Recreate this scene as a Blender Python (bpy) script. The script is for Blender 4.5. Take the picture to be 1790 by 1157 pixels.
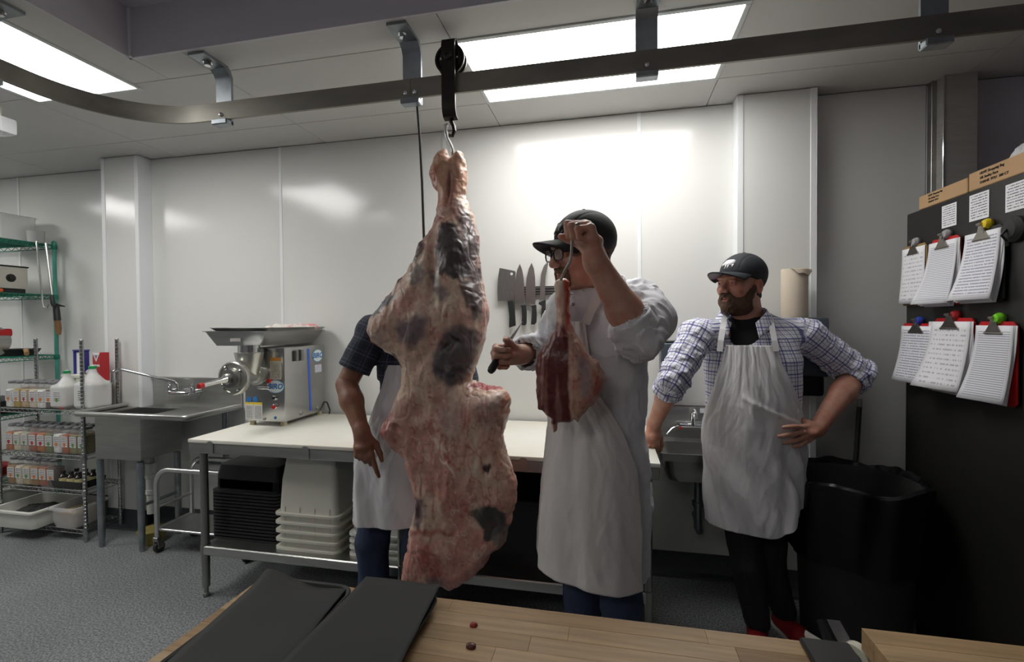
import bpy, bmesh, math, random
import numpy as np
from mathutils import Vector, Matrix

for o in list(bpy.data.objects):
    bpy.data.objects.remove(o, do_unlink=True)
SC = bpy.context.scene
COL = SC.collection
RND = random.Random(7)

# ------------------------------------------------------------------ camera
FPX = 823.0
YAW, PITCH, ROLL, CAMH = .2078, .018, -.0077, 1.483
_cy, _sy = math.cos(YAW), math.sin(YAW)
_cp, _sp = math.cos(PITCH), math.sin(PITCH)
_cr, _sr = math.cos(ROLL), math.sin(ROLL)
_R0 = np.array([_cy, _sy, 0]); CF = np.array([-_sy*_cp, _cy*_cp, -_sp]); _U0 = np.array([-_sy*_sp, _cy*_sp, _cp])
CR = _cr*_R0 + _sr*_U0; CU = _cr*_U0 - _sr*_R0; CO = np.array([0, 0, CAMH])
cam_d = bpy.data.cameras.new('camera'); cam = bpy.data.objects.new('camera', cam_d); COL.objects.link(cam)
cam_d.sensor_width = 36; cam_d.lens = FPX/1790*36; cam_d.clip_start = .02
cam.matrix_world = Matrix(((CR[0], CU[0], -CF[0], CO[0]), (CR[1], CU[1], -CF[1], CO[1]), (CR[2], CU[2], -CF[2], CO[2]), (0, 0, 0, 1)))
SC.camera = cam

# ------------------------------------------------------------------ world, exposure
w = bpy.data.worlds.new('world'); SC.world = w; w.use_nodes = True
w.node_tree.nodes['Background'].inputs[0].default_value = (.55, .58, .66, 1)
w.node_tree.nodes['Background'].inputs[1].default_value = .05
vs = SC.view_settings; vs.view_transform = 'Standard'; vs.look = 'None'; vs.gamma = 1; vs.use_curve_mapping = False
vs.exposure = 0.22
LAMP = 11.0            # radiance of the ceiling panels

# ------------------------------------------------------------------ measuring helpers (photo point -> point in the room)
def _ray(x, y): return CF + CR*((x-895)/FPX) - CU*((y-578.5)/FPX)
def PY(x, y, Y): r = _ray(x, y); return Vector(CO + r*(Y/r[1]))
def PX(x, y, X): r = _ray(x, y); return Vector(CO + r*(X/r[0]))
def PZ(x, y, Z): r = _ray(x, y); return Vector(CO + r*((Z-CAMH)/r[2]))
def PD(x, y, d): return Vector(CO + _ray(x, y)*d)

# ------------------------------------------------------------------ materials
MATS = {}
def mat(name, col=(.8, .8, .8), rough=.5, metal=0, var=0, vscale=8, bump=0, bscale=60, spec=.5, alpha=1, trans=0, emit=0, attr=None, coat=0, sss=0, col2=None, stretch=None, ior=None):
    if name in MATS: return MATS[name]
    m = bpy.data.materials.new(name); m.use_nodes = True; N = m.node_tree.nodes; L = m.node_tree.links
    b = N['Principled BSDF']; MATS[name] = m
    b.inputs['Base Color'].default_value = (*col, 1); b.inputs['Roughness'].default_value = rough; b.inputs['Metallic'].default_value = metal
    b.inputs['Specular IOR Level'].default_value = spec; b.inputs['Alpha'].default_value = alpha
    b.inputs['Transmission Weight'].default_value = trans; b.inputs['Coat Weight'].default_value = coat
    if ior: b.inputs['IOR'].default_value = ior
    if sss:
        b.inputs['Subsurface Weight'].default_value = sss; b.inputs['Subsurface Radius'].default_value = (.01, .004, .002)
    if emit:
        b.inputs['Emission Color'].default_value = (*col, 1); b.inputs['Emission Strength'].default_value = emit
    tc = N.new('ShaderNodeTexCoord'); vec = tc.outputs['Object']
    if stretch:
        mp = N.new('ShaderNodeMapping'); mp.inputs['Scale'].default_value = stretch; L.new(vec, mp.inputs[0]); vec = mp.outputs[0]
    base = None
    if attr:
        a = N.new('ShaderNodeAttribute'); a.attribute_name = attr; base = a.outputs['Color']
    if var:
        n = N.new('ShaderNodeTexNoise'); n.inputs['Scale'].default_value = vscale; n.inputs['Detail'].default_value = 5; L.new(vec, n.inputs['Vector'])
        if base is None:
            r = N.new('ShaderNodeMix'); r.data_type = 'RGBA'
            c2 = col2 or tuple(c*(1-var) for c in col); c1 = col if col2 else tuple(min(1, c*(1+var*.5)) for c in col)
            r.inputs[6].default_value = (*c2, 1); r.inputs[7].default_value = (*c1, 1)
            mr = N.new('ShaderNodeMapRange'); mr.inputs[1].default_value = .3; mr.inputs[2].default_value = .7; L.new(n.outputs[0], mr.inputs[0]); L.new(mr.outputs[0], r.inputs[0])
            base = r.outputs[2]
        else:
            h = N.new('ShaderNodeMix'); h.data_type = 'RGBA'; h.blend_type = 'MULTIPLY'; h.inputs[0].default_value = 1
            mr = N.new('ShaderNodeMapRange'); mr.inputs[1].default_value = .3; mr.inputs[2].default_value = .7; mr.inputs[3].default_value = 1-var; mr.inputs[4].default_value = 1+var
            L.new(n.outputs[0], mr.inputs[0]); L.new(base, h.inputs[6]); L.new(mr.outputs[0], h.inputs[7]); base = h.outputs[2]
    if base is not None: L.new(base, b.inputs['Base Color'])
    if bump:
        n = N.new('ShaderNodeTexNoise'); n.inputs['Scale'].default_value = bscale; n.inputs['Detail'].default_value = 4; L.new(vec, n.inputs['Vector'])
        bp = N.new('ShaderNodeBump'); bp.inputs['Strength'].default_value = bump; bp.inputs['Distance'].default_value = .01
        L.new(n.outputs[0], bp.inputs['Height']); L.new(bp.outputs[0], b.inputs['Normal'])
    return m

def nodes(m): return m.node_tree.nodes, m.node_tree.links, m.node_tree.nodes['Principled BSDF']

M_WALL = mat('white_wall_panel', (.71, .71, .685), .17, bump=.08, bscale=9, spec=.5)
M_STRIP = mat('white_plastic_trim', (.80, .82, .83), .35)
M_PAINT = mat('lilac_grey_paint', (.60, .585, .66), .6, var=.05)
M_CEIL = mat('ceiling_panel', (.62, .61, .59), .55, var=.05, vscale=1.5)
M_SOFFIT = mat('soffit_paint', (.66, .64, .69), .6)
M_DARK = mat('dark_gap', (.03, .03, .03), .8)
M_STEEL = mat('brushed_steel', (.52, .52, .50), .32, 1, var=.12, vscale=5, bump=.05, bscale=40, stretch=(1, 1, 8))
M_STEELD = mat('worn_steel', (.36, .36, .34), .38, 1, var=.25, vscale=6)
M_CHROME = mat('chrome', (.75, .76, .77), .1, 1)
M_GALV = mat('galvanised_pipe', (.33, .36, .38), .4, .9, var=.25, vscale=12)
M_ALU = mat('aluminium', (.68, .68, .67), .3, 1, var=.1)
M_BLACK = mat('black_plastic', (.012, .012, .013), .45)
M_BLACKM = mat('matt_black', (.02, .02, .02), .75, var=.2)
M_RUBBER = mat('rubber', (.02, .02, .02), .7)
M_WHITEP = mat('white_polyethylene', (.72, .72, .66), .45, var=.05, vscale=3)
M_CREAM = mat('translucent_tote_plastic', (.70, .69, .60), .4, sss=.2)
M_RED = mat('red_plastic', (.55, .02, .02), .4)
M_PAPER = mat('white_paper', (.78, .78, .80), .8)
M_CARD = mat('cardboard', (.46, .29, .15), .8, var=.12, vscale=4)
M_INK = mat('black_ink', (.02, .02, .02), .8)
M_BLUEINK = mat('blue_ink', (.03, .16, .42), .6)
M_RAIL = mat('rail_steel', (.27, .255, .22), .5, .7, var=.3, vscale=7, stretch=(.3, 1, 1))
M_LAMP = mat('lit_diffuser', (1, .99, .965), .5, emit=LAMP)
M_LAMPF = mat('lamp_frame', (.62, .65, .64), .4)

# ------------------------------------------------------------------ mesh building
class MB:
    def __init__(s): s.v = []; s.f = []; s.mi = []; s.cur = 0
    def add(s, vs, fs):
        o = len(s.v); s.v += [tuple(p) for p in vs]; s.f += [tuple(i+o for i in f) for f in fs]; s.mi += [s.cur]*len(fs); return s
    def box(s, x0, x1, y0, y1, z0, z1):
        v = [(x, y, z) for z in (z0, z1) for y in (y0, y1) for x in (x0, x1)]
        return s.add(v, [(0, 2, 3, 1), (4, 5, 7, 6), (0, 1, 5, 4), (1, 3, 7, 5), (3, 2, 6, 7), (2, 0, 4, 6)])
    def bbox(s, x0, x1, y0, y1, z0, z1, r=.005, seg=2):
        bm = bmesh.new(); bmesh.ops.create_cube(bm, size=1)
        for v in bm.verts: v.co = Vector(((x0+x1)/2+v.co.x*(x1-x0), (y0+y1)/2+v.co.y*(y1-y0), (z0+z1)/2+v.co.z*(z1-z0)))
        bmesh.ops.bevel(bm, geom=bm.edges[:], offset=r, segments=seg, profile=.6, affect='EDGES')
        bm.verts.index_update(); s.add([v.co[:] for v in bm.verts], [[v.index for v in f.verts] for f in bm.faces]); bm.free(); return s
    def frustum(s, b, t):   # b,t: four points each
        return s.add(list(b)+list(t), [(3, 2, 1, 0), (4, 5, 6, 7), (0, 1, 5, 4), (1, 2, 6, 5), (2, 3, 7, 6), (3, 0, 4, 7)])
    def prism(s, poly, d):  # poly: 3D points (ccw seen from -d), extruded by vector d
        n = len(poly); d = Vector(d); a = [Vector(p) for p in poly]; return s.add([p[:] for p in a]+[(p+d)[:] for p in a], [tuple(range(n))[::-1], tuple(range(n, 2*n))]+[(i, (i+1) % n, n+(i+1) % n, n+i) for i in range(n)])
    def cyl(s, a, b, r, r2=None, n=14, cap=True):
        return s.tube([a, b], [r, r if r2 is None else r2], n, cap)
    def tube(s, pts, r, n=10, cap=True, flat=None):
        pts = [Vector(p) for p in pts]; k = len(pts)
        rr = r if isinstance(r, (list, tuple)) else [r]*k
        t = [(pts[min(i+1, k-1)]-pts[max(i-1, 0)]).normalized() for i in range(k)]
        up = Vector((0, 0, 1)) if abs(t[0].z) < .9 else Vector((1, 0, 0))
        if flat is not None: up = Vector(flat)
        vs = []
        for i in range(k):
            sd = t[i].cross(up)
            if sd.length < 1e-5: sd = t[i].cross(Vector((0, 1, 0.01)))
            sd.normalize(); up2 = sd.cross(t[i]).normalized()
            if flat is None: up = up2
            rx, ry = (rr[i] if isinstance(rr[i], (list, tuple)) else (rr[i], rr[i]))
            for j in range(n):
                a = 2*math.pi*j/n; vs.append((pts[i]+sd*math.cos(a)*rx+up2*math.sin(a)*ry)[:])
        fs = [(i*n+j, i*n+(j+1) % n, (i+1)*n+(j+1) % n, (i+1)*n+j) for i in range(k-1) for j in range(n)]
        if cap: fs += [tuple(range(n))[::-1], tuple(range((k-1)*n, k*n))]
        return s.add(vs, fs)
    def lathe(s, prof, c=(0, 0, 0), n=24, ax='z', sx=1, sy=1):
        vs = []
        for (r, h) in prof:
            for j in range(n):
                a = 2*math.pi*j/n; p = (r*math.cos(a)*sx, r*math.sin(a)*sy, h)
                if ax == 'y': p = (p[0], -p[2], p[1])
                if ax == 'x': p = (p[2], p[0], p[1])
                vs.append((p[0]+c[0], p[1]+c[1], p[2]+c[2]))
        k = len(prof); fs = [(i*n+j, i*n+(j+1) % n, (i+1)*n+(j+1) % n, (i+1)*n+j) for i in range(k-1) for j in range(n)]
        if prof[0][0] > 1e-6: fs.append(tuple(range(n))[::-1])
        if prof[-1][0] > 1e-6: fs.append(tuple(range((k-1)*n, k*n)))
        return s.add(vs, fs)
    def rrect(s, x0, x1, y0, y1, r, z, n=5):
        p = []
        for (cx, cy, a0) in ((x1-r, y1-r, 0), (x0+r, y1-r, 90), (x0+r, y0+r, 180), (x1-r, y0+r, 270)):
            for i in range(n+1):
                a = math.radians(a0+90*i/n); p.append((cx+r*math.cos(a), cy+r*math.sin(a), z))
        return p
    def loft(s, rings, cap0=True, cap1=True, closed=False):
        n = len(rings[0]); k = len(rings); vs = [p for r in rings for p in r]
        fs = [(i*n+j, i*n+(j+1) % n, (i+1)*n+(j+1) % n, (i+1)*n+j) for i in range(k-1) for j in range(n)]
        if cap0: fs.append(tuple(range(n))[::-1])
        if cap1: fs.append(tuple(range((k-1)*n, k*n)))
        return s.add(vs, fs)
    def grid(s, fn, nu, nv):
        vs = [tuple(fn(i/(nu-1), j/(nv-1))) for j in range(nv) for i in range(nu)]
        return s.add(vs, [(j*nu+i, j*nu+i+1, (j+1)*nu+i+1, (j+1)*nu+i) for j in range(nv-1) for i in range(nu-1)])
    def xf(s, M, start=0):
        M = M.to_4x4(); s.v = s.v[:start]+[(M @ Vector(p))[:] for p in s.v[start:]]; return s
    def mesh(s, name, mats, smooth=True, angle=35):
        me = bpy.data.meshes.new(name); me.from_pydata(s.v, [], s.f)
        mats = mats if isinstance(mats, (list, tuple)) else [mats]
        for m in mats: me.materials.append(m)
        if len(mats) > 1: me.polygons.foreach_set('material_index', s.mi)
        bm = bmesh.new(); bm.from_mesh(me); bmesh.ops.recalc_face_normals(bm, faces=bm.faces[:]) ; bm.to_mesh(me); bm.free()
        if smooth:
            me.polygons.foreach_set('use_smooth', [True]*len(me.polygons))
            me.set_sharp_from_angle(angle=math.radians(angle))
        return me
    def obj(s, name, mats, parent=None, **k):
        return link(name, s.mesh(name, mats, **k), parent)

def link(name, me, parent=None, loc=None, rot=None):
    o = bpy.data.objects.new(name, me); COL.objects.link(o)
    if parent is not None: o.parent = parent
    if loc is not None: o.location = loc
    if rot is not None: o.rotation_euler = rot
    return o
def tag(o, label=None, cat=None, group=None, kind=None):
    if label: o['label'] = label
    if cat: o['category'] = cat
    if group: o['group'] = group
    if kind: o['kind'] = kind
    return o
def thing(name, label, cat, loc=(0, 0, 0), rz=0, group=None):
    o = bpy.data.objects.new(name, None); COL.objects.link(o); o.location = loc; o.rotation_euler = (0, 0, rz); o.empty_display_size = .05
    return tag(o, label, cat, group)
def copy_thing(src, label, loc=None, rz=None, group=None):
    r = src.copy(); COL.objects.link(r); tag(r, label, None, group)
    if loc is not None: r.location = loc
    if rz is not None: r.rotation_euler = (0, 0, rz)
    for c in list(src.children):
        d = c.copy(); COL.objects.link(d); d.parent = r
        for g in c.children:
            e = g.copy(); COL.objects.link(e); e.parent = d
    return r
def loose(o):      # parts were built in room coordinates: keep them when the parent Empty is moved to its base
    pass
def at_base(t, loc):   # move thing's empty to loc, leaving its (already built, room-space) children in place
    t.location = loc
    for c in t.children: c.location = Vector(c.location)-Vector(loc)
    return t
def solid(o, th, off=0):
    m = o.modifiers.new('thick', 'SOLIDIFY'); m.thickness = th; m.offset = off; return o
def text(body, size, origin, right, up, m, parent=None, name='lettering', ext=.0006, align='CENTER', shear=0, bold=0):
    cu = bpy.data.curves.new(name, 'FONT'); cu.body = body; cu.size = size; cu.extrude = ext; cu.align_x = align; cu.align_y = 'CENTER'; cu.shear = shear; cu.offset = bold; cu.resolution_u = 3
    t = bpy.data.objects.new(name, cu); COL.objects.link(t); bpy.context.view_layer.update()
    me = bpy.data.meshes.new_from_object(t.evaluated_get(bpy.context.evaluated_depsgraph_get())); bpy.data.objects.remove(t, do_unlink=True)
    r = Vector(right).normalized(); u = Vector(up).normalized(); n = r.cross(u)
    Mx = Matrix(((r.x, u.x, n.x, origin[0]), (r.y, u.y, n.y, origin[1]), (r.z, u.z, n.z, origin[2]), (0, 0, 0, 1)))
    me.transform(Mx); me.materials.clear(); me.materials.append(m); me.name = name
    return link(name, me, parent)

# ------------------------------------------------------------------ numpy noise
def _hash(i, j, k, s):
    h = (i*374761393+j*668265263+k*2147483647+s*974634777) & 0xFFFFFFFF
    h = ((h ^ (h >> 13))*1274126177) & 0xFFFFFFFF
    return ((h ^ (h >> 16)) & 0xFFFF)/65535.0
def vnoise(p, s=0):
    p = np.asarray(p, float); i = np.floor(p).astype(np.int64); f = p-i; f = f*f*(3-2*f); r = 0
    for a in (0, 1):
        for b in (0, 1):
            for c in (0, 1):
                r = r+_hash(i[:, 0]+a, i[:, 1]+b, i[:, 2]+c, s)*np.where(a, f[:, 0], 1-f[:, 0])*np.where(b, f[:, 1], 1-f[:, 1])*np.where(c, f[:, 2], 1-f[:, 2])
    return r
def fbm(p, sc, o=4, s=0):
    p = np.asarray(p)*np.asarray(sc); r = 0; a = .5; t = 0
    for k in range(o): r = r+a*vnoise(p*2**k, s+k*17); t += a; a *= .5
    return r/t
def wrinkle(P, sc, s=0, p=2.0):   # sharp creases, 0..1
    return (1-2*np.abs(fbm(P, sc, 3, s)-.5))**p
def sst(a, b, x): t = np.clip((x-a)/(b-a), 0, 1); return t*t*(3-2*t)

# ------------------------------------------------------------------ implicit shapes -> one continuous surface
def rc(a, b, ra, rb, k=.02, op='add'): return dict(t='rc', a=np.array(a, float), b=np.array(b, float), ra=ra, rb=rb, k=k, op=op)
def el(c, r, k=.02, op='add', R=None): return dict(t='el', c=np.array(c, float), r=np.array(r, float), k=k, op=op, R=None if R is None else np.array(R, float))
def bx(c, h, r=.01, k=.02, op='add', R=None): return dict(t='bx', c=np.array(c, float), h=np.array(h, float), r=r, k=k, op=op, R=None if R is None else np.array(R, float))
def lo(tab, org=(0, 0), phi=0, k=.02, op='add'): return dict(t='lo', tab=np.array(tab, float), org=org, phi=phi, k=k, op=op)  # rows z,cx,cy,rx,ry
def pl(p, n, k=.0, op='int'): return dict(t='pl', p=np.array(p, float), n=np.array(n, float)/np.linalg.norm(n), k=k, op=op)
def off(d): return dict(t='off', d=d, op='off', k=0)
def _ev(q, x, y, z):
    t = q['t']
    if t == 'rc':
        a, b = q['a'], q['b']; d = b-a; L2 = max(d@d, 1e-9)
        h = np.clip(((x-a[0])*d[0]+(y-a[1])*d[1]+(z-a[2])*d[2])/L2, 0, 1)
        return np.sqrt((x-a[0]-h*d[0])**2+(y-a[1]-h*d[1])**2+(z-a[2]-h*d[2])**2)-(q['ra']+(q['rb']-q['ra'])*h)
    if t in ('el', 'bx'):
        c = q['c']; X, Y, Z = x-c[0], y-c[1], z-c[2]
        if q['R'] is not None:
            R = q['R']; X, Y, Z = (X*R[0, i]+Y*R[1, i]+Z*R[2, i] for i in range(3))
        if t == 'el':
            r = q['r']; k0 = np.sqrt((X/r[0])**2+(Y/r[1])**2+(Z/r[2])**2); k1 = np.sqrt((X/r[0]**2)**2+(Y/r[1]**2)**2+(Z/r[2]**2)**2)
            return k0*(k0-1)/np.maximum(k1, 1e-6)
        h = q['h']-q['r']; ax, ay, az = np.abs(X)-h[0], np.abs(Y)-h[1], np.abs(Z)-h[2]
        return np.sqrt(np.maximum(ax, 0)**2+np.maximum(ay, 0)**2+np.maximum(az, 0)**2)+np.minimum(np.maximum(ax, np.maximum(ay, az)), 0)-q['r']
    if t == 'lo':
        T = q['tab']; zz = z
        cx, cy, rx, ry = (np.interp(zz, T[:, 0], T[:, i]) for i in (1, 2, 3, 4))
        c, s = math.cos(q['phi']), math.sin(q['phi']); X = (x-q['org'][0])*c+(y-q['org'][1])*s; Y = -(x-q['org'][0])*s+(y-q['org'][1])*c
        d = (np.sqrt(((X-cx)/rx)**2+((Y-cy)/ry)**2)-1)*np.minimum(rx, ry)
        e = np.maximum(T[0, 0]-zz, zz-T[-1, 0]); return np.maximum(d, e)+0*x
    if t == 'pl': return (x-q['p'][0])*q['n'][0]+(y-q['p'][1])*q['n'][1]+(z-q['p'][2])*q['n'][2]
def _bb(q):
    t = q['t']
    if t == 'rc':
        m = np.minimum(q['a']-q['ra'], q['b']-q['rb']); M = np.maximum(q['a']+q['ra'], q['b']+q['rb']); return m, M
    if t == 'el': r = max(q['r']) if q['R'] is not None else q['r']; return q['c']-r, q['c']+r
    if t == 'bx': r = np.linalg.norm(q['h']) if q['R'] is not None else q['h']; return q['c']-r, q['c']+r
    if t == 'lo':
        T = q['tab']; r = np.max(np.hypot(T[:, 1], T[:, 2])+np.maximum(T[:, 3], T[:, 4])); o = q['org']
        return np.array([o[0]-r, o[1]-r, T[0, 0]]), np.array([o[0]+r, o[1]+r, T[-1, 0]])
def smin(a, b, k):
    if k <= 1e-6: return np.minimum(a, b)
    h = np.clip(.5+.5*(b-a)/k, 0, 1); return b*(1-h)+a*h-k*h*(1-h)
def field(prims, vox, pad=.02, bnd=None):
    A = [q for q in prims if q['op'] == 'add']
    if bnd is not None: A = [q for q in bnd if q['op'] == 'add']
    lo_ = np.min([_bb(q)[0] for q in A], 0)-pad; hi = np.max([_bb(q)[1] for q in A], 0)+pad
    n = np.ceil((hi-lo_)/vox).astype(int)+1
    ax = [(lo_[i]+np.arange(n[i])*vox).astype(np.float32) for i in range(3)]
    D = np.full(n, .12, np.float32)
    for q in prims:
        if q['op'] == 'off': D -= q['d']; continue
        if q['op'] == 'int' or q['t'] == 'pl': sl = [slice(None)]*3
        else:
            m, M = _bb(q); pd = q['k']+.03+2*vox
            i0 = np.maximum(np.floor((m-pd-lo_)/vox).astype(int), 0); i1 = np.minimum(np.ceil((M+pd-lo_)/vox).astype(int)+1, n)
            if np.any(i1 <= i0): continue
            sl = [slice(i0[i], i1[i]) for i in range(3)]
        x = ax[0][sl[0]][:, None, None]; y = ax[1][sl[1]][None, :, None]; z = ax[2][sl[2]][None, None, :]
        d = _ev(q, x, y, z).astype(np.float32); B = D[tuple(sl)]
        if q['op'] == 'add': D[tuple(sl)] = smin(B, d, q['k'])
        elif q['op'] == 'sub': D[tuple(sl)] = -smin(-B, d, q['k'])
        else: D[tuple(sl)] = -smin(-B, -d, q['k'])
    return D, lo_, vox
def field_and(pa, pb, vox):   # solid common to two implicit shapes
    D, o, v = field(pa, vox); E, _, _ = field(pb, vox, bnd=pa); return np.maximum(D, E), o, v
def nets(D, org, vox):
    I = D < 0; n = D.shape
    c = [(i, j, k) for i in (0, 1) for j in (0, 1) for k in (0, 1)]
    sm = sum(I[i:n[0]-1+i, j:n[1]-1+j, k:n[2]-1+k].astype(np.int8) for i, j, k in c)
    act = np.argwhere((sm > 0) & (sm < 8)); N = len(act)
    V = np.stack([D[act[:, 0]+i, act[:, 1]+j, act[:, 2]+k] for i, j, k in c], 1).astype(np.float64)
    P = np.zeros((N, 3)); cnt = np.zeros(N); ca = np.array(c, float)
    for a in range(8):
        for b in range(a+1, 8):
            if np.abs(ca[a]-ca[b]).sum() != 1: continue
            va, vb = V[:, a], V[:, b]; m = (va < 0) != (vb < 0); t = np.where(m, va/np.where(m, va-vb, 1), 0)
            P += np.where(m[:, None], ca[a]+(ca[b]-ca[a])*t[:, None], 0); cnt += m
    P = (P/cnt[:, None]+act)*vox+org
    idx = np.full((n[0]-1, n[1]-1, n[2]-1), -1, np.int32); idx[act[:, 0], act[:, 1], act[:, 2]] = np.arange(N)
    F = []
    for ax in range(3):
        o1, o2 = [(1, 2), (2, 0), (0, 1)][ax]
        s0 = [slice(None)]*3; s1 = [slice(None)]*3; s0[ax] = slice(0, -1); s1[ax] = slice(1, None)
        ch = np.argwhere(I[tuple(s0)] != I[tuple(s1)])
        ch = ch[(ch[:, o1] > 0) & (ch[:, o2] > 0) & (ch[:, o1] < n[o1]-1) & (ch[:, o2] < n[o2]-1)]
        ins = I[ch[:, 0], ch[:, 1], ch[:, 2]]
        def g(d1, d2): q = ch.copy(); q[:, o1] -= d1; q[:, o2] -= d2; return idx[q[:, 0], q[:, 1], q[:, 2]]
        Q = np.stack([g(1, 1), g(0, 1), g(0, 0), g(1, 0)], 1); Q[~ins] = Q[~ins][:, ::-1]; F.append(Q)
    F = np.concatenate(F); F = F[(F >= 0).all(1)]
    return P, F
def vnorm(P, F):
    nr = np.cross(P[F[:, 2]]-P[F[:, 0]], P[F[:, 3]]-P[F[:, 1]]); N = np.zeros_like(P)
    for i in range(4): np.add.at(N, F[:, i], nr)
    return N/np.maximum(np.linalg.norm(N, axis=1), 1e-12)[:, None]
def relax(P, F, it=1, w=.5):
    for _ in range(it):
        S = np.zeros_like(P); c = np.zeros(len(P))
        for i in range(4):
            for j in (1, 3): np.add.at(S, F[:, i], P[F[:, (i+j) % 4]]); np.add.at(c, F[:, i], 1)
        P = P*(1-w)+S/np.maximum(c, 1)[:, None]*w
    return P
def qmesh(name, P, F, mats, col=None, mi=None, smooth=True, vec=None):
    me = bpy.data.meshes.new(name); me.vertices.add(len(P)); me.vertices.foreach_set('co', np.asarray(P, np.float32).ravel())
    me.loops.add(len(F)*4); me.loops.foreach_set('vertex_index', F.astype(np.int32).ravel()); me.polygons.add(len(F))
    me.polygons.foreach_set('loop_start', np.arange(0, len(F)*4, 4, dtype=np.int32)); 
    me.update(calc_edges=True); me.validate()
    for m in (mats if isinstance(mats, (list, tuple)) else [mats]): me.materials.append(m)
    me.polygons.foreach_set('use_smooth', [smooth]*len(me.polygons))
    if mi is not None: me.polygons.foreach_set('material_index', np.asarray(mi, np.int32))
    if col is not None:
        a = me.color_attributes.new('tint', 'FLOAT_COLOR', 'POINT'); c4 = np.ones((len(P), 4), np.float32); c4[:, :3] = col; a.data.foreach_set('color', c4.ravel())
    if vec is not None:
        a = me.attributes.new('weave', 'FLOAT_VECTOR', 'POINT'); a.data.foreach_set('vector', np.asarray(vec, np.float32).ravel())
    return me
def sdf_obj(name, prims, vox, mats, parent, rl=1, disp=None, col=None, xf=None, vec=None, both=None):
    P, F = nets(*(field(prims, vox) if both is None else field_and(prims, both, vox))); P = relax(P, F, rl)
    if disp is not None: P = P+vnorm(P, F)*disp(P)[:, None]
    c = col(P) if callable(col) else None
    v = vec(P) if vec is not None else None
    if xf is not None: A = np.array(xf); P = P@A[:3, :3].T+A[:3, 3]
    return link(name, qmesh(name, P, F, mats, c, vec=v), parent)
# ================================================================== THE ROOM
CEIL = 2.72; HICEIL = 2.945; WY = 2.9
# floor
mf = mat('speckled_floor', (.21, .23, .245), .42)
N, L, B = nodes(mf); tc = N.new('ShaderNodeTexCoord')
n1 = N.new('ShaderNodeTexNoise'); n1.inputs['Scale'].default_value = 110; n1.inputs['Detail'].default_value = 2; L.new(tc.outputs['Object'], n1.inputs['Vector'])
rp = N.new('ShaderNodeValToRGB'); e = rp.color_ramp.elements; e[0].position = .33; e[0].color = (.10, .112, .125, 1); e[1].position = .66; e[1].color = (.42, .43, .425, 1)
k = rp.color_ramp.elements.new(.5); k.color = (.235, .25, .255, 1)
L.new(n1.outputs[0], rp.inputs[0]); n2 = N.new('ShaderNodeTexNoise'); n2.inputs['Scale'].default_value = 2; L.new(tc.outputs['Object'], n2.inputs['Vector'])
mx = N.new('ShaderNodeMix'); mx.data_type = 'RGBA'; mx.blend_type = 'MULTIPLY'; mx.inputs[0].default_value = .5; L.new(rp.outputs[0], mx.inputs[6]); L.new(n2.outputs[0], mx.inputs[7]); L.new(mx.outputs[2], B.inputs['Base Color'])
bp = N.new('ShaderNodeBump'); bp.inputs['Strength'].default_value = .25; bp.inputs['Distance'].default_value = .004; L.new(n1.outputs[0], bp.inputs['Height']); L.new(bp.outputs[0], B.inputs['Normal'])
M_FLOOR = mf
tag(MB().box(-6.2, 3.2, -3.6, 3.2, -.1, 0).obj('floor', M_FLOOR), 'grey-blue speckled epoxy floor', None, kind='structure')

# back wall: backing, glossy panels, seam strips, pilasters, cove base
wb = tag(MB().box(-6.2, 3.2, 3.012, 3.2, 0, 3.0).box(-3.355, 3.2, 2.912, 3.012, 0, 3.0).obj('wall_back', M_DARK), 'back wall clad in glossy white panels', None, kind='structure')
PB = .12
def panel(x0, x1, y, name='panel', m=M_WALL): MB().bbox(x0, x1, y, y+.012, PB, CEIL-.004, .002, 1).obj(name, m, wb)
for x0, x1, y in ((-6.2, -4.81, 3.0), (-4.81, -3.68, 3.0), (-3.355, -2.254, 2.9), (-2.254, -1.05, 2.9), (-1.05, .165, 2.9), (.165, .683, 2.9), (1.07, 1.63, 2.9)):
    panel(x0+.001, x1-.001, y)
panel(1.631, 3.2, 2.9, 'painted_wall', M_PAINT)
def strip(x, y, w=.022, name='seam_strip'): MB().bbox(x-w/2, x+w/2, y-.004, y+.002, PB, CEIL-.004, .0015, 1).obj(name, M_STRIP, wb)
for x, y in ((-4.81, 3.0), (-2.254, 2.9), (-1.05, 2.9), (.165, 2.9)): strip(x, y)
for a, b, y0, y1l, y1r in ((-3.68, -3.355, 2.8, 3.0, 2.9), (.683, 1.07, 2.8, 2.9, 2.9)):
    MB().bbox(a, b, y0, 2.99, PB, CEIL-.004, .002, 1).obj('pilaster', M_WALL, wb)
    for x, s, yb in ((a, 1, y1l), (b, -1, y1r)):
        p = MB()
        p.bbox(min(x, x+s*.028), max(x, x+s*.028), y0-.004, y0+.001, PB, CEIL-.004, .0015, 1)
        p.bbox(min(x, x-s*.004), max(x, x-s*.004), y0-.004, yb, PB, CEIL-.004, .0015, 1)
        p.obj('corner_trim', M_STRIP, wb)
# dark cove base along the wall foot
mc = mat('cove_base', (.05, .055, .06), .5, var=.3, vscale=90)
def cove(x0, x1, y):
    pr = [(0, y-.07, 0), (0, y-.065, .012), (0, y-.03, .022), (0, y-.012, .05), (0, y-.008, PB+.004), (0, y+.012, PB+.004), (0, y+.012, 0)]
    MB().prism([(x0, p[1], p[2]) for p in pr], (x1-x0, 0, 0)).obj('cove_base', mc, wb)
for a, b, y in ((-6.2, -3.69, 3.0), (-3.69, -3.345, 2.8), (-3.345, .673, 2.9), (.673, 1.08, 2.8), (1.08, 3.2, 2.9)): cove(a, b, y)
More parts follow.
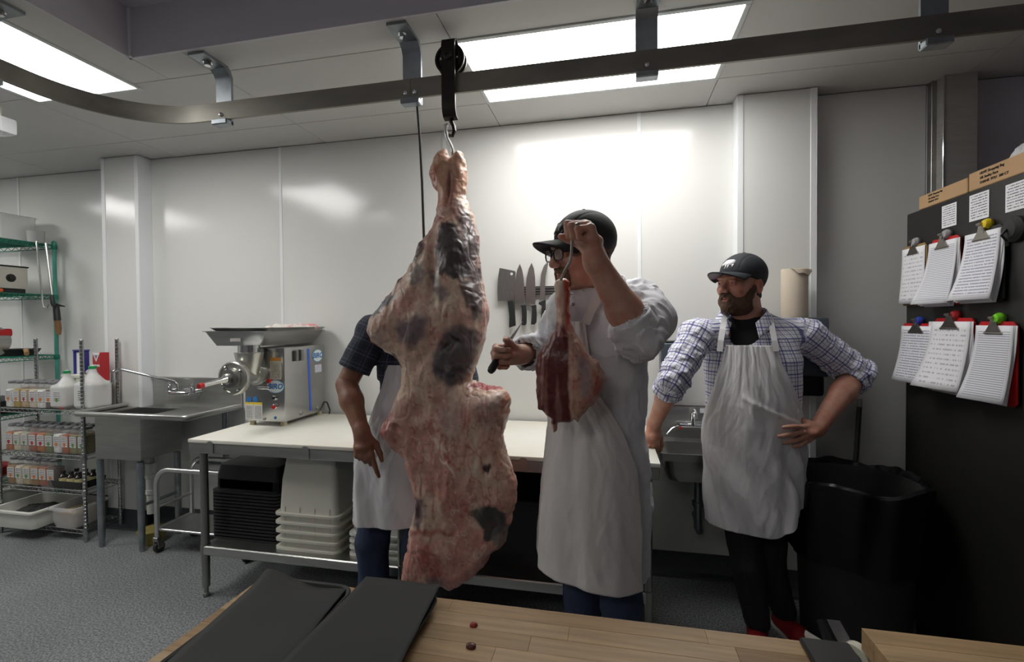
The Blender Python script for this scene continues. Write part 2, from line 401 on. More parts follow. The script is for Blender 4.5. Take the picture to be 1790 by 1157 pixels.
# other walls
for nm, b, lb in (('wall_left', (-6.35, -6.2, -3.6, 3.2, 0, 3.0), 'white wall at the far left end of the room'), ('wall_right', (3.2, 3.35, -3.6, 3.2, 0, 3.0), 'painted wall at the right end'), ('wall_front', (-6.35, 3.35, -3.75, -3.6, 0, 3.0), 'painted wall behind the viewer')):
    tag(MB().box(*b).obj(nm, M_PAINT if nm != 'wall_left' else M_WALL), lb, None, kind='structure')

# ceiling: lower part of laid-in panels, raised part towards the viewer, soffit between
SX, SYY = -2.17, 1.79
cl = tag(MB().box(-6.2, 3.2, 1.80, 3.2, CEIL+.02, 3.02).box(-6.2, SX-.01, -3.6, 1.80, CEIL+.02, 3.02).obj('ceiling', M_DARK), 'low white panelled ceiling', None, kind='structure')
hc = tag(MB().box(SX-.01, 3.2, -3.6, 1.80, HICEIL, 3.02).obj('ceiling_raised', M_SOFFIT), 'raised grey ceiling area towards the viewer', None, kind='structure')
MB().box(SX-.012, 3.2, SYY, SYY+.012, CEIL-.001, HICEIL).obj('soffit', M_SOFFIT, cl)
MB().box(SX-.012, SX, -3.6, SYY+.012, CEIL-.001, HICEIL).obj('soffit', M_SOFFIT, cl)
MB().bbox(SX-.006, SX+.012, SYY-.012, SYY+.006, CEIL, HICEIL, .003, 1).obj('corner_bead', M_STRIP, cl)
L1 = (-.68, .54, 1.985, 2.595); L2 = (-3.09, -2.39, .83, 2.04); L4 = (-1.6, -.38, -1.9, -1.29); L3 = (-5.4, -4.75, .9, 2.1)
def tile(x0, x1, y0, y1):
    g = .0018; MB().bbox(x0+g, x1-g, y0+g, y1-g, CEIL, CEIL+.018, .0015, 1).obj('ceiling_tile', M_CEIL, cl)
xs = [-6.2, -5.56, -4.34, -3.12, -1.9, -.68, .54, 1.76, 3.2]
for a, b in zip(xs, xs[1:]):
    if not (a == -.68): tile(a, b, 1.985, 2.595)
    tile(a, b, 1.79, 1.985) if a > -2 else None
    tile(a, b, 2.595, 3.02 if a < -3.5 else 2.912)
# left wing (runs towards the viewer)
for a, b in ((-3.12, -3.09), (-2.39, -2.17)): tile(a, b, .76, 1.985)
tile(-2.17, -1.9, 1.79, 1.985)
for a, b in zip([-5.56, -4.34, -3.12, ][:2], [-4.34, -3.12]):
    for c in (.76, 1.375): tile(a, b, c, c+.61)
for j in range(-6, 1): tile(-6.2, -3.12, .76+.61*(j-1), .76+.61*j); tile(-3.12, -2.17, .76+.61*(j-1), .76+.61*j)

def troffer(L, label):
    x0, x1, y0, y1 = L; t = thing('ceiling_light', label, 'light', ((x0+x1)/2, (y0+y1)/2, CEIL), group=None)
    f = MB(); w = .022
    for b in ((x0, x1, y0, y0+w), (x0, x1, y1-w, y1), (x0, x0+w, y0+w, y1-w), (x1-w, x1, y0+w, y1-w)): f.bbox(*b, CEIL-.006, CEIL+.02, .002, 1)
    f.obj('frame', M_LAMPF, t)
    MB().box(x0+w, x1-w, y0+w, y1-w, CEIL-.001, CEIL+.016).obj('diffuser', M_LAMP, t)
    for c in t.children: c.location = -Vector(t.location)
    return t
troffer(L1, 'long lit ceiling panel light above the butchers, behind the rail')
troffer(L2, 'lit ceiling panel light at the upper left beside the raised ceiling')
troffer(L3, 'lit ceiling panel light beyond the left edge, above the green shelving')

# one more panel light in the raised ceiling behind the viewer
x0, x1, y0, y1 = L4; t = thing('ceiling_light', 'ceiling panel light in the raised ceiling behind the viewer', 'light', ((x0+x1)/2, (y0+y1)/2, HICEIL))
m = MB().bbox(x0, x1, y0, y1, HICEIL-.03, HICEIL-.001, .004, 1).obj('frame', M_LAMPF, t); m.location = -Vector(t.location)
m = MB().box(x0+.03, x1-.03, y0+.03, y1-.03, HICEIL-.0335, HICEIL-.0305).obj('diffuser', mat('lit_diffuser_dim', (1, .985, .95), .5, emit=LAMP*.62), t); m.location = -Vector(t.location)
# ================================================================== OVERHEAD RAIL
RY, RZ0, RZ1 = 1.955, 2.472, 2.555
rail = thing('meat_rail', 'dark steel overhead rail curving towards the viewer at the left', 'rail')
RC = (-1.975, 1.535); RR = .42
path = [(3.15, RY), (RC[0], RY)] + [(RC[0]-RR*math.sin(math.radians(a)), RC[1]+RR*math.cos(math.radians(a))) for a in range(5, 91, 5)] + [(-2.395, .9), (-2.395, -1.0)]
def bar(pts, t, z0, z1):
    m = MB(); k = len(pts); vs = []
    for i in range(k):
        a = Vector(pts[max(i-1, 0)]); b = Vector(pts[min(i+1, k-1)]); d = (b-a).normalized(); n = Vector((-d.y, d.x))*t/2; p = Vector(pts[i])
        vs += [(p.x+n.x, p.y+n.y, z0), (p.x+n.x, p.y+n.y, z1), (p.x-n.x, p.y-n.y, z1), (p.x-n.x, p.y-n.y, z0)]
    fs = [(i*4+j, i*4+(j+1) % 4, (i+1)*4+(j+1) % 4, (i+1)*4+j) for i in range(k-1) for j in range(4)]+[(0, 1, 2, 3), tuple(range(4*k-4, 4*k))[::-1]]
    return m.add(vs, fs)
JX = -.858
bar([path[0], (JX+.001, RY)], .012, RZ0, RZ1).obj('rail_bar', M_RAIL, rail, smooth=False)
bar([(JX-.001, RY)]+path[1:], .012, RZ0, RZ1).obj('rail_bar', M_RAIL, rail, angle=20)
def bracket(c, d):   # c: plan point on the rail, d: unit plan direction from rail to the bolted end
    c = Vector((c[0], c[1])); d = Vector(d); s = Vector((-d.y, d.x)); w = .043
    def P(u, v, z): q = c+d*u+s*v; return (q.x, q.y, z)
    t = .013; o = -.012   # hanger leg stands just behind the rail
    prof = [(o-t, RZ0-.022), (o-t, CEIL-.045), (o-t+.012, CEIL-.016), (o+.03-t, CEIL), (o+.155, CEIL), (o+.155, CEIL-t), (o+.034, CEIL-t), (o+.014, CEIL-.028), (o, CEIL-.05), (o, RZ0-.022)]
    b = thing('rail_bracket', '', 'bracket')
    leg = MB(); n = len(prof)
    vs = [P(u, -w, z) for u, z in prof]+[P(u, w, z) for u, z in prof]
    leg.add(vs, [tuple(range(n)), tuple(range(2*n-1, n-1, -1))]+[(i, n+i, n+(i+1) % n, (i+1) % n) for i in range(n)])
    leg.obj('hanger', M_GALV, b)
    q0, q1 = P(o-t, -w, RZ0-.03), P(.022, w, RZ0-.002)
    MB().bbox(min(q0[0], q1[0]), max(q0[0], q1[0]), min(q0[1], q1[1]), max(q0[1], q1[1]), RZ0-.028, RZ0-.001, .004, 1).obj('saddle', M_GALV, b)
    m = MB(); p = Vector(P(o+.09, 0, CEIL-t)); m.lathe([(.022, 0), (.022, -.004), (.015, -.004), (.015, -.018), (.0, -.02)], p, 6); m.obj('ceiling_bolt', M_CHROME, b, smooth=False)
    for v in ((-.022, .022) if abs(c.x-JX) < .01 else (0,)):
        a = Vector(P(.006, v, RZ0+.022)); e = Vector(P(.014, v, RZ0+.022)); MB().tube([a, a.lerp(e, .6), e], [.011, .009, .003], 12).obj('rivet', M_CHROME, b)
    return b
for (c, d, lb) in (((JX, RY), (0, -1), 'galvanised rail bracket nearest the trolley, with two rivets at the rail joint'), ((-1.835, RY), (0, -1), 'galvanised rail bracket where the rail begins to curve'),
                   ((.142, RY), (0, -1), 'rail bracket in front of the long ceiling light'), ((1.128, RY), (0, -1), 'rail bracket at the right end above the paper clipboards'),
                   ((-2.395, 1.40), (1, 0), 'rail bracket at the left edge beside the ceiling light')):
    bracket(c, d)['label'] = lb

# trolley: wheel on the rail, strap, swivel, gambrel hook
TX = -.672
tro = thing('rail_trolley', 'dark steel trolley wheel and strap riding on the rail', 'trolley')
M_IRON = mat('black_iron', (.05, .045, .042), .4, .9, var=.3, vscale=20)
wz = RZ1+.058
MB().lathe([(.012, -.014), (.05, -.014), (.058, -.02), (.066, -.02), (.066, -.013), (.058, -.009), (.057, .009), (.066, .013), (.066, .02), (.058, .02), (.05, .014), (.012, .014)], (TX, RY, wz), 36, 'y').obj('wheel', M_IRON, tro)
MB().cyl((TX-.04, RY-.022, wz), (TX+.04, RY-.022, wz), .006).cyl((TX, RY-.04, wz), (TX, RY+.04, wz), .009).obj('axle', M_CHROME, tro)
st = MB(); w = .03; t = .008
prof = [(-.033, RZ0-.085), (-.036, RZ0-.06), (-.036, wz+.05), (-.030, wz+.072), (-.012, wz+.082), (.006, wz+.076), (.014, wz+.06), (.014, wz+.035)]
prof = [(0.0, RZ0-.112), (-.022, RZ0-.104)]+prof
vs = []
for i, (y, z) in enumerate(prof):
    a = Vector(prof[max(i-1, 0)]); b = Vector(prof[min(i+1, len(prof)-1)]); d = (b-a).normalized(); n = Vector((-d.y, d.x))*t/2
    for s in (-1, 1): vs += [(TX+s*w, RY+y+n.x, z+n.y), (TX+s*w, RY+y-n.x, z-n.y)]
k = len(prof); fs = []
for i in range(k-1):
    a, b = i*4, i*4+4; fs += [(a, b, b+2, a+2), (a+1, a+3, b+3, b+1), (a, a+1, b+1, b), (a+2, b+2, b+3, a+3)]
fs += [(0, 2, 3, 1), (4*k-4, 4*k-3, 4*k-1, 4*k-2)]
st.add(vs, fs).obj('strap', M_IRON, tro, angle=25)
MB().lathe([(.017, 0), (.017, .006), (.012, .012), (0, .014)], (TX, RY-.04, wz), 14, 'y').obj('rivet', M_IRON, tro)
hy = RY-.006; hz = RZ0-.112
MB().tube([(TX, hy, hz+.022), (TX, hy, hz-.01), (TX+.012, hy-.004, hz-.03), (TX+.016, hy-.004, hz-.052), (TX+.006, hy, hz-.07), (TX-.01, hy, hz-.066)], .009).obj('swivel_eye', M_IRON, tro)
# S hook that carries the carcass
hk = thing('meat_hook', 'bent steel hook through the shank of the hanging carcass', 'hook')
def S(px, py, y=1.925): return PY(px, py, y)
h = [S(779, 219), S(779, 231), S(782, 243), S(787, 252), S(791, 262), S(792.5, 275), S(796, 290), S(796.5, 300), S(793, 307), S(788.5, 309)]
h = [h[0]+Vector((-.002, .02, .012)), h[0]+Vector((0, .012, .004))]+h
h[-1].y += .03; h[-2].y += .012
MB().tube(h, [.006]+[.0085]*(len(h)-2)+[.004], 10).obj('hook_body', mat('hook_steel', (.42, .42, .41), .3, 1), hk)
# cable that hangs from the joint bracket
cb = PY(729, 178, 1.985); ce = PY(742, 412, 2.02)
m = MB(); d = (ce-cb); m.tube([cb+Vector((0, -.012, .03)), cb+Vector((0, -.004, .012)), cb]+[cb+d*t+Vector((math.sin(t*4)*.004, 0, 0)) for t in (.1, .3, .6, 1, 1.35)], .0062, 8)
tag(m.obj('hanging_cable', M_RUBBER), 'thin black cable hanging from the rail beside the carcass', 'cable')
# ================================================================== CARCASS
CY0 = 1.86
L_ = [(768, 258), (760, 262), (756, 275), (758, 283), (752, 291), (749, 303), (754, 316), (760, 333), (761, 352), (761, 371), (756, 395), (745, 408), (733, 423), (722, 454), (706, 478), (695, 490), (685, 506), (671, 523), (655, 546), (646, 561), (643, 580), (650, 601), (664, 611), (677, 618), (690, 624), (699, 637), (702, 655), (699, 676), (686, 701), (678, 725), (664, 745), (665, 757), (673, 768), (689, 786), (703, 805), (710, 832), (718, 862), (722, 885), (719, 916), (714, 942), (707, 980), (702, 1019)]
B_ = [(730, 1023), (756, 1027), (775, 1030), (787, 1035), (795, 1030), (804, 1022)]
R_ = [(823, 1011), (842, 996), (857, 973), (872, 961), (883, 942), (891, 916), (899, 893), (902, 866), (902, 843), (895, 824), (887, 798), (880, 764), (880, 738), (889, 722), (890, 700), (885, 682), (874, 676), (840, 671), (819, 668), (822, 655), (828, 638), (838, 611), (842, 595), (847, 572), (850, 551), (849, 534), (842, 496), (836, 461), (834, 420), (827, 389), (817, 356), (811, 337), (813, 306), (810, 275), (806, 263), (796, 258), (790, 266), (785, 275), (780, 268), (776, 258)]
def poly_sd(poly, X, Z):
    d = np.full(X.shape, 1e9); ins = np.zeros(X.shape, bool); n = len(poly)
    for i in range(n):
        x0, z0 = poly[i]; x1, z1 = poly[(i+1) % n]; dx, dz = x1-x0, z1-z0
        t = np.clip(((X-x0)*dx+(Z-z0)*dz)/(dx*dx+dz*dz+1e-12), 0, 1); d = np.minimum(d, (X-x0-t*dx)**2+(Z-z0-t*dz)**2)
        c = ((z0 > Z) != (z1 > Z)); ins ^= c & (X < (dx*(Z-z0)/(dz+1e-12)+x0))
    return np.sqrt(d)*np.where(ins, 1, -1)
def slab(poly, yc, half, wid, vox, pad=.03, mod=None, ylim=.2, rag=0):
    """solid whose outline is poly (x,z); yc(x,z) mid plane, half(x,z) half thickness, wid rounding width"""
    a = np.array(poly); x0, z0 = a.min(0)-pad; x1, z1 = a.max(0)+pad
    xs = np.arange(x0, x1, vox); zs = np.arange(z0, z1, vox); X, Z = np.meshgrid(xs, zs, indexing='ij')
    sd = poly_sd(poly, X, Z)
    if rag: q_ = np.stack([X.ravel(), 0*X.ravel(), Z.ravel()], 1); sd = sd+((fbm(q_, 26, 3, 61)-.5)*rag+(fbm(q_, 75, 2, 62)-.5)*rag*.5).reshape(X.shape)
    H = half(X, Z); W = wid(X, Z); q = np.clip(sd/W, 0, 1); T = H*np.sqrt(np.maximum(1-(1-q)**2, 0))
    C = yc(X, Z)
    if mod is not None: T = T+mod(X, Z)*np.clip(sd/.03, 0, 1)
    ym = C.mean(); ys = np.arange(ym-ylim, ym+ylim, vox)
    yy = np.abs(ys[None, :, None]-C[:, None, :])
    D = np.where(sd[:, None, :] > 0, (yy-T[:, None, :])*.7, np.sqrt(sd[:, None, :]**2+yy**2)).astype(np.float32)
    return nets(D, np.array([x0, ys[0], z0]), vox)
zt = np.array([.3, .5, .8, 1.05, 1.2, 1.35, 1.5, 1.62, 1.75, 1.9, 2.0, 2.1, 2.25])
ht = np.array([.05, .062, .07, .075, .088, .108, .118, .118, .105, .075, .055, .045, .034])
yt = np.array([-.10, -.105, -.105, -.10, -.085, -.06, -.05, -.04, -.005, .035, .052, .06, .065])
DEEP = True
def toXZ(pts, Y):
    out = []
    for x, y in pts:
        p = PY(x, y, Y)
        if DEEP:
            for _ in range(3): p = PY(x, y, Y+float(np.interp(p.z, zt, yt))-.03)
        out.append((p.x, p.z))
    return out
poly = toXZ(L_+B_+R_, CY0)
def half(X, Z): return np.interp(Z, zt, ht)
def wid(X, Z): return np.interp(Z, zt, ht)*np.interp(Z, [.3, 1.0, 1.25, 2.2], [.75, .75, .95, 1.0])
def ycen(X, Z): return CY0+np.interp(Z, zt, yt)-.02*np.clip((X+.69)/.3, -1, 1)**2*np.interp(Z, [.9, 1.3], [1, .2])
def gauss(X, Z, px, py, sx, sz, rot=0):
    cx_, cz_ = toXZ([(px, py)], CY0)[0]; u, v = X-cx_, Z-cz_; cr, sr = math.cos(rot), math.sin(rot); U, V = u*cr+v*sr, -u*sr+v*cr
    return np.exp(-(U/sx)**2-(V/sz)**2)
def cmod(X, Z):
    g = lambda *a: gauss(X, Z, *a)
    m = .022*g(800, 440, .055, .12)+.018*g(680, 560, .07, .06)+.02*g(740, 575, .06, .09)+.012*g(800, 545, .07, .05)-.02*g(768, 470, .018, .12, .15)-.02*g(788, 330, .007, .06)
    m += .012*g(760, 650, .05, .06)-.016*g(800, 600, .03, .02, .5)-.014*g(812, 632, .05, .012, .2)+.015*g(690, 745, .035, .03)-.02*g(700, 742, .02, .008, -.6)
    m += .016*g(800, 820, .1, .16)+.014*g(850, 720, .05, .05)-.012*g(872, 905, .03, .04)-.014*g(738, 890, .012, .04)-.012*g(856, 812, .012, .02, .5)+.012*g(760, 960, .08, .06)
    m += -.010*g(745, 430, .02, .035, -.4)-.012*g(705, 505, .015, .04, -.7)+.010*g(720, 520, .03, .05)
    return m
P, F = slab(poly, ycen, half, wid, .0040, mod=cmod, ylim=.24, rag=.015)
P = relax(P, F, 2); Nn = vnorm(P, F)
bump = (fbm(P, 9, 3, 1)-.5)*.020+(fbm(P, (30, 30, 22), 3, 5)-.5)*.0075+(wrinkle(P, (16, 16, 8), 63, 6)-.3)*.003-np.maximum(0, .03-np.abs(fbm(P, (12, 12, 6), 2, 9)-.5))*.09
P = P+Nn*bump[:, None]
# colour of the tissue itself: fat, membrane, exposed muscle, blood
n1 = fbm(P, 7, 4, 21); n2 = fbm(P, (26, 26, 18), 4, 33); n3 = fbm(P, (70, 70, 50), 3, 44); n4 = fbm(P, (18, 18, 9), 4, 55)
def mixc(c, col, a): a = np.clip(a, 0, 1)[:, None]; return c*(1-a)+np.array(col)*a
c = np.tile(np.array([.60, .42, .32]), (len(P), 1))
c = mixc(c, (.55, .26, .215), sst(.40, .62, n1)*.85); c = mixc(c, (.72, .60, .45), sst(.52, .72, n2)*.6)
lowz = sst(1.25, .85, P[:, 2]); c = mixc(c, (.52, .225, .185), lowz*.75*sst(.35, .6, n4))
sp = sst(.63, .72, n3)*sst(.5, .65, n4); c = mixc(c, (.32, .06, .05), sp*.6)
cr = np.abs(fbm(P, (16, 16, 7), 4, 77)-.5); c = mixc(c, (.33, .055, .04), sst(.026, .004, cr)*sst(.45, .6, fbm(P, 6, 3, 78))*.55)
vw = wrinkle(P, (20, 20, 13), 83, 9); c = mixc(c, (.74, .62, .50), sst(.72, .95, vw)*.55*sst(.4, .6, n1)); c = mixc(c, (.25, .16, .15), sst(.30, .12, vw)*.0)
gp = sst(.52, .68, fbm(P, (9, 9, 7), 4, 88)); c = mixc(c, (.36, .29, .28), gp*.45*sst(.9, 1.25, P[:, 2]))
nx = (fbm(P, (28, 28, 16), 4, 91)-.5)*.05; nz = (fbm(P, (28, 28, 16), 4, 92)-.5)*.06
front = Nn[:, 1] < .35
def patch(pts, col, a, soft=.012, both=False):
    global c
    s = poly_sd(toXZ(pts, CY0), P[:, 0]+nx, P[:, 2]+nz); k = sst(-soft, soft, s)*a
    c = mixc(c, col, k if both else k*front)
DK = (.048, .038, .038)
patch([(770, 258), (800, 258), (815, 300), (812, 340), (790, 360), (762, 365), (750, 300)], (.62, .32, .20), .75, .02, True)
patch([(752, 285), (768, 290), (766, 325), (755, 318)], (.42, .10, .06), .7, .012)
patch([(783, 300), (792, 300), (800, 350), (815, 385), (800, 390), (786, 345)], (.36, .17, .16), .7, .01)
patch([(784, 394), (800, 392), (812, 410), (822, 440), (830, 470), (826, 486), (806, 490), (785, 484), (772, 465), (767, 440), (774, 412)], DK, .97, .008)
patch([(800, 350), (822, 380), (833, 420), (836, 470), (845, 520), (848, 560), (836, 545), (826, 500), (822, 455), (812, 400)], (.095, .072, .078), .9, .010)
patch([(742, 420), (752, 428), (745, 445), (733, 462), (722, 458), (727, 438)], (.09, .06, .06), .9, .008)
patch([(704, 483), (712, 490), (700, 505), (684, 516), (676, 515), (690, 497)], (.07, .035, .035), .9, .007)
patch([(670, 523), (690, 513), (706, 514), (700, 530), (680, 548), (656, 556), (652, 548)], (.09, .092, .108), .95, .012)
patch([(725, 470), (748, 462), (757, 480), (752, 498), (730, 498)], (.15, .128, .14), .75, .016)
patch([(712, 560), (740, 548), (765, 555), (762, 590), (745, 605), (718, 598), (708, 580)], (.125, .10, .118), .85, .022)
patch([(790, 575), (815, 565), (845, 585), (838, 612), (826, 640), (815, 665), (790, 668), (765, 648), (768, 615)], (.105, .092, .10), .92, .016)
patch([(800, 576), (815, 585), (820, 596), (806, 590)], (.03, .02, .02), .95, .005)
patch([(785, 598), (805, 600), (800, 612), (780, 612)], (.04, .03, .035), .9, .006)
patch([(768, 635), (800, 640), (818, 636), (815, 648), (790, 652), (768, 645)], (.05, .035, .04), .85, .01)
patch([(760, 470), (775, 480), (790, 500), (800, 520), (785, 530), (770, 510)], (.13, .10, .11), .8, .014)
patch([(808, 486), (826, 492), (840, 530), (846, 565), (832, 552), (815, 510)], (.07, .055, .058), .9, .01)
patch([(690, 615), (702, 622), (706, 640), (696, 636)], (.10, .015, .012), .9, .006, True)
patch([(775, 700), (800, 690), (815, 715), (805, 760), (790, 770), (778, 740)], (.30, .25, .25), .4, .03)
patch([(818, 668), (845, 669), (884, 676), (880, 682), (850, 680), (820, 673)], (.30, .03, .035), .95, .005, True)
patch([(676, 728), (690, 716), (700, 728), (688, 748), (672, 762), (664, 752)], (.30, .04, .03), .75, .01, True)
patch([(880, 690), (892, 690), (892, 722), (878, 728)], (.40, .13, .07), .8, .008, True)
patch([(730, 868), (745, 866), (750, 900), (742, 925), (730, 915)], (.11, .075, .085), .9, .008)
patch([(842, 880), (865, 876), (888, 892), (893, 915), (876, 938), (856, 936), (845, 930), (850, 912), (838, 900)], (.055, .055, .05), .97, .008)
patch([(868, 935), (892, 915), (888, 945), (872, 960)], (.22, .21, .17), .7, .012)
patch([(850, 815), (862, 800), (866, 806), (856, 822)], (.03, .015, .015), .95, .005)
patch([(832, 885), (842, 882), (840, 900), (831, 896)], (.06, .05, .05), .9, .006)
patch([(722, 925), (800, 918), (798, 924), (750, 933), (724, 932)], (.34, .07, .05), .75, .008)
patch([(745, 940), (758, 940), (770, 1000), (740, 985)], (.30, .06, .045), .55, .02)
patch([(750, 1000), (785, 1000), (780, 1026), (752, 1022)], (.13, .09, .10), .75, .015)
patch([(775, 795), (800, 815), (803, 822), (775, 802)], (.72, .58, .50), .9, .004)
patch([(755, 755), (778, 772), (800, 778), (776, 780)], (.70, .56, .46), .8, .004)
for k in range(120):   # blood flecks
    rr = RND.random(); x = RND.uniform(700, 890); y = RND.uniform(520, 1000); l = RND.uniform(1.5, 5); w_ = RND.uniform(.9, 2.0); t = RND.uniform(-1.2, .6); dx, dy = math.cos(t)*l, math.sin(t)*l
    patch([(x-dx, y-dy), (x+w_, y-w_*.3), (x+dx, y+dy), (x-w_, y+w_*.3)], (.27, .035, .03), .8, .0035)
back = sst(.2, .6, Nn[:, 1]); c = mixc(c, (.20, .03, .03), back*sst(.4, .6, n4)*.8)
mm = mat('carcass_tissue', (.6, .4, .3), .36, attr='tint', var=.12, vscale=60, bump=.18, bscale=55, spec=.5, sss=.06)
car = tag(link('beef_carcass', qmesh('beef_carcass', P, F, mm, c)), 'large hanging side of beef with pale fat and dark muscle patches', 'meat')

# ---------------------------------------------------------------- the cut held by the butcher
SYc = 1.44; DEEP = False
lp = [(982, 486), (972, 492), (968, 503), (970, 524), (972, 545), (972, 563), (968, 577), (961, 589), (954, 600), (948, 608), (941, 622), (938, 640), (936, 660), (936, 685), (938, 705), (940, 716), (948, 717), (956, 727), (963, 732), (964, 748), (968, 757), (973, 752), (974, 738), (984, 737), (997, 738), (1004, 733), (1010, 739), (1015, 730), (1025, 720), (1037, 708), (1046, 694), (1052, 680), (1060, 662), (1054, 648), (1044, 634), (1034, 622), (1020, 604), (1010, 590), (1002, 575), (998, 560), (997, 540), (996, 515), (994, 492), (988, 487)]
poly2 = toXZ(lp, SYc)
zt2 = np.array([1.2, 1.25, 1.35, 1.45, 1.5, 1.55, 1.66]); ht2 = np.array([.03, .05, .058, .05, .032, .026, .018])
P, F = slab(poly2, lambda X, Z: SYc+.012*((X-X.mean())/.1)**2, lambda X, Z: np.interp(Z, zt2, ht2), lambda X, Z: np.interp(Z, zt2, ht2)*.8, .0027, ylim=.1, rag=.008)
P = relax(P, F, 2); Nn = vnorm(P, F)
P = P+Nn*((fbm(P, 30, 3, 3)-.5)*.008+(fbm(P, (90, 90, 40), 3, 5)-.5)*.004)[:, None]
nx = (fbm(P, (60, 60, 30), 3, 91)-.5)*.012; nz = nx
n2 = fbm(P, (60, 60, 30), 4, 33); n4 = fbm(P, (40, 40, 14), 4, 55)
c = np.tile(np.array([.58, .36, .27]), (len(P), 1)); c = mixc(c, (.50, .20, .17), sst(.45, .62, n2)*.7)
front = Nn[:, 1] < .4; CYs = CY0; CY0 = SYc
patch([(925, 600), (960, 582), (996, 588), (996, 640), (997, 690), (1000, 735), (960, 740), (925, 730)], (.105, .012, .012), .97, .004, True)
patch([(966, 560), (985, 566), (996, 585), (960, 590)], (.16, .02, .02), .9, .006, True)
patch([(950, 620), (955, 620), (953, 700), (947, 712)], (.32, .14, .12), .6, .004)
patch([(955, 690), (958, 640), (961, 690), (960, 725), (953, 720)], (.34, .16, .13), .6, .004)
patch([(974, 690), (978, 650), (982, 700), (985, 735), (974, 735)], (.36, .18, .15), .65, .005)
patch([(986, 484), (997, 488), (999, 560), (992, 575), (988, 530)], (.55, .07, .035), .9, .005, True)
patch([(967, 485), (985, 485), (983, 520), (968, 520)], (.72, .58, .44), .7, .006)
patch([(1010, 615), (1030, 630), (1038, 660), (1032, 690), (1018, 690), (1014, 650)], (.28, .24, .27), .7, .012)
patch([(1038, 645), (1048, 655), (1048, 680), (1040, 690)], (.45, .09, .07), .7, .007)
patch([(998, 590), (1003, 640), (1004, 735), (999, 735)], (.70, .52, .38), .6, .004)
for k in range(30):
    x = RND.uniform(1002, 1050); y = RND.uniform(620, 730); patch([(x-1.5, y-1), (x+1, y-1.5), (x+1.5, y+1.5), (x-1, y+1)], (.40, .04, .03), .8, .002)
CY0 = CYs
tag(link('beef_cut', qmesh('beef_cut', P, F, mm, c)), 'dark red cut of beef with shank hanging from the butcher\'s hand hook', 'meat')
# ================================================================== WORK TABLE
TL, TR, TF, TB, TZ = -2.225, .205, 2.10, 2.868, .872
tb = thing('work_table', 'long steel work table with white cutting top along the back wall', 'table', ((TL+TR)/2, (TF+TB)/2, 0))
tp = MB(); tp.bbox(TL, TR, TF, TB, TZ-.019, TZ, .004, 2); o = tp.obj('cutting_top', mat('stained_white_board', (.80, .80, .74), .5, var=.10, vscale=2.2, col2=(.74, .70, .60)), tb); tag(o, 'thick white plastic cutting top')
ap = MB(); ap.bbox(TL+.002, TR-.002, TF+.004, TF+.05, TZ-.075, TZ-.0195, .004, 1).bbox(TL+.002, TR-.002, TB-.04, TB-.004, TZ-.075, TZ-.0195, .004, 1).bbox(TL+.004, TR-.004, TF+.03, TB-.02, TZ-.03, TZ-.0195, .003, 1)
ap.bbox(TL+.002, TL+.03, TF+.03, TB-.02, TZ-.075, TZ-.0195, .003, 1).bbox(TR-.03, TR-.002, TF+.03, TB-.02, TZ-.075, TZ-.0195, .003, 1); ap.obj('steel_frame', M_STEEL, tb)
for x in (TL+.14, TL+.71, TL+1.27, TL+1.83, TL+2.3):
    m = MB(); n = 12; pts = [(x-.02, TF-.001, TZ-.07), (x+.02, TF-.001, TZ-.07)]+[(x+.02*math.cos(a), TF-.001, TZ-.02+.015*math.sin(a)) for a in [math.pi*i/8 for i in range(9)]]
    m.prism(pts, (0, .006, 0)).obj('hold_down_clip', M_STEEL, tb)
SHZ = .285
for x in (TL+.05, -1.02, TR-.05):
    for y in (TF+.05, TB-.06):
        m = MB(); m.lathe([(.015, 0), (.017, .004), (.017, .02), (.012, .022), (.012, .05), (.0205, .055), (.0205, TZ-.07)], (x, y, 0), 18)
        m.obj('leg', M_STEELD, tb)
        MB().lathe([(.024, SHZ-.05), (.024, SHZ+.005)], (x, y, 0), 18).obj('shelf_clamp', M_STEELD, tb)
sh = MB(); sh.bbox(TL+.04, TR-.04, TF+.03, TB-.04, SHZ-.012, SHZ, .003, 1).bbox(TL+.04, TR-.04, TF+.028, TF+.045, SHZ-.05, SHZ-.001, .004, 1).bbox(TL+.04, TR-.04, TB-.055, TB-.04, SHZ-.05, SHZ-.001, .004, 1)
sh.obj('undershelf', M_STEEL, tb)
at_base(tb, tb.location)

# ---------------------------------------------------------------- lugs under the table
def lug_mesh(name, w, d, h, m, rim=.018, flip=False, tap=.03, slots=False):
    b = MB()
    def R(t, z, x=0): return b.rrect(-w/2+t, w/2-t, -d/2+t, d/2-t, max(.035-t*.2, .012), z)
    r = [R(tap, 0), R(tap*.6, h*.4), R(rim, h-.02), R(rim-.002, h-.012), R(0, h-.012), R(0, h), R(rim+.004, h), R(rim+.006, h-.02), R(tap+.004, .006)]
    b.loft(r)
    if slots:
        for x in np.linspace(-w/2+.06, w/2-.06, 4):
            for s in (-1, 1): b.box(x-.004, x+.004, s*(d/2-rim-.003)-.006, s*(d/2-rim-.003)+.006, h-.045, h-.012)
    if flip: b.xf(Matrix.Rotation(math.pi, 4, 'X')); b.xf(Matrix.Translation((0, 0, h)))
    return b.mesh(name, m)
bl = lug_mesh('black_lug', .44, .40, .15, M_BLACK, flip=True)
nb = 15
NTH = ['bottom one', 'second from the bottom', 'third from the bottom', 'fourth from the bottom', 'fifth from the bottom', 'sixth from the bottom', 'seventh from the bottom', 'middle one', 'seventh from the top', 'sixth from the top', 'fifth from the top', 'fourth from the top', 'third from the top', 'second from the top', 'topmost']
for i in range(nb):
    lb = 'black meat tray, %s of the nested stack under the table' % NTH[i]
    tag(link('black_tray', bl, None, (-1.99, 2.42, SHZ+.001+i*.0185)), lb, 'tray', 'nested black trays')
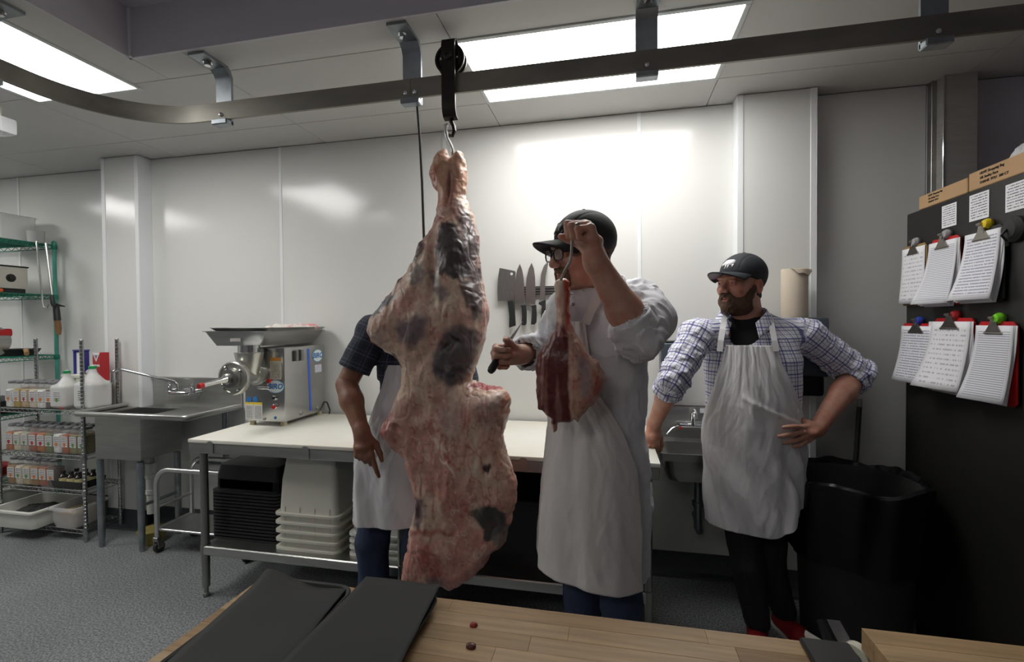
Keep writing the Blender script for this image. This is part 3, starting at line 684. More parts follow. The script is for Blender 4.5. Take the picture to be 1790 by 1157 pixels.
wl = lug_mesh('white_lug', .385, .52, .30, M_CREAM, flip=True, tap=.045, slots=True)
ORD = ['bottom', 'second from bottom', 'middle', 'second from top', 'topmost']
for i in range(5):
    tag(link('white_tote', wl, None, (-1.575, 2.43, SHZ+.001+i*.046)), 'upside-down white plastic tote, %s of the stack beside the black trays' % ORD[i], 'tote', 'upside-down white totes')
wl2 = lug_mesh('white_lug_low', .34, .50, .12, M_WHITEP, flip=True)
for i in range(4):
    tag(link('white_tray', wl2, None, (-1.17, 2.43, SHZ+.001+i*.035)), 'low white tray, %s of the stack behind the bystander\'s leg' % ORD[[0, 1, 3, 4][i]], 'tray', 'low white trays')
bt = lug_mesh('black_tub_shape', .62, .55, .34, M_BLACK, tap=.05)
tag(link('black_tub', bt, None, (-.56, 2.46, SHZ+.001)), 'large black tub under the table behind the carcass', 'tub')
bxm = MB(); bxm.bbox(-.22, -.07, 2.2, 2.55, SHZ+.001, SHZ+.2, .004, 1)
tag(bxm.obj('cardboard_box', M_CARD), 'brown cardboard box on the undershelf behind the butcher', 'box')
pn = MB().bbox(.085, .125, 2.20, 2.75, SHZ+.001, SHZ+.36, .018, 3); tag(pn.obj('steel_pan', M_STEEL), 'steel pan stood on edge at the right end of the undershelf', 'pan')
# slicer parts bin / machine behind the trays
mc_ = thing('parts_bin', 'dark bin of metal parts behind the black trays', 'bin', (-1.85, 2.75, 0))
m = MB(); m.bbox(-.16, .16, -.09, .07, SHZ+.001, .66, .012, 2).obj('bin_body', M_BLACKM, mc_)
for i, (x, z, r) in enumerate(((-.1, .70, .045), (.0, .72, .05), (.09, .69, .035))):
    MB().lathe([(r*.3, -.012), (r, -.012), (r, .012), (r*.3, .012)], (x, -.03+.03*i, z-.03+.02), 20, 'y').obj('metal_disc', M_STEELD, mc_)

# ---------------------------------------------------------------- tubular dolly beside the table
dl = thing('tube_cart', 'aluminium tube cart on casters between sink and table', 'cart', (-2.6, 2.6, 0))
def W_(x, y, z): return (x+2.6, y-2.6, z)
ZT = .55
for y in (2.50, 2.76):
    pts = [(-2.90, y, .10), (-2.90, y, ZT-.10)]+[(-2.90+.10*(1-math.cos(a)), y, ZT-.10+.10*math.sin(a)) for a in [math.pi/2*i/6 for i in range(1, 7)]]
    pts += [(-2.33, y, ZT)]+[(-2.33+.1*math.sin(a), y, ZT-.1+.1*math.cos(a)) for a in [math.pi/2*i/6 for i in range(1, 7)]]+[(-2.23, y, .10)]
    MB().tube([W_(*p) for p in pts], .0155, 12).obj('side_tube', M_ALU, dl)
    MB().cyl(W_(-2.6, y, ZT), W_(-2.5, y, ZT), .0185).obj('tube_sleeve', M_ALU, dl)
    for x in (-2.90, -2.23):
        cs = MB(); cs.bbox(*[v for p in ((x-.018+2.6, x+.018+2.6), (y-2.6-.018, y-2.6+.018), (.075, .105)) for v in p], .004, 1)
        for s in (-1, 1): cs.bbox(x+2.6+s*.017-.003, x+2.6+s*.017+.003, y-2.6-.012, y-2.6+.03, .03, .08, .001, 1)
        cs.obj('caster_fork', M_STEELD, dl)
        MB().lathe([(.008, -.012), (.033, -.012), (.036, -.008), (.036, .008), (.033, .012), (.008, .012)], (x+2.6, y-2.6+.01, .037), 18, 'x').obj('caster_wheel', M_RUBBER, dl)
for z in (.30, .16):
    for x in (-2.90, -2.23): MB().cyl(W_(x, 2.50, z), W_(x, 2.76, z), .010).obj('cross_tube', M_ALU, dl)
MB().bbox(*[v for p in ((-2.89+2.6, -2.24+2.6), (-.1, .16), (.145, .16)) for v in p], .003, 1).obj('deck', M_ALU, dl)

# ================================================================== MEAT GRINDER
GX0, GX1, GY0, GY1, GZ0, GZ1 = -2.175, -1.90, 2.45, 2.855, TZ+.028, 1.345
g = thing('meat_grinder', 'stainless steel countertop meat grinder with top pan and blue stripe', 'grinder', ((GX0+GX1)/2, (GY0+GY1)/2, TZ))
GO = Vector(g.location)
def gob(m, name, mt, parent=None, **k):
    o = m.obj(name, mt, parent or g, **k)
    if parent is None: o.location = -GO
    return o
M_GR = mat('grinder_steel', (.55, .55, .54), .22, 1, var=.1, vscale=4)
M_CAST = mat('cast_tinned', (.62, .62, .57), .3, .9, var=.12, vscale=10)
body = gob(MB().bbox(GX0, GX1, GY0, GY1, GZ0, GZ1, .008, 3), 'housing', M_GR)
for x in (GX0+.03, GX1-.03):
    for y in (GY0+.03, GY1-.03): gob(MB().lathe([(.018, TZ), (.018, GZ0+.002)], (x, y, 0), 14), 'foot', mat('rubber_foot_tan', (.42, .38, .24), .6))
# top pan (flared) and its neck
pz0, pz1 = 1.358, 1.440
px0, px1, py0, py1 = -2.30, -1.99, 2.38, 2.86
pan = MB()
def Rr(e, z): return [(px0-e, py0-e*.7, z), (px1+e, py0-e*.7, z), (px1+e, py1+e, z), (px0-e, py1+e, z)]
pan.loft([Rr(0, pz0), Rr(.045, pz1), Rr(.06, pz1+.002), Rr(.06, pz1+.006), Rr(.042, pz1+.006), Rr(-.004, pz0+.006)]); gob(pan, 'top_pan', M_STEEL, smooth=False)
hx, hy2 = -2.06, 2.36
gob(MB().lathe([(.058, 1.315), (.058, 1.364)], (hx, hy2, 0), 24), 'pan_neck', M_GR)
gob(MB().lathe([(.045, 1.18), (.055, 1.22), (.078, 1.318), (.078, 1.322), (.062, 1.322), (.05, 1.26)], (hx, hy2, 0), 28), 'throat', M_CAST)
gob(MB().prism([(hx-.006, 2.30, 1.20), (hx-.006, 2.44, 1.20), (hx-.006, 2.44, 1.28), (hx-.006, 2.40, 1.315), (hx-.006, 2.30, 1.23)], (.012, 0, 0)), 'throat_rib', M_CAST)
az = 1.185
gob(MB().lathe([(.05, 0), (.05, .03), (.062, .035), (.062, .05), (.047, .055), (.049, .17), (.058, .19)], (hx, GY0, az), 28, 'y'), 'barrel', M_CAST)
gob(MB().lathe([(.06, .175), (.088, .18), (.094, .19), (.094, .215), (.088, .222), (.08, .222), (.078, .215), (.058, .215), (.055, .225), (.035, .228)], (hx, GY0, az), 40, 'y'), 'ring', M_CAST)
rg = g.children[-1]
for a in (35, 125, 215, 305):
    ca, sa = math.cos(math.radians(a)), math.sin(math.radians(a)); MB().lathe([(.012, .213), (.012, .228), (.007, .232)], (hx+.068*ca, GY0, az+.068*sa), 12, 'y').obj('lug', M_CHROME, rg)
gob(MB().lathe([(.0, .224), (.046, .226), (.05, .232), (.05, .245), (.03, .248), (.03, .262), (.024, .268), (0, .27)], (hx, GY0, az), 30, 'y'), 'plate_knob', M_STEELD)
gob(MB().tube([(hx, GY0-.26, az), (hx-.002, GY0-.30, az-.004), (hx-.006, GY0-.42, az-.016)], [.024, .013, .011], 14), 'stomper_rod', M_ALU)
gob(MB().tube([(hx-.0055, GY0-.405, az-.0145), (hx-.0065, GY0-.43, az-.017)], [.0145, .013], 14), 'red_tip', M_RED)
# wing nut below the barrel
gob(MB().cyl((hx+.055, GY0, az-.075), (hx+.055, GY0-.05, az-.075), .010).bbox(hx+.015, hx+.10, GY0-.055, GY0-.045, az-.083, az-.067, .004, 1), 'wing_nut', M_CHROME)
gob(MB().cyl((hx+.06, GY0, az-.04), (hx+.06, GY0-.015, az-.04), .012), 'red_button_small', M_RED)
# controls and plates on the front
def disc(x, z, r, mt, name, d=.012): return gob(MB().lathe([(r, 0), (r, d*.7), (r*.8, d), (0, d)], (x, GY0, z), 18, 'y'), name, mt)
disc(GX1-.065, 1.045, .014, M_CHROME, 'switch_collar'); disc(GX1-.065, 1.045, .009, M_BLACK, 'black_button', .02)
disc(GX1-.065, .992, .016, M_CHROME, 'switch_collar'); disc(GX1-.065, .992, .0125, M_RED, 'red_button', .024)
disc(GX1-.065, .925, .009, M_BLUEINK, 'blue_dot', .002)
for x in (GX0+.135, ): disc(x, .915, .009, M_STEELD, 'screw', .006)
disc(GX0+.03, 1.03, .018, M_BLUEINK, 'blue_sticker', .002); disc(GX0+.075, 1.032, .018, M_BLUEINK, 'blue_sticker', .0021)
def lines_mat(name, n=16, base=(.72, .72, .70), ink=(.12, .12, .13), ax='Z', dens=.5, u='X', fill=.45):
    m = mat(name, base, .7); N, L, B = nodes(m); t = N.new('ShaderNodeTexCoord'); sp = N.new('ShaderNodeSeparateXYZ'); L.new(t.outputs['Generated'], sp.inputs[0])
    a = N.new('ShaderNodeMath'); a.operation = 'MULTIPLY'; a.inputs[1].default_value = n; L.new(sp.outputs[ax], a.inputs[0])
    fr = N.new('ShaderNodeMath'); fr.operation = 'FRACT'; L.new(a.outputs[0], fr.inputs[0]); lt = N.new('ShaderNodeMath'); lt.operation = 'LESS_THAN'; lt.inputs[1].default_value = fill; L.new(fr.outputs[0], lt.inputs[0])
    fl = N.new('ShaderNodeMath'); fl.operation = 'FLOOR'; L.new(a.outputs[0], fl.inputs[0])
    cb = N.new('ShaderNodeCombineXYZ'); mu = N.new('ShaderNodeMath'); mu.operation = 'MULTIPLY'; mu.inputs[1].default_value = 26; L.new(sp.outputs[u], mu.inputs[0]); L.new(mu.outputs[0], cb.inputs[0])
    m7 = N.new('ShaderNodeMath'); m7.operation = 'MULTIPLY'; m7.inputs[1].default_value = 7.3; L.new(fl.outputs[0], m7.inputs[0]); L.new(m7.outputs[0], cb.inputs[1])
    ns = N.new('ShaderNodeTexNoise'); ns.inputs['Scale'].default_value = 1; L.new(cb.outputs[0], ns.inputs['Vector']); g2 = N.new('ShaderNodeMath'); g2.operation = 'GREATER_THAN'; g2.inputs[1].default_value = 1-dens; L.new(ns.outputs[0], g2.inputs[0])
    k = N.new('ShaderNodeMath'); k.operation = 'MULTIPLY'; L.new(lt.outputs[0], k.inputs[0]); L.new(g2.outputs[0], k.inputs[1])
    # margins
    for o_, (lo_, hi_) in ((u, (.08, .92)), (ax, (.06, .93))):
        for op, v in (('GREATER_THAN', lo_), ('LESS_THAN', hi_)):
            q = N.new('ShaderNodeMath'); q.operation = op; q.inputs[1].default_value = v; L.new(sp.outputs[o_], q.inputs[0]); k2 = N.new('ShaderNodeMath'); k2.operation = 'MULTIPLY'; L.new(k.outputs[0], k2.inputs[0]); L.new(q.outputs[0], k2.inputs[1]); k = k2
    mx = N.new('ShaderNodeMix'); mx.data_type = 'RGBA'; mx.inputs[6].default_value = (*base, 1); mx.inputs[7].default_value = (*ink, 1); L.new(k.outputs[0], mx.inputs[0]); L.new(mx.outputs[2], B.inputs['Base Color'])
    return m
ML_LABEL = lines_mat('printed_warning_label', 18, (.66, .66, .62), (.16, .16, .18), fill=.6, dens=.62)
for i in (0, 1): gob(MB().box(GX0+.004+i*.06, GX0+.061+i*.06, GY0-.0012, GY0+.001, .908, 1.0), 'warning_label', ML_LABEL)
gob(MB().box(GX0+.004, GX0+.121, GY0-.0013, GY0+.001, 1.0, 1.014), 'yellow_label_head', mat('yellow_label', (.72, .52, .05), .6))
gob(MB().box(GX1-.095, GX1-.02, GY0-.0012, GY0+.001, 1.155, 1.265), 'rating_plate', lines_mat('plate_print', 12, (.50, .46, .38), (.2, .17, .14)))
gob(MB().box(GX1-.095, GX1-.02, GY0-.0013, GY0+.001, 1.265, 1.285), 'orange_plate_head', mat('orange_label', (.55, .22, .03), .6))
def oval(c, right, rx, rz, n, mts, nm='badge'):
    r = Vector(right); c = Vector(c); k = Vector((0, 0, 1))
    o = MB(); o.prism([c+r*rx*math.cos(a)+k*rz*math.sin(a) for a in [2*math.pi*i/28 for i in range(28)]], Vector(n)*.0015); p = gob(o, nm, mts[0]); p['label'] = 'white oval maker badge with blue letters'
    o = MB(); o.prism([c+Vector(n)*.0004+r*rx*1.06*math.cos(a)+k*rz*1.08*math.sin(a) for a in [2*math.pi*i/28 for i in range(28)]], Vector(n)*.0006); o.obj('badge_rim', mts[1], p)
    text('BIRO', rz*1.25, c+Vector(n)*.0022, right, (0, 0, 1), M_BLUEINK, p, shear=.25, bold=.0012)
M_BADGE = mat('badge_white', (.72, .78, .80), .4); M_BADGEB = mat('badge_blue', (.10, .35, .55), .4)
oval((GX1-.062, GY0-.0005, 1.112), (1, 0, 0), .058, .036, (0, -1, 0), (M_BADGE, M_BADGEB))
oval((GX1+.0005, 2.775, 1.275), (0, 1, 0), .050, .038, (1, 0, 0), (M_BADGE, M_BADGEB))
gob(MB().box(GX1-.001, GX1+.0012, 2.745, 2.815, 1.165, 1.215), 'small_label', lines_mat('small_label_print', 8, (.62, .62, .68), (.2, .2, .4), u='Y'))
gob(MB().prism([(GX1+.0002, 2.685, .925), (GX1+.0002, 2.702, .925), (GX1+.0002, 2.688, 1.325), (GX1+.0002, 2.668, 1.325)], (.0014, 0, 0)), 'blue_tape_stripe', mat('blue_tape', (.05, .13, .62), .5))
for y in (2.55, 2.60): gob(MB().bbox(GX1, GX1+.018, y-.014, y+.014, 1.255, 1.325, .004, 1), 'latch', M_STEELD)
for y in (2.60, 2.77): gob(MB().lathe([(.012, 0), (.012, .004), (.006, .008)], (GX1, y, .925), 12, 'x'), 'bolt', M_STEELD)
gob(MB().box(-2.19, -2.12, 2.3625, 2.3645, 1.385, 1.43), 'danger_label', mat('danger_label', (.55, .50, .48), .6)).rotation_euler = (0, 0, 0)
gob(MB().tube([(GX1-.02, GY1, .96), (GX1+.01, GY1+.005, .95), (GX1+.03, GY1+.005, .90), (GX1+.035, GY1-.01, TZ+.005)], .005, 8), 'power_cord', M_RUBBER)
# tray with wrapped trimmings on the pan
tr = thing('sheet_tray', 'shallow aluminium tray lying on top of the grinder pan', 'tray', (-2.10, 2.6, 1.444))
m = MB(); m.loft([m.rrect(-.20, .20, -.24, .24, .03, 0), m.rrect(-.22, .22, -.26, .26, .035, .018), m.rrect(-.228, .228, -.268, .268, .04, .02), m.rrect(-.226, .226, -.266, .266, .04, .016+.006), m.rrect(-.215, .215, -.255, .255, .032, .018), m.rrect(-.198, .198, -.238, .238, .028, .003)]); m.obj('tray_body', M_ALU, tr)
def crum(P): return (fbm(P, 28, 4, 3)-.5)*.05
cc = lambda P: mixc(np.tile(np.array([.72, .66, .62]), (len(P), 1)), (.70, .28, .28), sst(.48, .6, fbm(P, 16, 3, 8)))
pp = sdf_obj('butcher_paper', [el((-2.0, 2.68, 1.463), (.11, .10, .017)), el((-1.94, 2.74, 1.463), (.06, .08, .02)), el((-2.07, 2.6, 1.46), (.05, .07, .013)), pl((0, 0, 1.448), (0, 0, -1))], .006, mat('pink_paper', (.7, .5, .5), .7, attr='tint'), None, disp=crum, col=cc)
tag(pp, 'crumpled pink and white butcher paper on the tray above the grinder', 'paper')
# ================================================================== PREP SINK
SX0, SX1, SY0, SY1, SZ = -3.48, -2.59, 2.44, 2.875, .905
sk = thing('prep_sink', 'stainless prep sink with drainboard and wall faucet at the left', 'sink', (-3.05, 2.65, 0)); KO = Vector(sk.location)
def kob(m, name, mt, parent=None, **k):
    o = m.obj(name, mt, parent or sk, **k)
    if parent is None: o.location = -KO
    return o
BX0, BX1, BY0, BY1, BZ = -3.37, -3.0, 2.485, 2.785, .60
M_SINK = mat('sink_steel', (.42, .42, .40), .3, .95, var=.15, vscale=4, stretch=(1, 1, 6))
deck = MB()
for b in ((SX0, BX0, SY0, 2.79), (BX1, SX1, SY0, SY1), (BX0, BX1, SY0, BY0), (-3.345, BX1, BY1, SY1)): deck.box(*b, SZ-.022, SZ-.016)
kob(deck, 'drainboard', M_SINK, smooth=False)
rim = MB(); r = .016
rim.tube([(SX0, 2.785, SZ), (SX0, SY0+.03, SZ), (SX0+.01, SY0+.008, SZ), (SX0+.03, SY0, SZ), (SX1-.03, SY0, SZ), (SX1-.01, SY0+.008, SZ), (SX1, SY0+.03, SZ), (SX1, SY1, SZ)], r, 12); kob(rim, 'rolled_rim', M_STEEL)
bs = MB(); 
for z0, z1 in ((SZ-.018, BZ),):
    o_ = [(BX0, BY0), (BX1, BY0), (BX1, BY1), (BX0, BY1)]; i_ = [(BX0+.006, BY0+.006), (BX1-.006, BY0+.006), (BX1-.006, BY1-.006), (BX0+.006, BY1-.006)]
    bs.loft([[(x, y, z0) for x, y in i_], [(x, y, z0) for x, y in o_], [(x, y, z1) for x, y in o_]], False, True); bs.loft([[(x, y, z0) for x, y in i_], [(x, y, z1+.006) for x, y in i_]], False, True)
kob(bs, 'basin', M_SINK, smooth=False)
kob(MB().box(-3.345, SX1+.002, 2.876, 2.892, SZ-.02, 1.085).box(-3.345, SX1+.002, 2.862, 2.892, 1.085, 1.10), 'backsplash', M_STEEL, smooth=False)
for x, y in ((BX0+.02, BY0+.012), (BX1-.02, BY0+.012), (BX0+.02, BY1-.02), (BX1-.02, BY1-.02), (SX1-.06, BY1+.02)):
    kob(MB().lathe([(.014, 0), (.017, .01), (.017, .055), (.020, .058), (.0205, (BZ if x < BX1 else SZ)-.015)], (x, y, 0), 16), 'leg', M_GALV)
kob(MB().cyl((BX1-.02, BY0+.012, .3), (BX1-.02, BY1-.02, .3), .011), 'cross_brace', M_GALV)
for i, z in enumerate((.5, .42, .30, .20)):
    pass
kob(MB().tube([(-3.08, 2.62, BZ), (-3.08, 2.62, .54)], .022, 14), 'tailpiece', M_STEELD)
kob(MB().lathe([(.028, .20), (.028, .33), (.034, .335), (.034, .36), (.030, .365), (.030, .44), (.036, .445), (.036, .47), (.030, .475), (.030, .545)], (-3.08, 2.62, 0), 18), 'drain_pipe', mat('white_pipe', (.6, .6, .58), .5))
# faucet
fz = 1.005; fy = 2.82; fx = -3.05
fc = kob(MB().tube([(fx-.10, 2.876, fz), (fx-.10, fy+.01, fz), (fx-.085, fy, fz-.012), (fx, fy, fz-.012), (fx+.085, fy, fz-.012), (fx+.10, fy+.01, fz), (fx+.10, 2.876, fz)], .013, 12), 'faucet', M_CHROME)
sp0 = Vector((fx-.015, fy, fz)); e1 = PY(196, 650, 2.62)
MB().tube([sp0, sp0+Vector((0, 0, .045)), sp0+Vector((-.015, -.01, .07)), e1+Vector((.05, .03, .015)), e1+Vector((.018, .01, .010)), e1+Vector((0, 0, -.005)), e1+Vector((-.003, 0, -.05))], [.012, .011, .010, .010, .010, .010, .010], 12).obj('spout', M_CHROME, fc)
MB().lathe([(.0125, -.075), (.0125, -.05)], e1+Vector((-.003, 0, 0)), 12).obj('aerator', M_CHROME, fc)
for s in (-1, 1):
    MB().lathe([(.018, 0), (.018, .045), (.012, .055), (.010, .07)], (fx+s*.10, fy+.01, fz-.01), 14).obj('valve_stem', M_CHROME, fc)
    MB().tube([(fx+s*.10, fy+.01, fz+.058), (fx+s*.10+.03, fy-.02, fz+.064), (fx+s*.10+.06, fy-.035, fz+.064)], [.008, .006, .006], 10).obj('lever', M_CHROME, fc)
# soiled mop bucket / yellow sponge tub under the sink
tag(MB().lathe([(.07, 0), (.085, .09), (.088, .09), (.085, .085), (.06, .08)], (-3.08, 2.62, 0), 20).obj('yellow_tub', mat('dirty_yellow', (.35, .28, .08), .6, var=.3)), 'dirty yellow tub under the sink drain', 'tub')
tag(MB().bbox(-2.98, -2.3, 2.865, 2.89, .47, .485, .003, 1).obj('wall_pipe', M_GALV), 'thin grey pipe along the wall below the sink', 'pipe')

# ================================================================== CHROME WIRE SHELF
wr = thing('wire_shelf', 'chrome wire shelf loaded with spice jars and jugs', 'shelf', (-3.915, 2.65, 0)); WO = Vector(wr.location)
RX0, RX1, RY0_, RY1_ = -4.30, -3.53, 2.53, 2.765
M_WIRE = mat('chrome_wire', (.45, .46, .46), .25, 1, var=.2, vscale=30)
for x in (RX0, RX1):
    for y in (RY0_, RY1_):
        m = MB(); z = .03; pr = [(.009, 0), (.011, .004), (.011, .028), (.0125, .03)]
        while z < 1.37: pr += [(.0125, z+.021), (.0112, z+.0225), (.0125, z+.0255)]; z += .0255
        pr += [(.0125, 1.385), (.010, 1.389)]
        o = m.lathe(pr, (x, y, 0), 12).obj('post', M_WIRE, wr); o.location = -WO
SHELF = (.905, .595, .355, .085)
for z in SHELF:
    m = MB(); w = MB()
    for zz in (z-.004, z-.030):
        m.tube([(RX0, RY0_, zz), (RX1, RY0_, zz), (RX1, RY1_, zz), (RX0, RY1_, zz), (RX0, RY0_, zz)], .0032, 6)
    nz = 17
    for y in (RY0_, RY1_):
        m.tube([(RX0+(RX1-RX0)*i/(2*nz), y, z-.004 if i % 2 == 0 else z-.030) for i in range(2*nz+1)], .0026, 6)
    o = m.obj('shelf_frame', M_WIRE, wr); o.location = -WO
    for x in np.arange(RX0+.02, RX1-.01, .025): w.tube([(x, RY0_, z-.002), (x, RY1_, z-.002)], .0016, 5)
    o = w.obj('shelf_wires', M_WIRE, wr); o.location = -WO; o['kind'] = 'stuff'
    for x in (RX0, RX1):
        for y in (RY0_, RY1_):
            o = MB().lathe([(.014, z-.036), (.0175, z-.03), (.0155, z)], (x, y, 0), 12).obj('collar', M_WIRE, wr); o.location = -WO
# spice jars
M_CLEAR = mat('clear_plastic', (.85, .86, .86), .12, alpha=.12, spec=.6)
M_LID = mat('grey_lid', (.20, .20, .21), .35)
lab_defs = [((.10, .22, .06), 'green'), ((.55, .16, .03), 'orange'), ((.35, .02, .03), 'red')]
def label_mat(i, pic):
    m = lines_mat('jar_label_%d' % i, 6, (.60, .59, .58), (.12, .12, .14), fill=.4, dens=.6); N, L, B = nodes(m)
    src = B.inputs['Base Color'].links[0].from_socket; t = N.new('ShaderNodeTexCoord'); mp = N.new('ShaderNodeMapping'); mp.inputs['Location'].default_value = (-.5, 0, -.22); L.new(t.outputs['Generated'], mp.inputs[0])
    sep = N.new('ShaderNodeSeparateXYZ'); L.new(mp.outputs[0], sep.inputs[0]); ln = N.new('ShaderNodeVectorMath'); ln.operation = 'LENGTH'; cb = N.new('ShaderNodeCombineXYZ'); L.new(sep.outputs[0], cb.inputs[0]); L.new(sep.outputs[2], cb.inputs[1]); L.new(cb.outputs[0], ln.inputs[0])
    lt = N.new('ShaderNodeMath'); lt.operation = 'LESS_THAN'; lt.inputs[1].default_value = .2; L.new(ln.outputs['Value'], lt.inputs[0])
    mx = N.new('ShaderNodeMix'); mx.data_type = 'RGBA'; L.new(lt.outputs[0], mx.inputs[0]); L.new(src, mx.inputs[6]); mx.inputs[7].default_value = (*pic, 1); L.new(mx.outputs[2], B.inputs['Base Color']); return m
LBL = [label_mat(i, p) for i, (p, _) in enumerate(lab_defs)]
jw, jd, jh = .068, .075, .185
def R4(b, e, z, r=.012): return b.rrect(-jw/2+e, jw/2-e, -jd/2+e, jd/2-e, r, z, 4)
b = MB(); b.loft([R4(b, .003, 0), R4(b, 0, .006), R4(b, 0, .14), R4(b, .006, .158), R4(b, .014, .165, .015), R4(b, .014, .17, .015)]); JB = b.mesh('jar_shell', M_CLEAR)
b = MB(); b.loft([R4(b, .004, .002), R4(b, .002, .008), R4(b, .002, .125), R4(b, .004, .128)]); JC = b
b = MB(); b.loft([R4(b, .010, .168, .014), R4(b, .009, .17, .014), R4(b, .009, .183, .014), R4(b, .012, .186, .014)]); JL = b.mesh('jar_lid', M_LID)
b = MB(); b.box(-jw/2+.006, jw/2-.006, -jd/2-.0012, -jd/2+.0004, .045, .118); JT = [b.mesh('jar_label', m) for m in LBL]
SP = dict(cream=(.62, .55, .42), mustard=(.42, .28, .04), tan=(.5, .36, .2), white=(.75, .74, .70), brown=(.10, .06, .045), orange=(.45, .14, .02), grey=(.42, .38, .30), green=(.13, .15, .05), rust=(.36, .09, .03), red=(.30, .03, .02), olive=(.20, .18, .07), ginger=(.32, .16, .05), dark=(.08, .05, .03))
def jar(x, y, z, con, pic, label, grp, s=1):
    t = thing('spice_jar', label, 'jar', (x, y, z), RND.uniform(-.08, .08), grp); t.scale = (s, s, s)
    link('shell', JB, t); link('lid', JL, t); link('paper_label', JT[pic], t)
    link('contents', JC.mesh('contents', mat('spice_'+con, SP[con], .9, var=.3, vscale=60)), t)
    return t
yj = RY0_+.052
rows = [(SHELF[0], [('white', 1), ('mustard', 1), ('tan', 2), ('cream', 2), ('white', 1), ('brown', 1)], 'top', RX0+.075),
        (SHELF[1], [('orange', 2), ('cream', 0), ('grey', 0), ('rust', 2), ('orange', 2), ('green', 0), ('white', 1), ('rust', 1), ('olive', 0), ('olive', 0)], 'second', RX0+.065),
        (SHELF[2], [('ginger', 1), ('cream', 0), ('tan', 0), ('ginger', 1), ('rust', 1), ('dark', 1)], 'third', RX0+.075)]
POS = ['leftmost', 'second from left', 'third from left', 'fourth from left', 'fifth from left', 'sixth from left', 'seventh from left', 'eighth from left', 'ninth from left', 'rightmost']
for z, js, nm, x in rows:
    for i, (con, pic) in enumerate(js):
        p = POS[i] if i < len(js)-1 else 'rightmost'
        jar(x+i*.0735, yj, z+.001, con, pic, 'spice jar with %s contents, %s on the %s chrome shelf' % (con, p, nm), 'spice jars on the chrome shelf')
# second row of jars, only their tops show
for z, n, nm, x in ((SHELF[0], 6, 'top', RX0+.08), (SHELF[1], 9, 'second', RX0+.08)):
    for i in range(n):
        jar(x+i*.0735, yj+.082, z+.001, RND.choice(list(SP)), i % 3, 'spice jar in the back row, %s on the %s chrome shelf' % (POS[i] if i < n-1 else 'rightmost', nm), 'spice jars on the chrome shelf')
# jugs
M_JUG = mat('milky_jug', (.75, .76, .74), .35, alpha=.75, sss=.1)
def jug(x, y, z, fill, label, s=1):
    t = thing('plastic_jug', label, 'jug', (x, y, z), 0); t.scale = (s, s, s)
    P = [rc((0, 0, .05), (0, 0, .14), .068, .068, .02), bx((0, 0, .09), (.072, .072, .085), .022, .01), rc((0, 0, .16), (0, 0, .235), .055, .022, .03), rc((-.045, 0, .17), (-.03, 0, .235), .014, .014, .012), rc((-.03, 0, .235), (.0, 0, .245), .014, .016, .012), rc((0, 0, .24), (0, 0, .262), .019, .019, .004), el((-.028, 0, .205), (.011, .05, .022), .01, 'sub'), pl((0, 0, 0), (0, 0, -1))]
    sdf_obj('jug_body', P, .005, M_JUG, t)
    MB().lathe([(.022, .256), (.022, .272), (.019, .275), (0, .275)], n=18).obj('cap', mat('green_cap', (.01, .28, .08), .4), t)
    if fill: MB().bbox(-.066, .066, -.066, .066, .006, .006+fill, .02, 3).obj('liquid', mat('yellow_liquid', (.50, .34, .06), .15), t)
    MB().box(-.03, .04, -.0735, -.071, .05, .13).obj('jug_label', LBL[0], t)
    return t
jug(PY(118, 705, 2.6).x, 2.60, SHELF[0]+.001, .095, 'milky jug half full of yellow liquid beside the top shelf jars', .95)
jug(PY(155, 700, 2.58).x, 2.61, SHELF[0]+.001, 0, 'white plastic jug with green cap next to the half-full jug', 1.08)
tag(MB().bbox(-3.745, -3.72, 2.536, 2.545, SHELF[0]+.003, SHELF[0]+.10, .002, 1).obj('red_card', M_RED), 'narrow red card stuck between the two jugs', 'card')
def tub(name, x, y, z, r, h, m, label, lid=None):
    t = thing(name, label, 'bucket', (x, y, z)); MB().lathe([(r*.82, 0), (r, h), (r+.006, h), (r+.006, h-.012), (r+.001, h-.014)], n=26).obj('bucket_body', m, t)
    MB().lathe([(r+.007, h-.001), (r+.007, h+.006), (r, h+.009), (0, h+.009)], n=26).obj('bucket_lid', lid or M_WHITEP, t); return t
bp_ = PY(208, 690, 2.60); tub('brown_bucket', -3.592, 2.700, SHELF[0]+.001, .056, .16, mat('kraft_bucket', (.30, .19, .09), .6, var=.15), 'brown bucket with white rim at the right end of the top shelf')
crt = thing('salt_carton', 'red carton with white wedge standing on the brown bucket', 'carton', (-3.592, 2.700, SHELF[0]+.171), -.15)
MB().bbox(-.042, .042, -.03, .03, 0, .215, .002, 1).obj('carton_body', mat('carton_red', (.42, .02, .025), .5), crt)
MB().prism([(-.042, -.0306, .215), (.042, -.0306, .215), (.0, -.0306, .15)], (0, .0012, 0)).obj('white_wedge', M_PAPER, crt)
MB().prism([(-.022, -.0310, .198), (.022, -.0310, .198), (.0, -.0310, .168)], (0, .0012, 0)).obj('grey_crest', mat('crest_grey', (.2, .22, .28), .5), crt)
text('KOSHER', .0215, (0, -.0312, .122), (1, 0, 0), (0, 0, 1), M_PAPER, crt, bold=.0006)
mj = thing('syrup_jug', 'clear jug of dark red syrup with tan cap behind the white jug', 'jug', (-3.705, 2.715, SHELF[0]+.001))
sdf_obj('jug_body', [bx((0, 0, .08), (.05, .045, .08), .02, .01), rc((0, 0, .15), (0, 0, .215), .045, .03, .02)], .005, mat('dark_syrup', (.06, .012, .018), .15), mj)
MB().lathe([(.047, .185), (.04, .215), (.032, .225), (0, .228)], n=20).obj('tan_shoulder', mat('tan_plastic', (.55, .42, .30), .4), mj)
wb_ = tub('white_bucket', -3.80, 2.715, SHELF[0]+.001, .052, .215, M_WHITEP, 'white bucket with green mark behind the jugs')
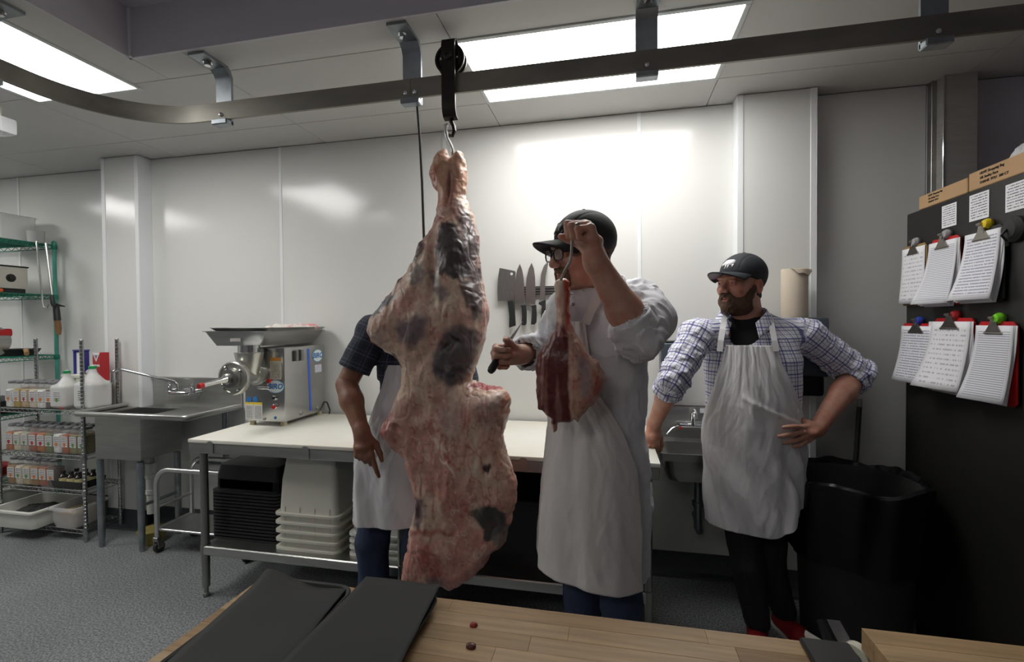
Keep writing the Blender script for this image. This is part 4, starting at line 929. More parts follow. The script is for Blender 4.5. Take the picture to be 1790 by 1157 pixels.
MB().box(.0, .03, -.0575, -.055, .185, .193).obj('green_mark', mat('green_cap', (.01, .28, .08), .4), wb_)
fr = thing('blue_rack', 'blue framed dispenser with white card on top of the white bucket', 'dispenser', (-3.80, 2.72, SHELF[0]+.226))
for b in ((-.05, -.038, 0, .165), (.038, .05, 0, .165), (-.056, .056, .165, .178)): MB().bbox(b[0], b[1], -.02, .02, b[2], b[3], .003, 1).obj('frame_bar', mat('navy_plastic', (.03, .03, .22), .4), fr)
MB().bbox(-.036, .036, -.008, .004, 0, .16, .002, 1).obj('card_insert', M_PAPER, fr)
# black tray with small labelled bottles on the third shelf
bt_ = thing('bottle_tray', 'black tray holding small bottles with yellow labels', 'tray', (-3.70, 2.615, SHELF[2]+.001))
m = MB(); m.loft([m.rrect(-.13, .13, -.075, .075, .01, 0), m.rrect(-.14, .14, -.085, .085, .012, .05), m.rrect(-.137, .137, -.082, .082, .012, .05), m.rrect(-.127, .127, -.072, .072, .01, .004)]); m.obj('tray_body', M_BLACK, bt_)
M_YL = mat('yellow_paper', (.62, .56, .30), .7)
for i, (x, y) in enumerate(((-.09, -.035), (-.02, -.035), (.05, -.035), (-.06, .03), (.02, .03), (.09, .03))):
    t = thing('small_bottle', 'small dark bottle with yellow label, %s in the black shelf tray' % ['front left', 'front middle', 'front right', 'rear left', 'rear middle', 'rear right'][i], 'bottle', (-3.70+x, 2.615+y, SHELF[2]+.006), 0, 'small bottles in the tray')
    MB().lathe([(.022, 0), (.024, .004), (.024, .065), (.012, .078), (.012, .088), (.014, .088), (.014, .10), (0, .10)], n=16).obj('glass', mat('dark_glass', (.03, .02, .02), .15), t)
    MB().lathe([(.0246, .015), (.0246, .055)], n=16).obj('bottle_label', M_YL, t)
# white bus tub and clear tub on the bottom shelf
def tubmesh(w, d, h, m): return lug_mesh('bus_tub', w, d, h, m, tap=.03)
tt = thing('bus_tub', 'shallow white bus tub with dark contents on the bottom shelf', 'tub', (-4.06, 2.60, SHELF[3]+.002)); link('tub_body', tubmesh(.42, .36, .125, M_WHITEP), tt)
sdf_obj('dark_contents', [el((0, 0, .06), (.15, .12, .035)), el((.06, .04, .07), (.07, .06, .03))], .008, M_BLACKM, tt, disp=lambda P: (fbm(P, 30, 3, 2)-.5)*.04)
tt = thing('clear_tub', 'clear plastic tub of tan dry goods beside the white bus tub', 'tub', (-3.71, 2.62, SHELF[3]+.002)); link('tub_body', tubmesh(.24, .26, .14, mat('clear_tub_plastic', (.8, .8, .8), .15, alpha=.35)), tt)
MB().bbox(-.085, .085, -.095, .095, .006, .10, .02, 2).obj('dry_goods', mat('tan_grain', (.42, .31, .18), .9, var=.3, vscale=40), tt)

# ================================================================== GREEN WIRE RACK
gr = thing('green_shelf', 'green epoxy wire shelf at the far left edge', 'shelf', (-4.85, 2.75, 0)); GRO = Vector(gr.location)
M_GREEN = mat('green_epoxy', (.015, .20, .13), .35, var=.3, vscale=14); M_GREENL = mat('green_epoxy_post', (.08, .36, .28), .3, var=.2)
Gx0, Gx1, Gy0, Gy1 = -5.35, -4.37, 2.56, 2.95
for x in (Gx0, Gx1):
    for y in (Gy0, Gy1): o = MB().lathe([(.013, 0), (.0135, .01), (.0135, 2.12), (.018, 2.125), (.018, 2.15), (.010, 2.165)], (x, y, 0), 14).obj('post', M_GREENL, gr); o.location = -GRO
for z in (2.135, 1.735, 1.255, .83, .35, .14):
    m = MB()
    for zz in (z-.004, z-.034): m.tube([(Gx0, Gy0, zz), (Gx1, Gy0, zz), (Gx1, Gy1, zz), (Gx0, Gy1, zz), (Gx0, Gy0, zz)], .0036, 6)
    for (a, b_) in (((Gx0, Gy0), (Gx1, Gy0)), ((Gx1, Gy0), (Gx1, Gy1)), ((Gx0, Gy1), (Gx1, Gy1))):
        n = 24; m.tube([(a[0]+(b_[0]-a[0])*i/n, a[1]+(b_[1]-a[1])*i/n, z-.004 if i % 2 == 0 else z-.034) for i in range(n+1)], .0028, 6)
    o = m.obj('shelf_frame', M_GREEN, gr); o.location = -GRO
    w = MB()
    for x in np.arange(Gx0+.02, Gx1, .022): w.tube([(x, Gy0, z-.002), (x, Gy1, z-.002)], .0018, 5)
    o = w.obj('shelf_wires', M_GREEN, gr); o.location = -GRO; o['kind'] = 'stuff'
    for x in (Gx0, Gx1):
        for y in (Gy0, Gy1): o = MB().lathe([(.016, z-.04), (.021, z-.03), (.018, z)], (x, y, 0), 12).obj('collar', M_GREEN, gr); o.location = -GRO
# things on it
tub_ = thing('storage_tub', 'milky plastic storage tub on the top of the green shelf', 'tub', (-4.66, 2.80, 2.136)); MB().loft([MB().rrect(-.16, .16, -.10, .10, .03, 0), MB().rrect(-.18, .18, -.12, .12, .035, .2), MB().rrect(-.185, .185, -.125, .125, .035, .205), MB().rrect(-.175, .175, -.115, .115, .03, .2)], True, True).obj('tub_body', mat('frosted_tub', (.72, .72, .70), .35, alpha=.55), tub_)
tag(MB().lathe([(.05, 0), (.055, .09), (.057, .092), (0, .094)], (-4.42, 2.86, 2.136), 20).obj('small_lid_tub', mat('grey_tub', (.45, .45, .44), .5)), 'small grey round tub beside the milky tub on the green shelf', 'tub')
to = thing('scale', 'cream fronted machine with black dial on the green shelf', 'appliance', (-4.56, 2.73, 1.736))
MB().bbox(-.28, .10, -.10, .10, .035, .20, .008, 2).obj('cream_body', mat('cream_enamel', (.60, .57, .50), .4), to); MB().bbox(-.285, .105, -.105, .105, .20, .21, .003, 1).bbox(-.27, .09, -.09, .09, .0, .034, .004, 1).obj('black_trim', M_BLACK, to)
MB().lathe([(.03, 0), (.03, .006), (.018, .008), (.018, .02), (0, .022)], (-.05, -.10, .115), 18, 'y').obj('dial', M_BLACK, to)
MB().lathe([(.03, 0), (.03, .006), (.018, .008), (.018, .02), (0, .022)], (.10, -.01, .115), 18, 'x').obj('dial', M_BLACK, to)
for x, n in ((-4.41, 'right'), (-4.60, 'left')): tag(MB().bbox(x-.05, x+.035, 2.585, 2.625, 1.736, 1.762, .008, 2).obj('orange_handle', mat('orange_plastic', (.75, .13, .02), .4)), '%s orange plastic handle lying below the cream machine' % n, 'handle')
hs = thing('hanging_hook', 'long thin steel hook hanging from the green shelf end', 'hook')
a = PY(64, 425, 2.80); e = PY(75, 530, 2.80)
MB().tube([a+Vector((0, .02, .005)), a+Vector((0, 0, .012)), a, e, e+Vector((.012, 0, -.03)), e+Vector((.04, 0, -.035)), e+Vector((.055, 0, -.01))], .006, 8).obj('hook_wire', M_STEEL, hs)
hs = thing('knife_steel', 'sharpening steel with black handle hanging at the green post', 'steel')
a = PY(80, 425, 2.82); e = PY(91, 515, 2.82); MB().tube([a, e], [.008, .007], 10).obj('rod', M_STEEL, hs); MB().tube([e, e+Vector((.0, 0, -.02)), e+Vector((.008, 0, -.07)), e+Vector((.012, 0, -.09))], [.010, .013, .015, .010], 10).obj('grip', M_BLACK, hs)
hs = thing('wooden_tool', 'wooden handled tool hanging below the sharpening steel on the green post', 'tool')
a = PY(98, 535, 2.86); e = PY(103, 585, 2.86); MB().tube([a+Vector((.0, .06, .0)), a+Vector((.0, .0, .01)), a, a.lerp(e, .5)], [.004, .012, .02, .022], 10).obj('tool_head', M_BLACK, hs); MB().tube([a.lerp(e, .45), a.lerp(e, .8), e], [.018, .02, .012], 10).obj('wood_handle', mat('brown_wood', (.24, .11, .04), .6, var=.3), hs)
# lowest green shelf in view: blade guard, black pan, red item
z = 1.256
bg = thing('slicer_blade', 'round steel slicer blade with red guard at the left edge', 'blade', (-4.45, 2.62, z)); MB().lathe([(.0, -.004), (.10, -.002), (.115, 0), (.10, .002), (.0, .004)], (-.04, 0, .117), 30, 'x').obj('disc', M_STEEL, bg); MB().bbox(-.06, -.035, .01, .12, .15, .21, .02, 3).obj('red_guard', M_RED, bg)
pn_ = thing('black_skillet', 'black skillet with wooden handle on the green shelf', 'pan', (-4.55, 2.80, z)); MB().lathe([(.11, 0), (.135, .05), (.14, .05), (.112, .004), (0, .004)], n=28).obj('skillet', M_BLACK, pn_); MB().tube([(.11, -.02, .04), (.18, -.05, .045), (.245, -.09, .02)], [.012, .013, .015], 10).obj('wood_handle', mat('tan_wood', (.36, .22, .09), .6, var=.3), pn_)
rp_ = thing('red_pot', 'dark red enamel pot on a low green shelf at the left edge', 'pot', (-4.50, 2.62, .351)); MB().lathe([(.05, 0), (.085, .03), (.09, .09), (.07, .11), (.03, .125), (.015, .13), (.015, .145), (0, .147)], n=24).obj('pot_body', mat('red_enamel', (.28, .012, .015), .2), rp_)
tag(link('white_bin', lug_mesh('white_bin', .36, .30, .14, M_WHITEP), None, (-4.56, 2.72, .141)), 'white bin on the lowest green shelf at the left edge', 'bin')
bk = thing('black_case', 'black plastic case on the green shelf above the red pot', 'case', (-4.6, 2.72, .831)); MB().bbox(-.19, .19, -.13, .13, 0, .1, .015, 3).obj('case_body', M_BLACK, bk); MB().tube([(-.05, -.13, .06), (-.05, -.15, .06), (.05, -.15, .06), (.05, -.13, .06)], .006, 8).obj('case_handle', M_BLACK, bk)
# emergency lamp head at the top left
em = thing('emergency_lamp', 'clear lens of a ceiling hung emergency lamp at the left edge', 'lamp'); q = PY(6, 218, 2.0)
MB().bbox(q.x-.09, q.x+.025, 1.97, 2.05, q.z-.045, q.z+.042, .012, 2).obj('lens', mat('clear_lens', (.75, .76, .78), .08, alpha=.35), em); MB().cyl((q.x-.05, 2.01, q.z+.04), (q.x-.05, 2.01, CEIL), .012).obj('stem', M_WHITEP, em)
# ================================================================== KNIVES ON THE WALL
kb = thing('knife_rack', 'black magnetic knife bar on the back wall', 'knife rack'); z0 = 1.655; z1 = 1.705
MB().bbox(-.665, -.18, 2.878, 2.9, z0, z1, .002, 1).obj('bar', M_BLACK, kb)
for z in (z0+.008, z0+.024, z0+.040): MB().box(-.66, -.185, 2.8765, 2.8785, z-.002, z+.003).obj('magnet_strip', M_STEELD, kb)
M_BLADE = mat('knife_blade', (.34, .34, .33), .38, 1, var=.12, vscale=30, stretch=(8, 1, 1))
def knife(name, label, blade, handle, hole=None, th=.003):
    t = thing(name, label, 'knife', group='knives on the magnetic bar')
    def pts(l, y): return [PY(x, yy, y) for x, yy in l]
    MB().prism(pts(blade, 2.872), (0, th, 0)).obj('blade', M_BLADE, t)
    m = MB(); a = pts(handle, 2.862); m.prism(a, (0, .020, 0)); o = m.obj('handle', mat('knife_grip', (.012, .014, .014), .6), t)
    bv = o.modifiers.new('round', 'BEVEL'); bv.width = .004; bv.segments = 2
    if hole:
        c = PY(*hole, 2.8715); MB().lathe([(.0085, 0), (.0085, .001)], c, 16, 'y').obj('hole', M_WALL, t)
def Z5(l): return [(855+x/8.267, 450+y/8.267) for x, y in l]
knife('cleaver', 'broad cleaver, leftmost blade on the magnetic bar', Z5([(150, 150), (370, 195), (383, 215), (365, 610), (125, 630), (118, 480), (128, 300)]), Z5([(262, 625), (355, 618), (368, 800), (380, 985), (285, 1015), (290, 850)]), (855+325/8.267, 450+238/8.267))
knife('chef_knife', 'pointed chef knife next to the cleaver', Z5([(442, 90), (475, 170), (498, 290), (508, 450), (520, 672), (375, 665), (368, 500), (378, 330), (405, 180)]), Z5([(448, 690), (530, 680), (538, 800), (536, 950), (520, 980), (470, 980), (465, 950), (472, 860), (468, 730)]))
knife('chef_knife', 'pointed chef knife in the middle of the magnetic bar', Z5([(615, 78), (648, 160), (664, 290), (668, 450), (668, 678), (532, 662), (528, 480), (540, 300), (572, 160)]), Z5([(598, 695), (678, 680), (682, 800), (678, 940), (650, 970), (602, 968), (612, 860), (618, 730)]))
knife('scimitar', 'curved scimitar knife, rightmost on the magnetic bar', Z5([(862, 45), (840, 160), (815, 280), (808, 420), (808, 618), (738, 615), (738, 400), (750, 240), (790, 120)]), Z5([(712, 650), (815, 605), (815, 700), (810, 850), (800, 960), (745, 960), (748, 830), (762, 700), (715, 675)]))

# ================================================================== HAND SINK AND DISPENSERS
hs = thing('hand_sink', 'small stainless wall hand sink behind the man in plaid', 'hand sink', (.45, 2.7, .8)); HO = Vector(hs.location)
def hob(m, name, mt, parent=None, **k):
    o = m.obj(name, mt, parent or hs, **k)
    if parent is None: o.location = -HO
    return o
hx0, hx1, hy0, hy1, hz = .245, .665, 2.50, 2.88, .80
hob(MB().box(hx0, hx1, 2.872, 2.898, hz-.02, .99).box(hx0, hx1, 2.85, 2.898, .955, .99), 'backsplash', M_STEEL, smooth=False)
hob(MB().box(hx0, hx0+.008, 2.83, 2.898, hz, .99), 'splash_end', M_CHROME)
m = MB(); m.loft([m.rrect(hx0+.05, hx1-.05, hy0+.06, hy1-.07, .05, hz-.15), m.rrect(hx0+.03, hx1-.03, hy0+.045, hy1-.06, .05, hz-.10), m.rrect(hx0+.03, hx1-.03, hy0+.04, hy1-.06, .04, hz-.03), m.rrect(hx0, hx1, hy0, hy1, .02, hz-.03), m.rrect(hx0, hx1, hy0, hy1, .02, hz+.008), m.rrect(hx0+.012, hx1-.012, hy0+.012, hy1-.012, .02, hz+.008), m.rrect(hx0+.02, hx1-.02, hy0+.02, hy1-.04, .02, hz), m.rrect(hx0+.035, hx1-.035, hy0+.045, hy1-.065, .04, hz-.005), m.rrect(hx0+.04, hx1-.04, hy0+.05, hy1-.07, .045, hz-.09), m.rrect(hx0+.06, hx1-.06, hy0+.07, hy1-.08, .05, hz-.14)]); hob(m, 'basin', M_SINK)
fxx = .455
hob(MB().cyl((fxx-.10, 2.85, .885), (fxx+.10, 2.85, .885), .014), 'faucet_bar', M_CHROME)
hob(MB().tube([(fxx, 2.84, .885), (fxx, 2.835, .95), (fxx, 2.82, .975), (fxx, 2.79, .98), (fxx, 2.765, .965), (fxx, 2.76, .94)], .012, 12), 'spout', M_CHROME)
for s, mt in ((-1, M_RED), (1, M_BLUEINK)):
    hob(MB().lathe([(.017, 0), (.017, .03), (.012, .04)], (fxx+s*.085, 2.85, .885), 14, 'y'), 'valve', M_CHROME)
    hob(MB().tube([(fxx+s*.085, 2.81, .885), (fxx+s*.12, 2.79, .875), (fxx+s*.15, 2.775, .845)], [.008, .006, .006], 10), 'lever', M_CHROME)
    hob(MB().lathe([(.008, 0), (.008, .004)], (fxx+s*.07, 2.808, .877), 12, 'y'), 'temperature_dot', mt)
hob(MB().box(.495, .60, 2.8485, 2.8505, .958, .984), 'label_strip', M_PAPER); text('MSS1-R', .017, (.545, 2.8475, .971), (1, 0, 0), (0, 0, 1), mat('blue_print', (.05, .08, .5), .6), hs, bold=.0004).location = -HO
hob(MB().tube([(fxx, 2.68, hz-.14), (fxx, 2.68, .50), (fxx, 2.68, .36)], .021, 14), 'tailpiece', M_GALV)
hob(MB().lathe([(.031, .485), (.031, .51)], (fxx, 2.68, 0), 16), 'slip_nut', M_GALV)
hob(MB().tube([(fxx, 2.68, .38), (fxx+.01, 2.70, .34), (fxx+.02, 2.76, .33), (fxx+.02, 2.89, .36)], .020, 12), 'trap', M_GALV)
hob(MB().lathe([(.02, 0), (.022, .02), (.012, .03), (.012, .06)], (.345, 2.89, .62), 14, 'y'), 'stop_valve', M_CHROME)
sd = thing('soap_dispenser', 'dark grey soap dispenser on the wall above the hand sink', 'dispenser'); M_DG = mat('charcoal_plastic', (.055, .07, .085), .35)
MB().bbox(.275, .40, 2.79, 2.898, 1.09, 1.36, .014, 3).obj('housing', M_DG, sd); MB().bbox(.30, .385, 2.81, 2.88, 1.36, 1.372, .004, 1).obj('top_latch', M_BLACK, sd); MB().box(.325, .36, 2.7885, 2.79, 1.335, 1.34).obj('maker_mark', M_STRIP, sd)
td = thing('towel_dispenser', 'black paper towel dispenser on the pilaster behind the man', 'dispenser')
MB().bbox(.80, 1.055, 2.60, 2.798, 1.20, 1.497, .012, 3).obj('housing', M_DG, td); MB().bbox(.815, 1.045, 2.62, 2.796, 1.10, 1.205, .02, 3).obj('chute', M_BLACK, td); MB().box(.985, 1.02, 2.5985, 2.601, 1.468, 1.474).obj('maker_mark', M_STRIP, td)
tr_ = thing('towel_roll', 'brown paper towel roll standing on the black dispenser', 'paper roll', (.928, 2.69, 1.4975)); m = MB()
m.lathe([(.02, .0), (.0605, .0), (.0615, .003), (.0615, .245), (.060, .25), (.02, .25), (.02, .0)], n=40).obj('roll', mat('kraft_towel', (.55, .47, .37), .85, bump=.15, bscale=120), tr_)
ns_ = 26; fl = MB(); fl.grid(lambda u, v: ((.0625+.003*v+.018*v*u*u)*math.cos(-2.2+u*2.3), (.0625+.003*v+.012*v*u)*math.sin(-2.2+u*2.3), .249-.035*(1-abs(2*u-1)**1.5)*v+.006*math.sin(u*19)*v), ns_, 5); solid(fl.obj('torn_flap', MATS['kraft_towel'], tr_), .0012)

# ================================================================== TRASH CAN, POLE
tc_ = thing('trash_can', 'large round trash can lined with a black bag', 'trash can', (1.075, 2.40, 0))
MB().lathe([(.20, .0), (.205, .01), (.235, .72), (.25, .73), (.25, .76), (.235, .765), (.225, .74), (.19, .03), (0, .03)], n=40).obj('can_body', M_BLACKM, tc_)
M_BAG = mat('black_bag_film', (.006, .006, .007), .35, spec=.3)
def bagf(u, v):
    a = 2*math.pi*u; n = .006*math.sin(a*7+v*3+2*math.sin(a*3))+.005*math.sin(a*19+1+v*5+3*math.sin(a*2))
    pr = [(.215, .45), (.235, .70), (.255, .785), (.272, .772), (.272, .62), (.262, .44)]; k = v*(len(pr)-1); i = min(int(k), len(pr)-2); f = k-i
    r = pr[i][0]*(1-f)+pr[i+1][0]*f; z = pr[i][1]*(1-f)+pr[i+1][1]*f
    return ((r+n)*math.cos(a), (r+n)*math.sin(a), z+.012*math.sin(a*5)*(v > .3)+.5*n)
MB().grid(bagf, 90, 22).obj('bag', M_BAG, tc_)
br = thing('broom', 'dark broom handle with pale tip leaning on the wall by the trash can', 'broom'); a = Vector((1.30, 2.84, 1.06)); e = Vector((1.22, 2.79, .03))
MB().cyl(e, a.lerp(e, .04), .012, n=12).obj('handle', mat('dark_pole', (.05, .05, .045), .5), br); MB().tube([a.lerp(e, .04), a], [.013, .011], 12).obj('pale_tip', mat('pale_grey', (.38, .38, .38), .5), br)
MB().bbox(1.10, 1.34, 2.765, 2.80, .0, .07, .01, 2).obj('broom_head', M_BLACK, br)

# ================================================================== DUCT AND TALL BLACK CABINET
du = thing('steel_duct', 'tall square stainless duct in the corner above the black cabinet', 'duct'); MB().box(1.655, 1.80, 2.81, 2.898, 1.3, CEIL-.001).obj('duct_box', mat('duct_steel', (.50, .49, .46), .38, .35, var=.1, stretch=(1, 1, 6)), du, smooth=False)
MB().bbox(1.632, 1.657, 2.862, 2.897, 1.3, CEIL-.002, .002, 1).obj('side_channel', M_STEELD, du); MB().bbox(1.650, 1.6575, 2.805, 2.815, 1.3, CEIL-.002, .002, 1).obj('corner_bead', M_CHROME, du)
CX, CZ = 1.36, 1.975
cab = thing('black_cabinet', 'tall black refrigerator cabinet hung with clipboards at the right', 'refrigerator', (1.8, 1.75, 0)); CBO = Vector(cab.location)
def cob(m, name, mt, **k): o = m.obj(name, mt, cab, **k); o.location = -CBO; return o
M_CAB = mat('black_enamel', (.016, .0155, .014), .42, var=.15, vscale=2)
cob(MB().bbox(CX, 2.25, .95, 2.555, .10, CZ, .006, 2), 'cabinet_body', M_CAB)
cob(MB().bbox(CX+.03, 2.2, 1.0, 2.52, .0, .1, .004, 1), 'plinth', M_BLACK)
for y0, y1 in ((.965, 1.75), (1.76, 2.545)): cob(MB().bbox(2.25, 2.285, y0, y1, .12, CZ-.02, .005, 1), 'door', M_CAB); cob(MB().cyl((2.31, (y1 if y0 < 1 else y0)+(-.05 if y0 < 1 else .05), .9), (2.31, (y1 if y0 < 1 else y0)+(-.05 if y0 < 1 else .05), 1.4), .012), 'door_handle', M_STEEL)
# boxes and film on top
def QX(px, py, X=CX): return PX(px, py, X)
def cbox(y0, y1, z0, z1, label):
    t = thing('cardboard_carton', label, 'box'); MB().bbox(CX+.004, CX+.42, y0, y1, z0, z1, .003, 1).obj('carton', M_CARD, t); MB().box(CX+.19, CX+.23, y0-.0006, y1+.0006, z1-.001, z1+.0008).obj('packing_tape', mat('tape_tan', (.36, .22, .10), .3), t); return t
b1 = cbox(2.178, 2.475, CZ+.001, 2.036, 'smaller flat carton nearest the duct on the black cabinet')
b2 = cbox(1.72, 2.172, CZ+.001, 2.046, 'longer flat carton with black printing on the black cabinet')
def prt(lines, y, z, size, par):
    for i, s in enumerate(lines): text(s, size, (CX+.0032, y, z-i*size*1.25), (0, -1, 0), (0, 0, 1), M_INK, par, align='LEFT', shear=.15)
prt(['HDPE Shopping Bag', '1/6 Smiley Face', 'THANK YOU  500 CT'], 2.115, 2.031, .0140, b2); prt(['HDPE Shopping Bag', '1/6 Smiley Face', 'THANK YOU'], 2.41, 2.024, .0112, b1)
sdf = [el((CX+.16, 1.86, 2.075), (.14, .24, .085), .03), el((CX+.14, 2.00, 2.055), (.10, .12, .055), .03), pl((0, 0, 2.048), (0, 0, -1))]
tag(sdf_obj('plastic_bag', sdf, .008, mat('clear_film', (.75, .75, .77), .18, alpha=.75, bump=.6, bscale=14), None, disp=lambda P: (np.abs(fbm(P, 12, 3, 4)-.5))*-.06), 'clear plastic bag of goods on the cartons above the cabinet', 'bag')
# notices taped to the side
ML_NOTE = lines_mat('notice_print', 10, (.76, .76, .79), (.10, .10, .11), fill=.35, dens=.55, u='Y')
for (x0, y0, x1, y1, lb) in ((1646, 352, 1672, 398, 'small white notice nearest the wall, taped high on the black cabinet'), (1694, 332, 1729, 385, 'middle white notice taped high on the black cabinet'), (1757, 313, 1795, 368, 'rightmost white notice taped high on the black cabinet at the frame edge')):
    a, b_ = QX(x0, y1, CX-.002), QX(x1, y0, CX-.002); c1, c2 = QX(x0, y0+10, CX-.002), QX(x1, y1-12, CX-.002)
    t = MB().bbox(CX-.0018, CX-.0006, min(a.y, b_.y), max(a.y, b_.y), (a.z+c2.z)/2-.01, (b_.z+c1.z)/2, .0003, 1).obj('paper_notice', ML_NOTE); tag(t, lb, 'notice')
# clipboards
ML_F1 = lines_mat('form_print_fine', 34, (.74, .74, .77), (.30, .30, .36), fill=.32, dens=.75, u='Y'); ML_F2 = lines_mat('form_print', 22, (.76, .76, .79), (.34, .34, .42), fill=.4, dens=.6, u='Y'); ML_F3 = lines_mat('form_print_sparse', 14, (.76, .76, .78), (.45, .45, .50), fill=.35, dens=.5, u='Y')
M_CLIP = mat('clip_metal', (.40, .38, .34), .3, 1)
def clipboard(pt, pb, wpx, board, paper, hookm, label, th, sheets=3, bh=.015, curl=.02, ball=True, yaw=0):
    """pt, pb: photo points at mid top/bottom of paper; built against the cabinet side"""
    a = QX(*pt, CX-.03); b_ = QX(*pb, CX-.03); h = a.z-b_.z; y = (a.y+b_.y)/2
    e0, e1 = QX(pt[0]-wpx/2, pt[1], CX-.03), QX(pt[0]+wpx/2, pt[1], CX-.03); wd = abs(e0.y-e1.y)
    t = thing('clipboard', label, 'clipboard', (CX-.012, y, b_.z), yaw, 'clipboards hung on the black cabinet')
    bw = wd+.012; hb = h+bh
    m = MB(); m.loft([[(x, p[0], p[1]) for p in [(-bw/2+.012, -.008), (bw/2-.012, -.008), (bw/2, .004), (bw/2, hb-.02), (bw/2-.02, hb), (-bw/2+.02, hb), (-bw/2, hb-.02), (-bw/2, .004)]] for x in (-.0015, .0025)]); m.obj('board', board, t)
    for i in range(sheets):
        k = sheets-1-i; out = th*(i+1)/sheets; m = MB()
        def fn(u, v, out=out, k=k):
            yy = (u-.5)*wd; q = (1-v); return (-.004-out*.35-out*.9*q**1.5-curl*q*q*(.35+u*.75)*(i+1)/sheets*(.6 if k else 1), yy+.006*k*math.sin(v*3+k)+.004*q*k, h*v-.004*k*q)
        o = m.grid(fn, 9, 10).obj('paper_sheet', paper if k == 0 else M_PAPER, t); solid(o, .0012)
    m = MB(); cw = wd*.48; x_ = -th*.38-.008
    m.prism([(x_, -cw/2, h-.028), (x_, cw/2, h-.028), (x_, cw/2*.75, h-.016), (x_, cw*.2, h+.004), (x_, cw*.13, h+.03), (x_, -cw*.13, h+.03), (x_, -cw*.2, h+.004), (x_, -cw/2*.75, h-.016)], (.004, 0, 0))
    m.tube([(x_+.002, -cw/2, h-.028), (x_+.002, cw/2, h-.028)], .004, 8).cyl((x_-.004, -cw*.13, h+.028), (x_-.004, cw*.13, h+.028), .005).prism([(-.004, -cw*.2, h-.01), (-.004, cw*.2, h-.01), (-.004, cw*.15, h+.012), (-.004, -cw*.15, h+.012)], (x_*.8, 0, 0))
    m.obj('clip', M_CLIP, t)
    if ball:
        g_ = MB(); g_.lathe([(0, .004), (.014, .002), (.02, -.008), (.02, -.014), (.014, -.024), (0, -.027)], (0, 0, 0), 16, 'x'); g_.xf(Matrix.Translation((.010, -.012, hb+.012))); g_.obj('magnet_hook', hookm, t)
        MB().tube([(-.004, -.012, hb+.012), (-.014, -.01, hb+.006), (-.014, -.005, hb-.006), (-.006, 0, hb-.012)], .0025, 6).obj('hook_wire', M_CHROME, t)
    return t
M_REDB = mat('red_board', (.50, .012, .015), .35); M_TANB = mat('hardboard', (.34, .21, .09), .6, var=.2); M_BLKB = mat('black_board', (.02, .022, .022), .4)
M_CLB = mat('clear_suction', (.5, .5, .52), .1, alpha=.7); cm_ = lambda n, c: mat(n, c, .35)
clipboard((1595, 432), (1586, 531), 40, M_TANB, ML_F3, M_CLB, 'brown hardboard clipboard, upper row nearest the wall', .004, 1, .012, .01)
clipboard((1650, 420), (1636, 531), 50, M_REDB, ML_F1, M_CLB, 'red clipboard in the upper row between brown and black ones', .016, 4, .014, .05)
clipboard((1717, 404), (1706, 524), 62, M_BLKB, ML_F2, cm_('yellow_knob', (.75, .55, .01)), 'black clipboard under the yellow magnet, upper row', .018, 4, .014, .04)
clipboard((1601, 570), (1592, 668), 54, M_REDB, ML_F2, cm_('blue_knob', (.03, .05, .35)), 'red clipboard under the blue magnet, lower row nearest the wall', .010, 2, .012, .03)
clipboard((1661, 562), (1654, 679), 68, M_REDB, ML_F3, cm_('red_knob', (.40, .02, .02)), 'red clipboard under the red magnet with a thick paper stack', .026, 6, .014, .05)
clipboard((1737, 569), (1726, 700), 66, M_REDB, ML_F1, cm_('green_knob', (.18, .60, .02)), 'red clipboard under the green magnet at the right', .014, 3, .014, .045)
tag(MB().bbox(CX-.02, CX-.001, QX(1766, 420).y, QX(1752, 420).y, QX(1755, 432).z, QX(1755, 408).z, .003, 1).obj('grey_tag', mat('grey_card', (.24, .25, .25), .6)), 'small grey tag stuck beside the black clipboard', 'tag')
sdk = thing('magnet_clip', 'black rubber clip stuck on the cabinet at the right edge', 'clip'); q = QX(1778, 400); MB().lathe([(0, .03), (.03, .026), (.045, .012), (.045, 0), (0, 0)], (0, 0, 0), 20, 'x').xf(Matrix.Translation((CX-.0005, q.y, q.z)) @ Matrix.Rotation(math.pi, 4, 'Z')).obj('cup', M_RUBBER, sdk); MB().tube([(CX-.03, q.y, q.z), (CX-.045, q.y, q.z-.02), (CX-.03, q.y, q.z-.04)], .004, 8).obj('hook_loop', M_BLACK, sdk)
# ================================================================== BUTCHER BLOCK BENCH
BZ1 = .90; bx0, bx1, by1 = -.79, .362, .936
bn = thing('butcher_block', 'maple butcher block bench in the foreground', 'bench', (-.21, .55, 0)); BO = Vector(bn.location)
woods = [mat('maple_%d' % i, c, .45, var=.28, vscale=9, stretch=(.6, 9, 9), col2=tuple(q*.70 for q in c), bump=.05, bscale=30) for i, c in enumerate([(.45, .29, .14), (.38, .23, .10), (.49, .33, .17), (.31, .185, .075), (.42, .27, .125)])]
rw = random.Random(4); y = by1; sw = .0415
while y > .10:
    x = bx0-rw.uniform(0, .3)
    while x < bx1:
        l = rw.uniform(.24, .52); a, b_ = max(x, bx0), min(x+l, bx1)
        if b_-a > .02:
            o = MB().bbox(a+.0001, b_-.0001, y-sw+.0001, y-.0001, BZ1-.045, BZ1+rw.uniform(-.0002, .0002), .0005, 1).obj('stave', rw.choice(woods), bn); o.location = -BO
        x += l
    y -= sw
o = MB().box(bx0+.03, bx1-.03, .14, by1-.03, BZ1-.12, BZ1-.046).obj('apron_frame', M_STEELD, bn, smooth=False); o.location = -BO
for x in (bx0+.06, bx1-.06):
    for yy in (.2, by1-.07): o = MB().bbox(x-.03, x+.03, yy-.03, yy+.03, 0, BZ1-.12, .004, 1).obj('leg', M_STEELD, bn); o.location = -BO
